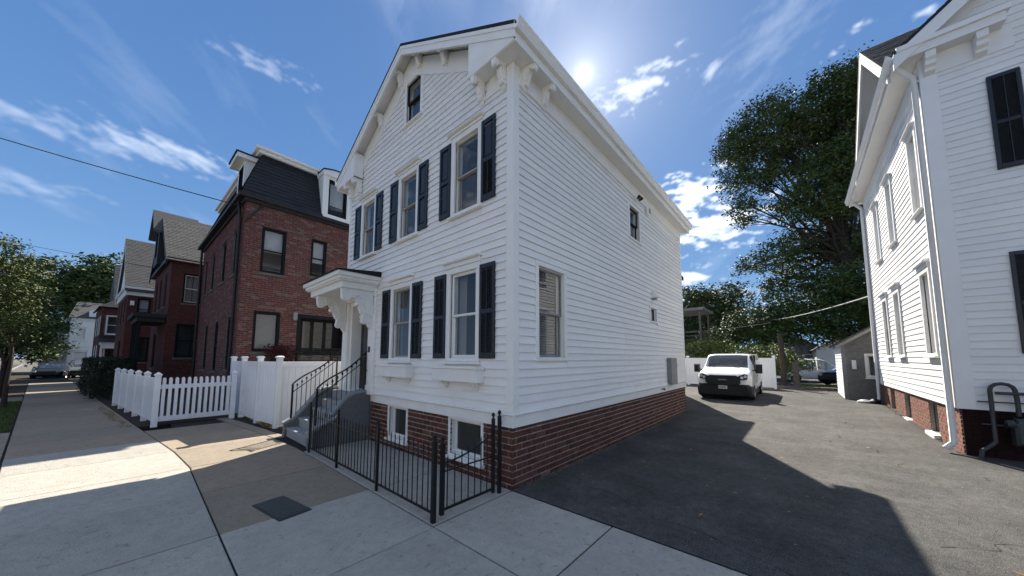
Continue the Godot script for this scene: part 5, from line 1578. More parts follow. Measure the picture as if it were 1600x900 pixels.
# ------------------------------------------------------------------ the neighbour's white house, right of the driveway
func neighbour_house() -> void:
	var t := thing("clapboard_house", "weathered white clapboard house with gas meter and sunlit side wall across the driveway", "house", Vector3(RX + 3.5, 0, -14.5))
	var inv := t.transform.affine_inverse()
	var TW := wall_nx(RX); var TF := wall_z(RZ)
	var zb := -18.55; var sk := 0.86
	var side := []
	for z in [-11.50, -14.42, -16.20]: side.append([z, 1.92, 0.62, 1.78])
	for z in [-11.42, -14.12, -16.30]: side.append([z, 5.15, 0.60, 1.75])
	var oh := []; var ch := []
	for w in side:
		oh.append(Rect2(w[0] - w[2] / 2, w[1], w[2], w[3]))
		ch.append(Rect2(w[0] - w[2] / 2 - 0.10, w[1] - 0.10, w[2] + 0.20, w[3] + 0.20))
	wpart(t, "side_wall", backing([[sk, zb, RZ], [8.1, zb, RZ]], oh, TW), M.old_siding_a)
	clapboards(t, inv, [[sk, zb + 0.14, RZ - 0.16], [7.62, zb + 0.14, RZ - 0.16]], ch, TW, 0.142, [M.old_siding_a, M.old_siding_b, M.clapboard_c], 0.024)
	for i in side.size():
		var w = side[i]
		window(t, inv, TW * Transform3D(Basis(), Vector3(w[0], w[1], 0)), w[2], w[3], {"head": 0.16 if i < 3 else 0.05, "proud": 0.05, "room": 0.6, "cover": "shade", "shade_to": 0.48, "frame": M.old_siding_b})
	# front wall with its gable
	var xr := RX + 7.4; var xc := RX + 3.7; var ry := 11.6
	var fo := [Rect2(3.42, 5.3, 0.8, 1.75), Rect2(3.42, 1.9, 0.8, 1.9)]
	wpart(t, "front_wall", backing([[sk, RX, xr], [8.40, RX, xr], [ry - 0.16, xc - 0.02, xc + 0.02]], fo, TF), M.old_siding_a)
	var fc := []
	for r in fo: fc.append(r.grow(0.1))
	clapboards(t, inv, [[sk, RX + 0.20, xr - 0.2], [8.22, RX + 0.20, xr - 0.2], [11.1, xc - 0.2, xc + 0.2]], fc, TF, 0.142, [M.old_siding_a, M.old_siding_b], 0.022)
	for i in 2:
		window(t, inv, TF * Transform3D(Basis(), Vector3(3.82, fo[i].position.y, 0)), 0.8, fo[i].size.y, {"room": 0.6, "frame": M.old_siding_b})
		shutter(t, inv, TF * Transform3D(Basis(), Vector3(2.95, fo[i].position.y + (0.02 if i == 0 else 0.0), 0.026)), 0.36, 1.85, Vector2(1, 1))
		shutter(t, inv, TF * Transform3D(Basis(), Vector3(4.34, fo[i].position.y + (0.02 if i == 0 else 0.0), 0.026)), 0.36, 1.85, Vector2(1, 1))
	var mb := MB.new()
	mb.box(xr - 0.12, xr, 0, 8.1, zb, RZ - 0.13); mb.box(RX + 0.13, xr - 0.13, 0, 8.1, zb, zb + 0.12)
	wpart(t, "rear_wall", mb, M.old_siding_a)
	# corner boards
	mb = MB.new()
	mb.T = TF; mb.cham(RX - 0.03, RX + 0.20, sk, 7.62, 0.0, 0.03, 0.005)
	wpart(t, "corner_board", mb, M.old_siding_a)
	mb = MB.new()
	mb.T = TW; mb.cham(RZ - 0.16, RZ + 0.0, sk, 7.62, 0.0, 0.029, 0.005)
	wpart(t, "corner_board", mb, M.old_siding_a)
	mb = MB.new()
	mb.T = TW; mb.cham(zb, zb + 0.14, sk, 7.62, 0.0, 0.029, 0.005)
	wpart(t, "corner_board", mb, M.old_siding_b)
	# friezes
	mb = MB.new()
	mb.T = TW; mb.cham(zb, RZ, 7.62, 8.02, 0.0, 0.032, 0.005); mb.box(zb, RZ, 7.58, 7.62, 0.0, 0.05)
	mb.T = TF; mb.cham(RX - 0.03, RX + 1.1, 7.62, 8.04, 0.0, 0.033, 0.005)
	wpart(t, "frieze", mb, M.old_siding_a)
	# eaves: level box, fascia and gutter on the driveway side; boxed return with brackets on the front
	var xo := RX - 0.38; var zf := RZ + 0.32
	mb = MB.new()
	mb.box(xo + 0.02, RX + 0.02, 8.02, 8.06, zb - 0.3, zf - 0.02)
	mb.box(xo, xo + 0.03, 7.98, 8.22, zb - 0.3, zf - 0.02)
	wpart(t, "eave_box", mb, M.old_siding_a)
	mb = MB.new()
	mb.T = Transform3D(Basis(), Vector3(xo - 0.003, 0, 0))
	mb.prism(PackedVector2Array([Vector2(0, 8.08), Vector2(-0.06, 8.08), Vector2(-0.10, 8.14), Vector2(-0.09, 8.18), Vector2(-0.12, 8.22), Vector2(-0.11, 8.22), Vector2(-0.01, 8.10), Vector2(0, 8.22)]), zb - 0.32, zf + 0.01)
	wpart(t, "gutter", mb, M.old_siding_a)
	mb = MB.new()
	mb.box(xo + 0.032, RX + 0.98, 8.03, 8.20, RZ + 0.034, zf - 0.03); mb.box(xo + 0.032, RX + 1.02, 8.20, 8.30, RZ + 0.034, zf + 0.02)
	wpart(t, "eave_return", mb, M.old_siding_a)
	for x in [RX + 0.10, RX + 0.72]:
		mb = MB.new()
		mb.T = Transform3D(Basis(Vector3(0, 0, 1), Vector3.UP, Vector3(-1, 0, 0)), Vector3(x, 8.028, RZ + 0.034))
		mb.prism(PackedVector2Array([Vector2(0, 0), Vector2(0.22, 0), Vector2(0.22, -0.14), Vector2(0.17, -0.18), Vector2(0.17, -0.26), Vector2(0.10, -0.30), Vector2(0.10, -0.36), Vector2(0, -0.40)]), -0.07, 0.07)
		wpart(t, "bracket", mb, M.old_siding_a)
	# roofs: main gable along z, cross gable towards the driveway
	var pitch := (ry - 8.2) / (xc - xo)
	for s in [-1, 1]:
		var xe: float = xo - 0.02 if s < 0 else 2 * xc - xo + 0.02
		if s < 0: shingled_w(t, inv, Vector3(xe, 8.22, zb - 0.3), Vector3(xe, 8.22, zf), Vector3(xc, ry, zf), Vector3(xc, ry, zb - 0.3))
		else: shingled_w(t, inv, Vector3(xe, 8.22, zf), Vector3(xe, 8.22, zb - 0.3), Vector3(xc, ry, zb - 0.3), Vector3(xc, ry, zf))
		mb = MB.new()
		var p := [Vector3(xc, ry - 0.07, zf - 0.05), Vector3(xe, 8.15, zf - 0.05)]
		var d := Vector3(0, -0.30, 0); var k := Vector3(0, 0, 0.05)
		var f := [Vector3(xc, ry - 0.10, RZ - 0.1), Vector3(xe, 8.12, RZ - 0.1)]
		var d2 := Vector3(0, -0.03, 0); var k2 := Vector3(0, 0, 0.365)
		if s > 0:
			mb.hex([p[0] + d, p[1] + d, p[1] + d + k, p[0] + d + k, p[0], p[1], p[1] + k, p[0] + k]); mb.hex([f[0] + d2, f[1] + d2, f[1] + d2 + k2, f[0] + d2 + k2, f[0], f[1], f[1] + k2, f[0] + k2])
		else:
			mb.hex([p[1] + d, p[0] + d, p[0] + d + k, p[1] + d + k, p[1], p[0], p[0] + k, p[1] + k]); mb.hex([f[1] + d2, f[0] + d2, f[0] + d2 + k2, f[1] + d2 + k2, f[1], f[0], f[0] + k2, f[1] + k2])
		wpart(t, "rake_board", mb, M.old_siding_a)
	var za := -10.60; var zc := -13.35; var zd := -16.35; var gy := 10.75
	mb = MB.new()   # cross gable wall
	mb.T = TW
	mb.prism(PackedVector2Array([Vector2(zd + 0.25, 8.23), Vector2(za - 0.25, 8.23), Vector2(zc, gy - 0.2)]), -0.1, 0.0)
	wpart(t, "cross_gable", mb, M.old_siding_b)
	shingled_w(t, inv, Vector3(xo - 0.05, 8.24, za), Vector3(xc, 8.24, za), Vector3(xc, gy, zc), Vector3(xo - 0.05, gy, zc))
	shingled_w(t, inv, Vector3(xc, 8.24, zd), Vector3(xo - 0.05, 8.24, zd), Vector3(xo - 0.05, gy, zc), Vector3(xc, gy, zc))
	mb = MB.new()
	for s in [-1, 1]:
		var ze: float = za if s > 0 else zd
		var p := [Vector3(xo - 0.04, gy - 0.07, zc), Vector3(xo - 0.04, 8.17, ze)]
		var d := Vector3(0, -0.28, 0); var k := Vector3(0.05, 0, 0)
		var d2 := Vector3(0, -0.03, 0); var k2 := Vector3(RX - xo + 0.06, 0, 0)
		for q in [[d, k], [d2, k2]]:
			if s > 0: mb.hex([p[0] + q[0], p[0] + q[0] + q[1], p[1] + q[0] + q[1], p[1] + q[0], p[0], p[0] + q[1], p[1] + q[1], p[1]])
			else: mb.hex([p[1] + q[0], p[1] + q[0] + q[1], p[0] + q[0] + q[1], p[0] + q[0], p[1], p[1] + q[1], p[0] + q[1], p[0]])
	wpart(t, "rake_board", mb, M.old_siding_a)
	# foundation: pink brick on the side, painted dark on the front
	var bw := []
	for z in [-12.25, -14.70, -16.75]: bw.append(Rect2(z - 0.33, 0.10, 0.66, 0.70))
	wpart(t, "foundation", backing([[-0.1, zb, RZ - 0.03], [sk, zb, RZ - 0.03]], bw, wall_nx(RX + 0.03)), M.mortar)
	bricks(t, inv, [[-0.05, zb, RZ - 0.012], [sk, zb, RZ - 0.012]], bw, wall_nx(RX + 0.03), 3, Vector2.ZERO, 0.205, 0.0665)
	wpart(t, "foundation", backing([[-0.1, RX + 0.03, xr], [sk, RX + 0.03, xr]], [], wall_z(RZ - 0.03)), M.maroon)
	bricks(t, inv, [[-0.05, RX + 0.012, RX + 3.0], [sk, RX + 0.012, RX + 3.0]], [], wall_z(RZ - 0.03), 4, Vector2.ZERO, 0.205, 0.0665)
	for r in bw:
		var f := window(t, inv, wall_nx(RX + 0.03) * Transform3D(Basis(), Vector3(r.get_center().x, r.position.y, -0.06)), 0.66, 0.70, {"case": 0.04, "proud": 0.0, "fixed": true, "sill": false, "frame": M.metal_grey})
		mb = MB.new()
		mb.cham(-0.38, 0.38, -0.10, 0.0, 0.0, 0.16, 0.015)
		inst("stone_sill", mb.mesh(), M.far_white, f)
	# downspouts
	mb = MB.new()
	mb.T = TW
	var zs := RZ - 0.06
	square_pipe(mb, [Vector3(zs + 0.20, 8.10, 0.40), Vector3(zs + 0.10, 7.90, 0.26), Vector3(zs, 7.72, 0.09), Vector3(zs, 0.20, 0.09), Vector3(zs + 0.02, 0.08, 0.20)], 0.05)
	wpart(t, "downspout", mb, M.old_siding_b)
	mb = MB.new()
	mb.T = TW
	square_pipe(mb, [Vector3(zb + 0.1, 8.08, 0.36), Vector3(zb + 0.07, 7.70, 0.08), Vector3(zb + 0.07, 0.30, 0.08), Vector3(zb + 0.07, 0.17, 0.20), Vector3(zb + 0.10, 0.15, 0.45)], 0.05)
	wpart(t, "downspout", mb, M.old_siding_b)

func square_pipe(mb: MB, pts: Array, w: float) -> void: mb.tube(pts, w * 1.25, w * 1.25, 4)

func shingled_w(t: Node3D, inv: Transform3D, a: Vector3, b: Vector3, c: Vector3, d: Vector3) -> void:
	var o := shingled(t, a, b, c, d, M.slate, 0.16, Color(1.25, 1.2, 1.18), 0.35)
	o.transform = inv

func gas_meter() -> void:
	var t := thing("gas_meter", "dark grey gas meter with bent pipes on the maroon foundation of the weathered house", "gas meter", Vector3(3.0, 0.0, RZ + 0.2))
	var inv := t.transform.affine_inverse()
	var z := RZ + 0.16
	var mb := MB.new()   # riser from the ground, over the top in a bend
	var p := [Vector3(2.33, 0.0, z + 0.10), Vector3(2.35, 0.16, z + 0.10), Vector3(2.45, 0.24, z + 0.06), Vector3(2.53, 0.32, z), Vector3(2.53, 1.25, z)]
	for k in 7: p.append(Vector3(2.66 - 0.13 * cos(PI * k / 6.0), 1.25 + 0.11 * sin(PI * k / 6.0), z))
	p.append(Vector3(2.80, 1.10, z)); p.append(Vector3(2.80, 0.80, z))
	mb.tube(p, 0.030, 0.030, 10)
	wpart(t, "inlet_pipe", mb, M.pipe)
	mb = MB.new()
	p = [Vector3(2.58, 1.19, z + 0.02), Vector3(2.92, 1.19, z + 0.02)]
	for k in 5: p.append(Vector3(2.92 + 0.07 * sin(PI / 2 * k / 4.0), 1.12 + 0.07 * cos(PI / 2 * k / 4.0), z + 0.02))
	p.append(Vector3(2.99, 0.75, z + 0.02))
	mb.tube(p, 0.028, 0.028, 10)
	wpart(t, "outlet_pipe", mb, M.pipe)
	mb = MB.new()
	mb.T = Transform3D(Basis(), Vector3(2.90, 0, z))
	mb.cham(-0.18, 0.18, 0.30, 0.68, -0.10, 0.12, 0.04); mb.cham(-0.15, 0.15, 0.66, 0.76, -0.08, 0.08, 0.02)
	var body := wpart(t, "meter_body", mb, M.dark_grey_metal)
	mb = MB.new()
	mb.T = Transform3D(Basis(), Vector3(2.90, 0, z))
	mb.cham(-0.08, 0.13, 0.58, 0.66, 0.12, 0.13, 0.004)
	inst("dial", mb.mesh(), M.metal_grey, body)
	mb = MB.new()
	mb.T = Transform3D(Basis(), Vector3(2.90, 0, z))
	mb.cham(-0.06, 0.08, 0.46, 0.53, 0.12, 0.124, 0.002)
	inst("label_plate", mb.mesh(), M.plate, body)
	mb = MB.new()
	mb.T = Transform3D(Basis(Vector3.FORWARD, PI / 2), Vector3(2.70, 0.66, z + 0.03))
	mb.lathe(Vector3.ZERO, [[0.0, -0.06], [0.07, -0.05], [0.07, 0.03], [0.03, 0.05], [0.03, 0.14]], 12)
	wpart(t, "regulator", mb, M.pipe)
	mb = MB.new()
	mb.tube([Vector3(2.40, 0.62, z), Vector3(2.64, 0.62, z)], 0.014, 0.014, 6)
	mb.tube([Vector3(2.40, 1.02, z - 0.08), Vector3(3.4, 1.02, z - 0.08)], 0.012, 0.012, 6)
	wpart(t, "bracing", mb, M.pipe)
	t = thing("splash_block", "small pale boot and dark elbow at the foot of the far downspout", "drain", Vector3(1.85, 0.1, -18.45))
	mb = MB.new()
	mb.T = Transform3D(Basis(), Vector3(1.72, lot_y(-18.4), -18.45))
	mb.lathe(Vector3.ZERO, [[0.22, 0.0], [0.20, 0.07], [0.10, 0.12], [0.0, 0.13]], 10)
	wpart(t, "boot", mb, M.galvanized)
	mb = MB.new()
	mb.T = Transform3D(Basis(), Vector3(1.98, lot_y(-18.4), -18.40))
	mb.lathe(Vector3.ZERO, [[0.16, 0.0], [0.15, 0.10], [0.06, 0.18], [0.0, 0.18]], 10)
	wpart(t, "elbow", mb, M.plastic_black)

# ------------------------------------------------------------------ shed at the back of the driveway
func shed() -> void:
	var y := 0.12
	var t := thing("garden_shed", "low grey clapboard shed with white window behind the weathered house", "shed", Vector3(1.32, y, -19.6))
	var inv := t.transform.affine_inverse()
	var x0 := 1.30; var x1 := 5.5; var z0 := -19.6; var z1 := -23.2
	var eave := 2.35 + y; var peak := 3.75 + y; var xc := (x0 + x1) / 2
	var T := wall_z(z0)
	var hole := [Rect2(2.02, 0.95 + y, 0.85, 0.85)]
	wpart(t, "front_wall", backing([[y, x0, x1], [eave, x0, x1], [peak, xc - 0.02, xc + 0.02]], hole, T), M.shed_grey)
	clapboards(t, inv, [[y + 0.02, x0 + 0.09, x1 - 0.09], [eave, x0 + 0.09, x1 - 0.09], [peak - 0.1, xc - 0.05, xc + 0.05]], [hole[0].grow(0.09)], T, 0.14, [M.shed_grey])
	var TL := wall_nx(x0)
	wpart(t, "side_wall", backing([[y, z1, z0], [eave, z1, z0]], [], TL), M.far_white)
	clapboards(t, inv, [[y + 0.02, z1, z0 - 0.09], [eave - 0.05, z1, z0 - 0.09]], [], TL, 0.14, [M.far_white, M.old_siding_b])
	window(t, inv, T * Transform3D(Basis(), Vector3(2.445, 0.95 + y, 0)), 0.85, 0.85, {"case": 0.09, "fixed": true, "cover": "curtain", "drawn": 0.2, "drawn2": 0.1, "room": 0.6})
	var mb := MB.new()
	mb.T = T; mb.cham(x0 - 0.02, x0 + 0.09, y, eave - 0.02, 0, 0.03, 0.004)
	mb.T = TL; mb.cham(z0 - 0.09, z0, y, eave - 0.03, 0, 0.029, 0.004)
	wpart(t, "corner_board", mb, M.far_grey)
	mb = MB.new()
	mb.box(x0 + 0.1, x1, y, eave, z1, z1 + 0.1); mb.box(x1 - 0.1, x1, y, eave, z1 + 0.11, z0 - 0.13)
	wpart(t, "rear_wall", mb, M.shed_grey)
	var e := 0.22
	for s in [-1, 1]:
		var xe: float = x0 - e if s < 0 else x1 + e
		var ye := eave - e * (peak - eave) / (xc - x0)
		var o: MeshInstance3D
		if s < 0: o = shingled(t, Vector3(xe, ye + 0.08, z1 - e), Vector3(xe, ye + 0.08, z0 + e), Vector3(xc, peak + 0.08, z0 + e), Vector3(xc, peak + 0.08, z1 - e), M.grey_shingle, 0.2, Color(1.2, 1.2, 1.2), 0.2)
		else: o = shingled(t, Vector3(xe, ye + 0.08, z0 + e), Vector3(xe, ye + 0.08, z1 - e), Vector3(xc, peak + 0.08, z1 - e), Vector3(xc, peak + 0.08, z0 + e), M.grey_shingle, 0.3, Color(1.2, 1.2, 1.2), 0.2)
		o.transform = inv
		mb = MB.new()
		var p := [Vector3(xc, peak + 0.01, z0 + e - 0.04), Vector3(xe, ye + 0.01, z0 + e - 0.04)]
		var d := Vector3(0, -0.13, 0); var k := Vector3(0, 0, 0.04)
		if s > 0: mb.hex([p[0] + d, p[1] + d, p[1] + d + k, p[0] + d + k, p[0], p[1], p[1] + k, p[0] + k])
		else: mb.hex([p[1] + d, p[0] + d, p[0] + d + k, p[1] + d + k, p[1], p[0], p[0] + k, p[1] + k])
		wpart(t, "bargeboard", mb, M.metal_grey)
	mb = MB.new()
	mb.T = T
	mb.cham(1.55, 1.68, 1.25 + y, 1.62 + y, 0.02, 0.10, 0.02)
	wpart(t, "lamp_box", mb, M.far_white)

# ------------------------------------------------------------------ vehicles
func loft(mb: MB, rings: Array, glass: MB = null, open := {}) -> void:   # rings of equal length, closed round, smooth along and across; the quads in open [ring, side] are glazed
	var nr := rings.size(); var np: int = rings[0].size()
	var nor := []
	for i in nr:
		var row := []
		for k in np:
			var du: Vector3 = rings[mini(i + 1, nr - 1)][k] - rings[maxi(i - 1, 0)][k]
			var dv: Vector3 = rings[i][(k + 1) % np] - rings[i][(k + np - 1) % np]
			row.append(du.cross(dv).normalized())
		nor.append(row)
	var c0 := Vector3.ZERO
	for p in rings[nr / 2]: c0 += p / np
	var flip := 0.0
	for k in np: flip += nor[nr / 2][k].dot(rings[nr / 2][k] - c0)
	var sg := -1.0 if flip < 0 else 1.0
	for i in nr - 1:
		for k in np:
			var j := (k + 1) % np
			var a: Vector3 = rings[i][k]; var b: Vector3 = rings[i][j]; var c: Vector3 = rings[i + 1][j]; var d: Vector3 = rings[i + 1][k]
			var na: Vector3 = nor[i][k] * sg; var nb: Vector3 = nor[i][j] * sg; var nc: Vector3 = nor[i + 1][j] * sg; var nd: Vector3 = nor[i + 1][k] * sg
			var to := mb
			if open.has(i * 100 + k): to = glass
			if sg > 0:
				to.stri([a, b, c], [na, nb, nc]); to.stri([a, c, d], [na, nc, nd])
			else:
				to.stri([a, c, b], [na, nc, nb]); to.stri([a, d, c], [na, nd, nc])
	for e in [[0, 1], [nr - 1, -1]]:
		var r: Array = rings[e[0]]
		for k in range(1, np - 1):
			if e[1] * sg > 0: mb.tri(r[0], r[k + 1], r[k])
			else: mb.tri(r[0], r[k], r[k + 1])

func body_ring(z: float, y0: float, yb: float, yt: float, w0: float, wb: float, wt: float) -> Array:   # cross section of a vehicle: sill, belt, roof
	var r := []
	for s in [1, -1]:
		var half := [Vector3(w0 * 0.9, y0, z), Vector3(w0, y0 + 0.08, z), Vector3(lerpf(w0, wb, 0.6), lerpf(y0, yb, 0.5), z), Vector3(wb, yb, z), Vector3(lerpf(wb, wt, 0.45), lerpf(yb, yt, 0.45), z), Vector3(wt, yt - 0.10, z), Vector3(wt - 0.06, yt - 0.025, z), Vector3(wt * 0.55, yt, z)]
		if s < 0: half.reverse()
		for p in half: r.append(Vector3(p.x * s, p.y, p.z))
	return r

func wheel(parent: Node3D, at: Vector3, r: float, w: float, inward: float) -> void:
	var B := Basis(Vector3(0, 0, 1), -PI / 2)
	var mb := MB.new()
	mb.T = Transform3D(B, at)
	mb.lathe(Vector3.ZERO, [[r * 0.6, -w], [r * 0.92, -w], [r, -w * 0.7], [r, w * 0.7], [r * 0.92, w], [r * 0.6, w]], 24)
	var o := inst("wheel", mb.mesh(), M.tyre, parent)
	mb = MB.new()
	mb.T = Transform3D(B, at)
	mb.lathe(Vector3.ZERO, [[0.0, w * 0.75], [r * 0.2, w * 0.8], [r * 0.5, w * 0.6], [r * 0.62, w * 0.98], [r * 0.6, -w * 0.98], [r * 0.3, -w * 0.7], [0.0, -w * 0.75]], 18)
	inst("rim", mb.mesh(), M.rim_metal, o)

func van() -> void:
	var t := thing("delivery_van", "white delivery van with black bumper parked at the back of the driveway", "van", Vector3(-2.47, 0.118, -15.85))
	t.scale = Vector3.ONE * 0.93
	# local: nose towards +z at z = 0
	var mb := MB.new()
	var rings := []
	for q in [[0.0, 0.62, 0.86, 1.00, 0.80, 0.86, 0.74], [-0.10, 0.42, 0.92, 1.14, 0.95, 0.99, 0.88], [-0.32, 0.38, 1.0, 1.25, 1.01, 1.03, 0.93], [-0.70, 0.36, 1.08, 1.34, 1.02, 1.03, 0.94], [-1.00, 0.36, 1.14, 1.42, 1.02, 1.03, 0.90], [-1.35, 0.36, 1.18, 1.76, 1.02, 1.03, 0.86], [-1.66, 0.36, 1.20, 1.98, 1.02, 1.03, 0.85], [-2.0, 0.36, 1.20, 2.04, 1.02, 1.03, 0.87], [-2.4, 0.36, 1.20, 2.05, 1.02, 1.03, 0.875], [-3.0, 0.36, 1.20, 2.06, 1.02, 1.03, 0.88], [-5.2, 0.36, 1.20, 2.06, 1.02, 1.03, 0.88], [-5.5, 0.40, 1.20, 2.03, 1.0, 1.01, 0.86]]:
		rings.append(body_ring(q[0], q[1], q[2], q[3], q[4], q[5], q[6]))
	var open := {}
	for i in [4, 5]:
		for k in [6, 7, 8]: open[i * 100 + k] = true
	for i in [6, 7]:
		for k in [3, 4, 10, 11]: open[i * 100 + k] = true
	var glass := MB.new()
	loft(mb, rings, glass, open)
	inst("body", mb.mesh(), M.van_white, t)
	inst("glazing", glass.mesh(), M.pane, t)
	# cab seen through the glass: dashboard, seats, wheel, bulkhead
	mb = MB.new()
	mb.box(-0.85, 0.85, 1.05, 1.36, -1.36, -1.02); mb.box(-0.98, 0.98, 0.42, 1.98, -2.62, -2.56); mb.box(-0.96, 0.96, 0.42, 0.50, -2.56, -0.5)
	inst("cab_lining", mb.mesh(), M.cabin, t)
	for x in [-0.48, 0.48]:
		mb = MB.new()
		mb.T = Transform3D(Basis(), Vector3(x, 0, 0))
		mb.cham(-0.26, 0.26, 0.85, 1.50, -2.25, -2.08, 0.05); mb.cham(-0.15, 0.15, 1.52, 1.72, -2.22, -2.10, 0.04); mb.cham(-0.26, 0.26, 0.75, 0.95, -2.1, -1.6, 0.04)
		inst("seat", mb.mesh(), M.cabin, t)
	mb = MB.new()
	var sw := []
	for k in 17: sw.append(Vector3(0.48 + 0.19 * cos(TAU * k / 16), 1.40 + 0.16 * sin(TAU * k / 16), -1.50 - 0.10 * sin(TAU * k / 16)))
	mb.tube(sw, 0.015, 0.015, 6)
	inst("steering_wheel", mb.mesh(), M.plastic_black, t)
	# black lower bumper with fog lamps, grille with bars, badge lettering
	mb = MB.new()
	rings = []
	for q in [[0.045, 0.24, 0.46, 0.71, 0.84, 0.90, 0.88], [-0.06, 0.12, 0.44, 0.725, 0.98, 1.01, 0.99], [-0.45, 0.12, 0.42, 0.71, 1.03, 1.04, 1.035], [-0.62, 0.16, 0.42, 0.66, 1.02, 1.035, 1.03]]:
		rings.append(body_ring(q[0], q[1], q[2], q[3], q[4], q[5], q[6]))
	loft(mb, rings)
	inst("bumper", mb.mesh(), M.plastic_black, t)
	mb = MB.new()
	mb.box(-0.96, 0.96, 0.14, 0.40, -5.2, -0.4)
	inst("underbody", mb.mesh(), M.plastic_black, t)
	mb = MB.new()
	var gp := PackedVector2Array()
	for q in [[-0.54, 0.69], [0.54, 0.69], [0.66, 0.78], [0.62, 1.0], [0.50, 1.08], [-0.50, 1.08], [-0.62, 1.0], [-0.66, 0.78]]: gp.append(Vector2(q[0], q[1]))
	mb.T = Transform3D(Basis(Vector3.RIGHT, -0.18), Vector3(0, 0.02, 0.25))
	mb.prism(gp, -0.20, 0.0)
	var gr := inst("grille", mb.mesh(), M.plastic_black, t)
	for k in 3:
		mb = MB.new()
		mb.T = Transform3D(Basis(Vector3.RIGHT, -0.18), Vector3(0, 0.02, 0.25))
		mb.cham(-0.50, 0.50, 0.79 + k * 0.085, 0.815 + k * 0.085, 0.0, 0.016, 0.005)
		inst("grille_bar", mb.mesh(), M.plastic_black, gr)
	mb = MB.new()   # worn chrome lettering, too small to read
	mb.T = Transform3D(Basis(Vector3.RIGHT, -0.18), Vector3(0, 0.02, 0.25))
	for k in 6: mb.cham(-0.16 + k * 0.055, -0.122 + k * 0.055, 0.865, 0.905, 0.0, 0.022, 0.004)
	inst("badge", mb.mesh(), M.rim_metal, gr)
	mb = MB.new()
	mb.cham(-0.16, 0.16, 0.50, 0.64, 0.04, 0.062, 0.003)
	var pl := inst("number_plate", mb.mesh(), M.plate, t)
	mb = MB.new()
	for k in 6: mb.box(-0.12 + k * 0.042, -0.095 + k * 0.042, 0.545, 0.60, 0.062, 0.064)
	inst("characters", mb.mesh(), M.wire, pl)
	for s in [-1, 1]:
		mb = MB.new()
		mb.T = Transform3D(Basis(Vector3.UP, s * 0.42) * Basis(Vector3.RIGHT, -0.28), Vector3(s * 0.76, 1.02, 0.035))
		mb.prism(PackedVector2Array([Vector2(-s * 0.15, -0.12), Vector2(s * 0.13, -0.10), Vector2(s * 0.17, 0.10), Vector2(s * 0.05, 0.14), Vector2(-s * 0.17, 0.05)]), -0.22, 0.0)
		var hl := inst("headlight", mb.mesh(), M.plastic_black, t)
		for c in [[-0.06, -0.03], [0.07, 0.02]]:
			mb = MB.new()
			mb.T = Transform3D(Basis(Vector3.UP, s * 0.42) * Basis(Vector3.RIGHT, -0.28) * Basis(Vector3.RIGHT, PI / 2), Vector3(s * 0.76, 1.02, 0.035) + Basis(Vector3.UP, s * 0.42) * Basis(Vector3.RIGHT, -0.28) * Vector3(s * c[0], c[1], 0.0))
			mb.lathe(Vector3.ZERO, [[0.06, 0.0], [0.055, 0.012], [0.0, 0.02]], 12)
			inst("lens", mb.mesh(), M.lamp_lens, hl)
		mb = MB.new()
		mb.T = Transform3D(Basis(Vector3.RIGHT, PI / 2), Vector3(s * 0.62, 0.36, 0.02))
		mb.lathe(Vector3.ZERO, [[0.05, 0.0], [0.045, 0.02], [0.0, 0.025]], 12)
		inst("fog_lamp", mb.mesh(), M.lamp_lens, t)
		mb = MB.new()   # mirror on its arm
		mb.tube([Vector3(s * 1.0, 1.28, -1.18), Vector3(s * 1.16, 1.30, -1.12)], 0.035, 0.03, 6)
		mb.T = Transform3D(Basis(Vector3.UP, s * 0.2), Vector3(s * 1.22, 1.36, -1.10))
		mb.cham(-0.12, 0.12, -0.20, 0.20, -0.08, 0.08, 0.05)
		inst("mirror", mb.mesh(), M.plastic_black, t)
		wheel(t, Vector3(s * 0.93, 0.335, -0.98), 0.335, 0.11, 0); wheel(t, Vector3(s * 0.93, 0.335, -4.3), 0.335, 0.11, 0)
	mb = MB.new()
	for s in [-1, 1]: mb.tube([Vector3(s * 0.55, 1.40, -0.86), Vector3(s * 0.05, 1.47, -0.92)], 0.010, 0.010, 5)
	inst("wiper", mb.mesh(), M.plastic_black, t)

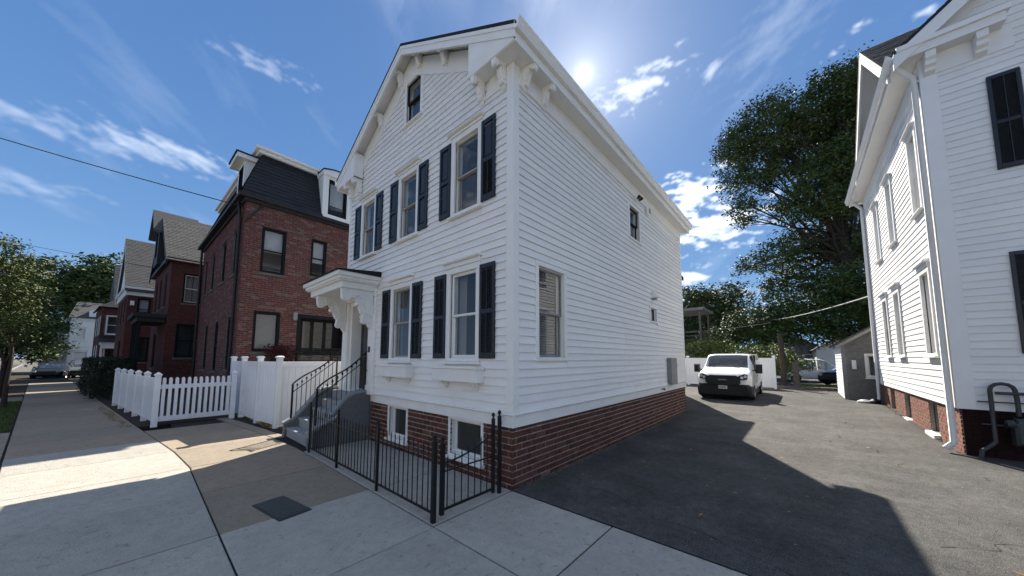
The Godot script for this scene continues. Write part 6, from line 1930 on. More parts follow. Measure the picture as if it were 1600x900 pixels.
func car(called: String, label: String, at: Vector3, turn: float, paint: Material, suv: bool, group: String) -> void:
	var t := thing(called, label, "car", at, turn, group)
	var top := 1.72 if suv else 1.45
	var mb := MB.new()
	var rings := []
	for q in [[0.0, 0.40, 0.58, 0.72, 0.66, 0.72, 0.62], [-0.12, 0.24, 0.62, 0.84, 0.84, 0.86, 0.72], [-0.55, 0.22, 0.70, 0.94, 0.90, 0.91, 0.78], [-1.15, 0.22, 0.76, 1.02, 0.91, 0.92, 0.76], [-1.75, 0.22, 0.80, lerpf(1.02, top, 0.8), 0.91, 0.92, 0.66], [-2.1, 0.22, 0.80, top, 0.91, 0.92, 0.64], [-3.2, 0.22, 0.82, top + 0.01, 0.91, 0.92, 0.64], [-3.9, 0.22, 0.84, top - 0.05 if suv else 1.30, 0.91, 0.92, 0.66], [-4.35, 0.24, 0.84, 1.25 if suv else 1.0, 0.89, 0.90, 0.68], [-4.5, 0.40, 0.70, 0.95, 0.80, 0.84, 0.62]]:
		rings.append(body_ring(q[0], q[1], q[2], q[3], q[4], q[5], q[6]))
	var open := {}
	for i in [3, 4, 7]:
		for k in [6, 7, 8]: open[i * 100 + k] = true
	for i in [4, 5, 6]:
		for k in [3, 4, 10, 11]: open[i * 100 + k] = true
	var glass := MB.new()
	loft(mb, rings, glass, open)
	inst("body", mb.mesh(), paint, t)
	inst("glazing", glass.mesh(), M.pane, t)
	mb = MB.new()
	mb.box(-0.82, 0.82, 0.34, 0.42, -4.2, -0.9); mb.box(-0.70, 0.70, 0.62, 0.90, -1.55, -1.2)
	for x in [-0.4, 0.4]:
		mb.box(x - 0.24, x + 0.24, 0.42, 1.18, -2.72, -2.55); mb.box(x - 0.24, x + 0.24, 0.42, 1.14, -3.72, -3.55)
	inst("cabin", mb.mesh(), M.cabin, t)
	for sd in [-1, 1]:
		mb = MB.new()
		mb.tube([Vector3(sd * 0.92, 0.82, -2.65), Vector3(sd * 0.66, top - 0.08, -2.65)], 0.035, 0.035, 5)
		inst("door_pillar", mb.mesh(), paint, t)
	for s in [-1, 1]:
		mb = MB.new()
		mb.T = Transform3D(Basis(Vector3.UP, s * 0.5), Vector3(s * 0.66, 0.70, -0.02))
		mb.cham(-0.14, 0.14, -0.06, 0.07, -0.1, 0.03, 0.02)
		inst("headlight", mb.mesh(), M.lamp_lens, t)
		wheel(t, Vector3(s * 0.82, 0.32, -0.85), 0.32, 0.10, 0); wheel(t, Vector3(s * 0.82, 0.32, -3.55), 0.32, 0.10, 0)
	mb = MB.new()
	mb.cham(-0.45, 0.45, 0.45, 0.66, -0.1, 0.02, 0.02)
	inst("grille", mb.mesh(), M.plastic_black, t)

# ------------------------------------------------------------------ trees and bushes
func leafy(n: int, blobs: Array, size: float, cols: Array, r: RandomNumberGenerator, clump := 0.55, shell := 0.35) -> MB:
	# leaves gathered in clumps through the volume of a few uneven blobs [centre, radii]
	var mb := MB.new()
	var vol := []
	var total := 0.0
	for b in blobs:
		total += b[1].x * b[1].y * b[1].z
		vol.append(total)
	var per := 26
	for k in int(n / per):
		var pick := r.randf() * total
		var bi := 0
		while vol[bi] < pick: bi += 1
		var b = blobs[bi]
		var d := Vector3(r.randfn(), r.randfn(), r.randfn()).normalized()
		var rad := pow(r.randf(), shell)
		var c: Vector3 = b[0] + Vector3(d.x * b[1].x, d.y * b[1].y, d.z * b[1].z) * rad * (0.86 + 0.28 * r.randf())
		var t := r.randf()
		var base: Color = cols[0].lerp(cols[1], t)
		if r.randf() < 0.08: base = cols[2]
		var sag := clump * (0.6 + 0.9 * r.randf())
		for j in per:
			var p := c + Vector3(clampf(r.randfn(), -1.5, 1.5) * sag, clampf(r.randfn(), -1.5, 1.5) * sag * 0.55, clampf(r.randfn(), -1.5, 1.5) * sag)
			var s := size * (0.55 + 0.9 * r.randf())
			var B := Basis.from_euler(Vector3(r.randf_range(-1.0, 1.0), r.randf() * TAU, r.randf_range(-1.0, 1.0)))
			var v := 0.8 + 0.4 * r.randf()
			mb.col = Color(base.r * v, base.g * v, base.b * v)
			var a := p - B.x * s; var e := p + B.x * s; var w := B.z * s * 0.48; var up := B.y * s * 0.16
			mb.tri(a, p - w + up, e); mb.tri(a, e, p + w + up)
	return mb

func tree(label: String, at: Vector3, trunk_h: float, trunk_r: float, blobs: Array, n: int, size: float, cols: Array, s: int, group := "", lean := Vector3.ZERO, called := "tree", clump := 0.55, thin := 1.0) -> void:
	var t := thing(called, label, "tree", at, 0, group)
	var r := RandomNumberGenerator.new()
	r.seed = s
	var mb := MB.new()
	var top := Vector3(0, trunk_h, 0) + lean
	var pts := []
	for k in 8:
		var u := k / 7.0
		pts.append(Vector3.ZERO.lerp(top, u) + Vector3(sin(u * 5.0 + s) * trunk_r * 0.5, 0, cos(u * 4.0 + s) * trunk_r * 0.5) * u)
	pts[0].y = -0.2
	mb.tube(pts, trunk_r, trunk_r * 0.62, 10)
	mb.tube([Vector3(0, -0.2, 0), Vector3(0, trunk_r * 1.6, 0)], trunk_r * 1.55, trunk_r * 0.95, 10)
	var tr := inst("trunk", mb.mesh(), M.bark, t)
	for b in blobs:
		var c: Vector3 = b[0]
		mb = MB.new()
		var st: Vector3 = pts[r.randi_range(5, 7)]
		var mid := st.lerp(c, 0.5) + Vector3(r.randf_range(-0.4, 0.4), r.randf_range(-0.2, 0.5), r.randf_range(-0.4, 0.4)) * trunk_r * 2
		mb.tube([st, st.lerp(mid, 0.5) + Vector3(0, trunk_r * 0.4, 0), mid, mid.lerp(c, 0.6), c], trunk_r * 0.5 * thin, trunk_r * 0.12 * thin, 7)
		for k in 7:
			var d := Vector3(r.randfn(), r.randfn() * 0.7 + 0.2, r.randfn()).normalized()
			var e: Vector3 = c + Vector3(d.x * b[1].x, d.y * b[1].y, d.z * b[1].z) * 0.85
			var f := mid.lerp(c, r.randf_range(0.2, 1.0))
			mb.tube([f, f.lerp(e, 0.5) + Vector3(0, 0.1, 0), e], trunk_r * 0.16 * thin, trunk_r * 0.03, 5)
		inst("limb", mb.mesh(), M.bark, tr)
	inst("crown", leafy(n, blobs, size, cols, r, clump).mesh(), M.leaf, t)

const GREEN := [Color(0.048, 0.080, 0.024), Color(0.085, 0.125, 0.038), Color(0.11, 0.14, 0.05)]
const YELLOW := [Color(0.075, 0.11, 0.024), Color(0.12, 0.155, 0.036), Color(0.17, 0.18, 0.05)]

func V(x: float, y: float, z: float) -> Vector3: return Vector3(x, y, z)

func trees() -> void:
	# the big one behind the shed
	tree("huge broad tree with open crown of many clumps rising behind the grey shed", V(4.4, 0, -35), 11.0, 0.5, [
		[V(-7.8, 21.2, -0.2), V(1.86, 1.51, 1.86)], [V(-6.8, 23.0, -0.7), V(1.92, 1.55, 1.92)], [V(-5.4, 24.7, -1.9), V(1.86, 1.51, 1.86)], [V(-4.0, 21.3, 1.9), V(1.65, 1.33, 1.65)], [V(-6.4, 21.5, -2.6), V(2.10, 1.70, 2.10)], [V(-8.0, 18.5, 0.0), V(1.67, 1.35, 1.67)], [V(-7.4, 15.1, 2.1), V(1.41, 1.14, 1.41)], [V(-7.6, 15.0, -2.2), V(0.98, 0.79, 0.98)], [V(-5.9, 17.3, 0.3), V(1.63, 1.32, 1.63)], [V(-4.5, 20.2, 0.6), V(1.80, 1.46, 1.80)], [V(-4.4, 19.4, -2.4), V(1.77, 1.43, 1.77)], [V(-5.2, 14.8, -0.6), V(1.12, 0.91, 1.12)], [V(-3.0, 20.1, 1.1), V(1.78, 1.44, 1.78)], [V(-1.7, 23.0, -0.2), V(1.90, 1.54, 1.90)], [V(-0.8, 22.5, 1.2), V(1.84, 1.49, 1.84)], [V(0.5, 24.5, -1.8), V(1.72, 1.39, 1.72)], [V(-2.5, 18.9, -1.4), V(1.99, 1.61, 1.99)], [V(-1.0, 21.4, -2.0), V(2.22, 1.79, 2.22)], [V(-0.1, 20.8, 0.0), V(1.98, 1.60, 1.98)], [V(-3.4, 15.0, 2.2), V(1.63, 1.32, 1.63)], [V(-3.8, 13.7, 0.5), V(1.44, 1.17, 1.44)], [V(-1.9, 16.3, 1.4), V(2.05, 1.66, 2.05)], [V(-0.3, 17.6, -0.6), V(2.32, 1.88, 2.32)], [V(-2.4, 13.5, 1.3), V(2.00, 1.62, 2.00)], [V(-0.7, 14.7, -2.1), V(2.34, 1.89, 2.34)], [V(-3.9, 11.6, -1.1), V(1.72, 1.40, 1.72)], [V(-5.4, 10.3, 0.9), V(1.51, 1.22, 1.51)], [V(-6.9, 9.7, 1.2), V(1.15, 0.93, 1.15)], [V(-8.0, 9.9, -0.4), V(0.72, 0.58, 0.72)], [V(-2.4, 10.9, -2.1), V(2.27, 1.84, 2.27)], [V(-0.6, 10.7, -1.2), V(2.22, 1.80, 2.22)], [V(-4.5, 8.6, -1.5), V(1.84, 1.49, 1.84)], [V(-2.8, 7.5, -1.1), V(2.05, 1.66, 2.05)], [V(-1.4, 7.3, 1.6), V(1.90, 1.54, 1.90)], [V(-6.1, 7.9, -1.6), V(1.22, 0.99, 1.22)], [V(0.4, 20.8, 2.0), V(1.64, 1.33, 1.64)], [V(0.4, 17.5, 2.0), V(2.06, 1.67, 2.06)], [V(0.8, 14.3, -2.3), V(2.22, 1.80, 2.22)], [V(0.2, 9.4, -0.6), V(1.81, 1.47, 1.81)]], 90000, 0.12, GREEN, 71, "", V(-1.6, 0, 0), "tree", 0.36, 0.5)
	tree("dense rounded dark tree behind the van and the wooden deck", V(-7.6, 0, -41), 4.0, 0.35, [
		[V(0, 6.4, 0), V(3.4, 2.6, 3.0)], [V(-1.6, 8.2, 0), V(2.6, 1.7, 2.4)], [V(2.0, 8.0, 0), V(2.4, 1.9, 2.4)], [V(-2.6, 4.6, 0.5), V(1.8, 1.6, 2.0)], [V(2.6, 5.0, 0), V(2.2, 2.0, 2.2)], [V(0, 3.4, 1), V(2.8, 1.4, 2.0)]], 20000, 0.15, GREEN, 72, "", V(0, 0, 0), "tree", 0.45)
	tree("mid green tree filling the gap above the rear white fence", V(-2.2, 0, -33), 3.2, 0.22, [
		[V(-0.8, 4.6, 0), V(1.9, 1.5, 1.8)], [V(1.2, 5.2, 0), V(1.8, 1.6, 1.8)], [V(-2.4, 3.6, 0.5), V(1.6, 1.1, 1.5)], [V(0.8, 3.4, 0.8), V(1.8, 1.0, 1.5)]], 11000, 0.12, GREEN, 73, "", V(0, 0, 0), "tree", 0.4)
	tree("leafy tree with low boughs over the parked cars in the next lot", V(3.3, 0, -33), 3.0, 0.2, [
		[V(-0.8, 4.4, 0), V(2.0, 1.4, 1.8)], [V(1.2, 5.0, 0), V(2.0, 1.6, 1.8)], [V(-0.4, 6.2, 0), V(2.2, 1.4, 2.0)], [V(-2.8, 5.2, 0), V(1.7, 1.5, 1.6)], [V(-2.0, 3.6, 0.4), V(1.5, 0.8, 1.2)], [V(-4.2, 4.4, 0), V(1.5, 1.3, 1.4)], [V(0.4, 2.9, 0), V(1.4, 0.7, 1.2)]], 17000, 0.12, GREEN, 74, "", V(0, 0, 0), "tree", 0.4)
	# bushes over the rear fence
	for b in [[V(-6.9, 0.1, -26.2), "low leafy bush leaning over the rear fence left of the van", GREEN, 81, 1.0], [V(-4.4, 0.1, -26.6), "yellow-green bush showing above the van's roof", YELLOW, 82, 1.1], [V(-1.6, 0.1, -26.4), "bright green bush beside the tree trunk at the rear fence", YELLOW, 83, 0.85]]:
		var t := thing("bush", b[1], "bush", b[0], 0, "bushes along the rear fence")
		var r := RandomNumberGenerator.new()
		r.seed = b[3]
		var k: float = b[4]
		var mb := MB.new()
		for i in 6: mb.tube([V(0, -0.1, 0), V(r.randf_range(-0.4, 0.4), 0.9, r.randf_range(-0.3, 0.3)), V(r.randf_range(-1.1, 1.1), 2.2 * k, r.randf_range(-0.5, 0.5))], 0.04, 0.01, 5)
		inst("stem", mb.mesh(), M.bark, t)
		inst("foliage", leafy(3600, [[V(0, 1.9 * k, 0), V(1.5, 1.0, 0.9)], [V(-0.9, 2.3 * k, 0), V(1.0, 0.7, 0.8)], [V(0.9, 1.6 * k, 0.2), V(1.0, 0.9, 0.8)]], 0.085, b[2], r, 0.25).mesh(), M.leaf, t)
	# street trees at the left
	tree("young street tree with light green leaves growing in the grass strip", V(-21.4, -0.02, 3.12), 2.0, 0.07, [
		[V(-0.4, 3.3, 0.5), V(0.9, 0.7, 0.9)], [V(0.1, 4.1, 0.1), V(0.8, 0.7, 0.8)], [V(-0.2, 5.1, 0.3), V(0.75, 0.65, 0.75)], [V(0.5, 2.9, -0.1), V(0.7, 0.5, 0.7)], [V(0.0, 5.9, 0.4), V(0.5, 0.45, 0.5)]], 9500, 0.05, [Color(0.06, 0.09, 0.022), Color(0.105, 0.135, 0.034), Color(0.15, 0.14, 0.05)], 75, "street trees", V(0.05, 0, 0), "street_tree", 0.2)
	tree("second street tree farther along the grass strip with drooping lower boughs", V(-27.0, -0.02, 4.1), 2.0, 0.10, [
		[V(0, 3.4, 0.2), V(1.2, 0.9, 1.2)], [V(0.6, 2.6, -0.5), V(0.9, 0.5, 0.9)], [V(-0.4, 4.5, 0), V(1.1, 0.7, 1.1)], [V(0.2, 3.2, -0.9), V(0.8, 0.6, 0.8)]], 9000, 0.06, GREEN, 76, "street trees", V(0.1, 0, 0), "street_tree", 0.24)
	tree("third street tree half hidden behind the others near the parked cars", V(-36, -0.02, 5.7), 2.4, 0.14, [
		[V(0, 4.2, 0), V(1.7, 1.2, 1.7)], [V(0.4, 3.0, -0.7), V(1.5, 0.7, 1.4)], [V(0, 5.6, 0), V(1.3, 0.9, 1.3)], [V(0.2, 4.4, -1.3), V(1.1, 0.9, 1.0)]], 9000, 0.085, GREEN, 77, "street trees", V(0, 0, 0), "street_tree", 0.3)
	tree("great spreading tree rising above the distant white house", V(-78, 0, 4.0), 7.0, 0.6, [
		[V(0, 11.0, 0), V(6.0, 4.6, 5.5)], [V(2, 12.5, -5.0), V(4.5, 3.6, 4.5)], [V(2, 11.5, 5.0), V(4.6, 4.0, 4.4)], [V(1, 8.6, -7.5), V(3.2, 2.6, 3.2)], [V(1, 8.0, 8.0), V(3.6, 3.0, 3.6)], [V(2, 14.0, -1), V(4.2, 2.8, 4.2)]], 26000, 0.26, GREEN, 78, "", V(0, 0, 0), "tree", 0.8)
	for q in [[V(-64, 0, 9.5), 91, "low dark tree at the far end of the street left of the distant white house"], [V(-70, 0, 14.5), 92, "broad tree closing the far end of the street"], [V(-58, 0, 13.0), 93, "rounded tree beyond the parked cars at the street's far end"]]:
		tree(q[2], q[0], 2.4, 0.25, [[V(0, 5.0, 0), V(3.0, 2.2, 3.0)], [V(0.5, 2.8, -1.5), V(2.6, 1.5, 2.4)], [V(0.5, 2.6, 1.6), V(2.6, 1.4, 2.4)], [V(0, 7.0, 0.4), V(2.2, 1.5, 2.2)]], 7000, 0.19, GREEN, q[1], "trees at the end of the street", V(0, 0, 0), "tree", 0.5)
	# clipped hedge before the brick houses
	var h := thing("hedge", "dark clipped hedge in front of the brick porch by the sidewalk", "hedge", V(-25.2, 0, 1.15), deg_to_rad(7))
	var r := RandomNumberGenerator.new()
	r.seed = 90
	var mb := MB.new()
	for i in 14: mb.tube([V(-2.8 + i * 0.42, -0.1, 0), V(-2.8 + i * 0.42 + r.randf_range(-0.1, 0.1), 1.3, r.randf_range(-0.2, 0.2))], 0.03, 0.012, 5)
	inst("stems", mb.mesh(), M.bark, h)
	mb = MB.new()
	for i in 9000:
		var p := V(r.randf_range(-3.0, 3.0), r.randf_range(0.1, 1.75), r.randf_range(-0.5, 0.5))
		if r.randf() < 0.75:   # most leaves grow at the clipped faces
			match r.randi() % 3:
				0: p.y = 1.72 + r.randfn() * 0.05
				1: p.z = (0.5 if r.randf() < 0.6 else -0.5) + r.randfn() * 0.04
				2: p.x = (3.0 if r.randf() < 0.6 else -3.0) + r.randfn() * 0.04
		var s := r.randf_range(0.03, 0.06)
		var B := Basis.from_euler(V(r.randf_range(-1.3, 1.3), r.randf() * TAU, r.randf_range(-1.3, 1.3)))
		var v := r.randf()
		mb.col = Color(0.009 + 0.012 * v, 0.016 + 0.018 * v, 0.007 + 0.006 * v)
		mb.tri(p - B.x * s, p - B.z * s * 0.5, p + B.x * s); mb.tri(p - B.x * s, p + B.x * s, p + B.z * s * 0.5)
	inst("foliage", mb.mesh(), M.leaf, h)
	# dark red shrub under the brick house's lower window
	h = thing("shrub", "dark red-leaved shrub below the blind window of the mansard house", "shrub", V(-14.25, 0, -3.25))
	mb = MB.new()
	for i in 5: mb.tube([V(0, 0, 0), V(r.randf_range(-0.15, 0.15), 1.2, r.randf_range(-0.2, 0.2)), V(r.randf_range(-0.15, 0.15), 2.1, r.randf_range(-0.5, 0.5))], 0.02, 0.006, 5)
	inst("stem", mb.mesh(), M.bark, h)
	inst("foliage", leafy(900, [[V(0, 2.05, -0.1), V(0.28, 0.32, 0.45)], [V(0, 1.7, 0), V(0.3, 0.4, 0.4)]], 0.05, [Color(0.05, 0.012, 0.016), Color(0.085, 0.025, 0.03), Color(0.03, 0.04, 0.015)], r, 0.10).mesh(), M.leaf, h)

# ------------------------------------------------------------------ behind the lot, wires
func beyond() -> void:
	# open wooden deck with a flat roof, left of the rear fence
	var t := thing("wooden_deck", "weathered two-level wooden deck with flat roof behind the rear fence", "deck", V(-8.5, 0, -30))
	var inv := t.transform.affine_inverse()
	for x in [-11.3, -8.6, -5.75]:
		for z in [-31.6, -28.6]:
			var mb := MB.new()
			mb.box(x - 0.07, x + 0.07, 0, 5.55, z - 0.07, z + 0.07)
			wpart(t, "post", mb, M.deck_wood)
	for q in [[5.55, 5.75, "roof"], [2.75, 2.95, "floor"]]:
		var mb := MB.new()
		mb.box(-11.7, -5.4 if q[2] == "roof" else -5.65, q[0], q[1], -32.0, -28.2)
		wpart(t, q[2], mb, M.far_grey if q[2] == "roof" else M.deck_wood)
	for y in [3.9, 3.55, 3.25]:
		var mb := MB.new()
		mb.box(-11.3, -5.75, y, y + 0.07, -28.62, -28.57)
		wpart(t, "rail", mb, M.deck_wood)
	var mb := MB.new()
	mb.tube([V(-5.9, 2.9, -28.4), V(-3.7, 0.8, -28.0)], 0.08, 0.08, 4)
	wpart(t, "stair_string", mb, M.deck_wood)
	# houses seen in slivers between the trees
	for b in [["neighbour_house", "pale grey house glimpsed behind the deck", V(-13, 0, -44), 9.0, 7.0, 6.2, M.far_white], ["neighbour_house", "grey house in the shade behind the trees beyond the rear fence", V(-1.6, 0, -47), 7.5, 6.0, 2.9, M.far_grey], ["garage", "white garage wall behind the parked cars in the next lot", V(3.4, 0, -43), 4.6, 5.0, 2.7, M.far_white]]:
		t = thing(b[0], b[1], "house" if b[0] != "garage" else "garage", b[2], 0.05)
		mb = MB.new()
		var w: float = b[3] / 2
		mb.box(-w, w, 0, b[5], -b[4], 0)
		mb.prism(PackedVector2Array([Vector2(-w, b[5]), Vector2(w, b[5]), Vector2(0, b[5] + 1.6)]), -b[4], -0.02)
		inst("wall", mb.mesh(), b[6], t)
		for s in [-1, 1]:
			if s < 0: shingled(t, V(-w - 0.3, b[5] - 0.1, -b[4]), V(-w - 0.3, b[5] - 0.1, 0.3), V(0, b[5] + 1.7, 0.3), V(0, b[5] + 1.7, -b[4]), M.grey_shingle, 0.4, Color(0.8, 0.8, 0.8), 0.2)
			else: shingled(t, V(w + 0.3, b[5] - 0.1, 0.3), V(w + 0.3, b[5] - 0.1, -b[4]), V(0, b[5] + 1.7, -b[4]), V(0, b[5] + 1.7, 0.3), M.grey_shingle, 0.4, Color(0.8, 0.8, 0.8), 0.2)
		if b[0] != "garage":
			for x in [-w * 0.6, 0.0, w * 0.6]:
				for y in [1.0, 3.4]:
					if y + 1.3 < b[5]: window(t, Transform3D(), Transform3D(Basis(), V(x, y, 0.0)), 0.8, 1.2, {"frame": M.far_white, "proud": 0.05})
		else:
			mb = MB.new()
			mb.box(-2.0, 2.0, 0.0, 2.2, 0.0, 0.03)
			inst("door", mb.mesh(), M.far_white, t)
	# next lot: two cars
	mb = MB.new()
	mb.box(-3.0, 12.0, -0.05, 0.06, -44.0, -27.5)
	struct("rear_lot", mb, M.road)
	car("parked_car", "white car parked sideways in the lot behind the rear fence", V(3.1, 0.06, -34.6), deg_to_rad(94), M.van_white, true, "cars parked in the rear lot")
	car("parked_car", "black car parked in the lot behind the rear fence beside the shed", V(1.35, 0.06, -29.6), deg_to_rad(-38), M.car_black, false, "cars parked in the rear lot")
	# wooden post and board where the rear fence ends
	t = thing("wooden_post", "thick dark wooden post with a board at the end of the rear white fence", "post", V(-0.6, 0.1, -24.7))
	mb = MB.new()
	mb.tube([V(-0.86, 0.0, -24.75), V(-0.80, 1.4, -24.75), V(-0.84, 2.6, -24.75), V(-0.88, 3.3, -24.75)], 0.15, 0.11, 9)
	wpart(t, "post", mb, M.bark)
	mb = MB.new()
	mb.box(-0.42, -0.14, 0.05, 1.62, -24.66, -24.62)
	wpart(t, "board", mb, M.weathered_wood)
	# grass at the edge of the lot
	var r := RandomNumberGenerator.new()
	r.seed = 12
	var b := MB.new()
	for i in 2600:
		var p := V(r.randf_range(-0.2, 2.4), 0.06, r.randf_range(-27.4, -24.5))
		var h := r.randf_range(0.08, 0.26)
		var a := r.randf() * TAU
		var w := V(cos(a), 0, sin(a)) * 0.014
		b.col = Color(0.07 + 0.05 * r.randf(), 0.12 + 0.05 * r.randf(), 0.025)
		b.tri(p - w, p + V(r.randf_range(-0.08, 0.08), h, r.randf_range(-0.08, 0.08)), p + w)
	var g := inst("grass", b.mesh(), M.blade, self)
	meta(g, "tall green grass between the lot's kerb and the parked cars", "grass")
	g.set_meta("kind", "stuff")
	# street cars far at the left
	car("parked_car", "dark car parked at the kerb before the distant white house", V(-49.0, -0.1, 5.35), deg_to_rad(84), M.car_black, false, "cars parked along the street")
	car("parked_car", "grey-green car parked behind the dark car near the distant white house", V(-50.5, -0.1, 3.75), deg_to_rad(90), M.car_grey, true, "cars parked along the street")
	# overhead wires
	for w in [["power_line", "thick black overhead wire running down to the mansard house", [V(-21.6, 9.9, 5.45), V(-14.9, 7.28, -2.13)], 0.016, M.wire, 0.06], ["power_line", "thin overhead wire crossing above the grey-roofed brick houses", [V(-44.5, 10.82, 9.1), V(-26.0, 6.66, -0.13)], 0.014, M.wire, 0.10], ["cable", "pale slack cable from the weathered house to the trees behind", [V(2.16, 4.23, -18.5), V(-1.9, 4.85, -33.0)], 0.026, M.wire_pale, 0.16], ["cable", "thin grey cable strung past the wooden deck", [V(-9.5, 3.9, -29.5), V(-1.5, 4.5, -31.0)], 0.020, M.wire_pale, 0.15]]:
		mb = MB.new()
		var pts := []
		for k in 17:
			var u := k / 16.0
			pts.append(w[2][0].lerp(w[2][1], u) - V(0, w[5] * 4 * u * (1 - u), 0))
		mb.tube(pts, w[3], w[3], 6)
		var o := inst(w[0], mb.mesh(), w[4], self)
		meta(o, w[1], "wire")

# the far side of the street, behind the viewer: its sunlit fronts light the shaded ones and stand in the window panes
func opposite_side() -> void:
	var mb := MB.new()
	for i in 30:
		var x0 := 20.0 - i * 3.0; var x1 := x0 - 2.99
		mb.hex([V(x1, -0.13, 11.0 + bend(x1)), V(x0, -0.13, 11.0 + bend(x0)), V(x0, -0.13, 13.6 + bend(x0)), V(x1, -0.13, 13.6 + bend(x1)), V(x1, 0.0, 11.0 + bend(x1)), V(x0, 0.0, 11.0 + bend(x0)), V(x0, 0.0, 13.6 + bend(x0)), V(x1, 0.0, 13.6 + bend(x1))])
	struct("far_sidewalk", mb, M.concrete_mid)
	var kinds := [["cream clapboard house across the street opposite the driveway", 5.0, 8.0, 7.2, M.trim], ["tan house across the street opposite the iron fence", -6.0, 8.5, 7.6, M.far_tan], ["grey house across the street opposite the brick mansard house", -18.0, 8.0, 7.0, M.far_grey], ["white clapboard house across the street beyond the driveway", 16.5, 8.5, 7.4, M.far_white]]
	for k in kinds:
		var w: float = k[2] / 2; var h: float = k[3]
		var t := thing("street_house", k[0], "house", V(k[1], 0, 16.5 + bend(k[1])), PI, "houses across the street")
		var holes := []
		for x in [-w * 0.6, 0.0, w * 0.6]:
			for y in [1.4, 4.5]: holes.append(Rect2(x - 0.45, y, 0.9, 1.6))
		inst("wall", backing([[0, -w, w], [h, -w, w], [h + 2.6, -0.02, 0.02]], holes, Transform3D()).mesh(), k[4], t)
		for r in holes: window(t, Transform3D(), Transform3D(Basis(), V(r.get_center().x, r.position.y, 0)), 0.9, 1.6, {"head": 0.1})
		mb = MB.new()
		mb.box(-w, w, 0, h, -8, -0.13)
		inst("body", mb.mesh(), k[4], t)
		shingled(t, V(w + 0.3, h - 0.2, 0.3), V(w + 0.3, h - 0.2, -8), V(0, h + 2.7, -8), V(0, h + 2.7, 0.3), M.grey_shingle, 0.5, Color(0.8, 0.8, 0.8), 0.2)
		shingled(t, V(-w - 0.3, h - 0.2, -8), V(-w - 0.3, h - 0.2, 0.3), V(0, h + 2.7, 0.3), V(0, h + 2.7, -8), M.grey_shingle, 0.5, Color(0.8, 0.8, 0.8), 0.2)

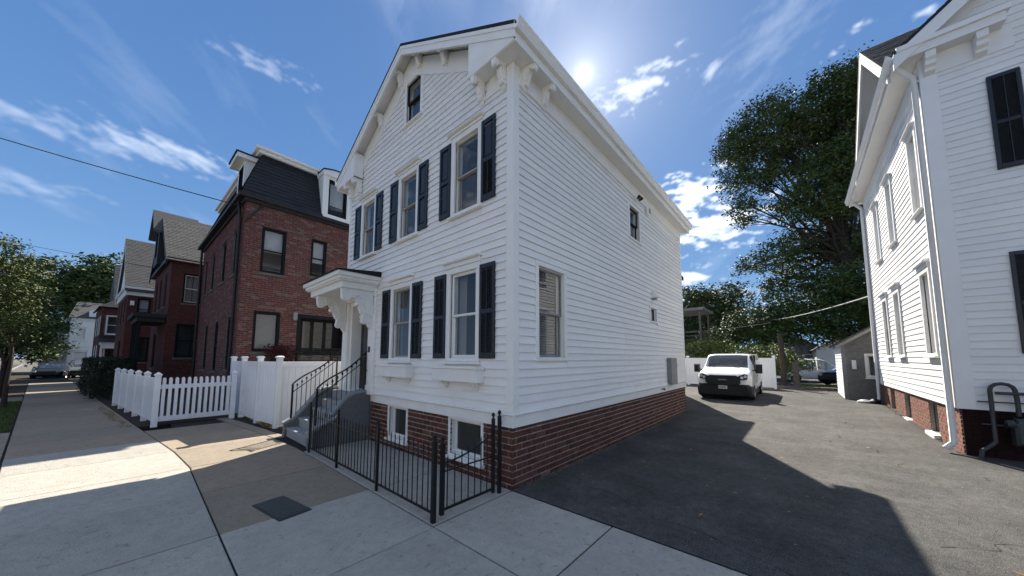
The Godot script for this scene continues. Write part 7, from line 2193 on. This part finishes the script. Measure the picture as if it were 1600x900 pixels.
# ------------------------------------------------------------------ sky
func sky_panorama(sun: Vector3) -> ImageTexture:
	# clear air, glow of the sun in it, thin cirrus everywhere and cloud banks, the unseen ones added to lift the shade
	var W := 2048; var H := 1024
	var im := Image.create(W, H, false, Image.FORMAT_RGBF)
	var k := 1.0
	var low := Color(0.080, 0.138, 0.215); var mid := Color(0.026, 0.062, 0.138); var top := Color(0.016, 0.041, 0.104)
	var n1 := FastNoiseLite.new(); n1.seed = 4; n1.frequency = 1.1; n1.fractal_octaves = 5; n1.domain_warp_enabled = true; n1.domain_warp_amplitude = 0.5; n1.domain_warp_frequency = 0.9
	var n2 := FastNoiseLite.new(); n2.seed = 5; n2.frequency = 6.0; n2.fractal_octaves = 5
	# banks: azimuth, elevation, half width, half height (degrees), tilt, strength; banks out of view are added to brighten shade
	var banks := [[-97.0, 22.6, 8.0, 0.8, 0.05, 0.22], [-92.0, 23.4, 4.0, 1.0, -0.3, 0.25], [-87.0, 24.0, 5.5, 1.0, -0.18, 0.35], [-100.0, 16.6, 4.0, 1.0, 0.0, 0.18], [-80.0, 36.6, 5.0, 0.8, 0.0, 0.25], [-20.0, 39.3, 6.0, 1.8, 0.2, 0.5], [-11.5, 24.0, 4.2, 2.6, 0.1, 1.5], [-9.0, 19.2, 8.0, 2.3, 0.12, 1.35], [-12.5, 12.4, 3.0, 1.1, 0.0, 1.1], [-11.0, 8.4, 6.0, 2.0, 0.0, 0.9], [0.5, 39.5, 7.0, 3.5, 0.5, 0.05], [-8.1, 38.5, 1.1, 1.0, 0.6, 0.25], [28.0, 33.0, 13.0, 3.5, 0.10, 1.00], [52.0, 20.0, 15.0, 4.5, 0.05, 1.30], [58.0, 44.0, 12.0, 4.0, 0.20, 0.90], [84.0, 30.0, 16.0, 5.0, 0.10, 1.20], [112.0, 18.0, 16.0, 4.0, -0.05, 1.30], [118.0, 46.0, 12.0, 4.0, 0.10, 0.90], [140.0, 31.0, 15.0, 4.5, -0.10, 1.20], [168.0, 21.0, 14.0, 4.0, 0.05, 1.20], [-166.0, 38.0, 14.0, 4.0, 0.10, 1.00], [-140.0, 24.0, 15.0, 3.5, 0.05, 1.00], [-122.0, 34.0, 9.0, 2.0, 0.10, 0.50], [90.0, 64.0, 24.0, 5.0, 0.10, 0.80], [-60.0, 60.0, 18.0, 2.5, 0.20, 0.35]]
	for y in H / 2:
		var el := PI / 2 - (y + 0.5) / H * PI
		var se := sin(el); var ce := cos(el)
		var t := pow(1.0 - se, 2.2)
		var base := top.lerp(mid, clampf(pow(1.0 - se, 0.9) * 1.6, 0, 1)).lerp(low, clampf(t * t * 1.05, 0, 1))
		var eld := rad_to_deg(el)
		var fill_veil := 0.42 * smoothstep(46.0, 62.0, eld)   # unseen high cloud added overhead to brighten and neutralise the shade
		var near := []
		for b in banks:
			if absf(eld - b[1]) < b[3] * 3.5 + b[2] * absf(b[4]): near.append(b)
		for x in W:
			var az := (x + 0.5) / W * TAU
			var d := Vector3(sin(az) * ce, se, -cos(az) * ce)
			var c := base
			var cs := d.dot(sun)
			if cs > 0.35:
				var an := rad_to_deg(acos(minf(cs, 1.0)))
				var g := 0.40 * exp(-an / 0.5) + 0.13 * exp(-an / 5.5) + 0.05 * exp(-an / 14.0)
				c = Color(c.r + g * 0.98, c.g + g * 0.95, c.b + g * 0.88)
			var azd := rad_to_deg(az)
			if azd > 180.0: azd -= 360.0
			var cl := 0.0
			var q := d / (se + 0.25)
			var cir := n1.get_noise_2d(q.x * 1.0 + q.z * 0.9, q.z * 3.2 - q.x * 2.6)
			cl = clampf((cir - 0.22) * 1.1, 0, 1) * 0.08 + fill_veil * clampf(0.55 + cir * 1.4, 0, 1)
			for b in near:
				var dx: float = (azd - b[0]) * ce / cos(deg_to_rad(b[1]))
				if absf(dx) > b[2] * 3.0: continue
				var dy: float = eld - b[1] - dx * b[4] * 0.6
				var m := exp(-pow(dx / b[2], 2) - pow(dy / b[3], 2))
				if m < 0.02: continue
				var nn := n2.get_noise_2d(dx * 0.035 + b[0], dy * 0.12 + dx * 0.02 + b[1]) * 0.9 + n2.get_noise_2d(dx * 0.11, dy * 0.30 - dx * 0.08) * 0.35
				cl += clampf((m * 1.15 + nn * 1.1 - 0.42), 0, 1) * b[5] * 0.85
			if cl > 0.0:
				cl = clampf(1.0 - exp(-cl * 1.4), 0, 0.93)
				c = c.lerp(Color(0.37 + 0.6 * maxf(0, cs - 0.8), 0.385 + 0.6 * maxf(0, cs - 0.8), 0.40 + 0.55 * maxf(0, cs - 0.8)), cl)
			im.set_pixel(x, y, c)
	for y in range(H / 2, H):
		for x in W: im.set_pixel(x, y, Color(0.10, 0.10, 0.095))
	return ImageTexture.create_from_image(im)

func _ready() -> void:
	# camera: a wide lens held level with the eye, tipped up five degrees; the frame is cut above the lens axis
	var cam := Camera3D.new()
	cam.name = "camera"
	add_child(cam)
	cam.position = Vector3(0, 1.8, 0)
	cam.rotation_degrees = Vector3(4.96721, 41.45525, 0.08965)
	cam.projection = Camera3D.PROJECTION_FRUSTUM
	cam.near = 0.05
	cam.far = 500.0
	cam.size = 0.05 * 900.0 / 510.175
	cam.frustum_offset = Vector2(0, 0.05 * 65.504 / 510.175)
	cam.current = true
	# sun: behind the house and to its left
	var el := deg_to_rad(42.3); var az := deg_to_rad(-28.2)
	var to_sun := Vector3(sin(az) * cos(el), sin(el), -cos(az) * cos(el))
	var sun := DirectionalLight3D.new()
	sun.name = "sun"
	add_child(sun)
	sun.look_at_from_position(to_sun * 50.0, Vector3.ZERO, Vector3.UP)
	sun.light_energy = 0.88
	sun.light_color = Color(1.0, 0.962, 0.905)
	sun.light_angular_distance = 0.5
	sun.shadow_enabled = true
	var env := Environment.new()
	env.background_mode = Environment.BG_SKY
	var sm := PanoramaSkyMaterial.new()
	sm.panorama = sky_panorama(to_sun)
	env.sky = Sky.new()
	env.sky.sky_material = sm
	env.tonemap_mode = Environment.TONE_MAPPER_LINEAR
	env.tonemap_exposure = 4.45
	env.sdfgi_enabled = true
	env.ssao_enabled = true
	env.ssil_enabled = true
	var we := WorldEnvironment.new()
	we.name = "environment"
	we.environment = env
	add_child(we)
	rng.seed = 20
	make_materials()
	ground()
	planting_strip()
	white_house()
	neighbour_house()
	brick_house_1()
	brick_house_2()
	brick_house_3()
	brick_house_4()
	far_white_house()
	opposite_side()
	shed()
	beyond()
	trees()
	stoop()
	handrail(-7.44, "black iron handrail on the side of the steps next to the iron fence")
	handrail(-9.06, "black iron handrail on the side of the steps next to the white fence")
	iron_fence()
	white_fences()
	wall_fixtures()
	gas_meter()
	van()
	utility_cover()
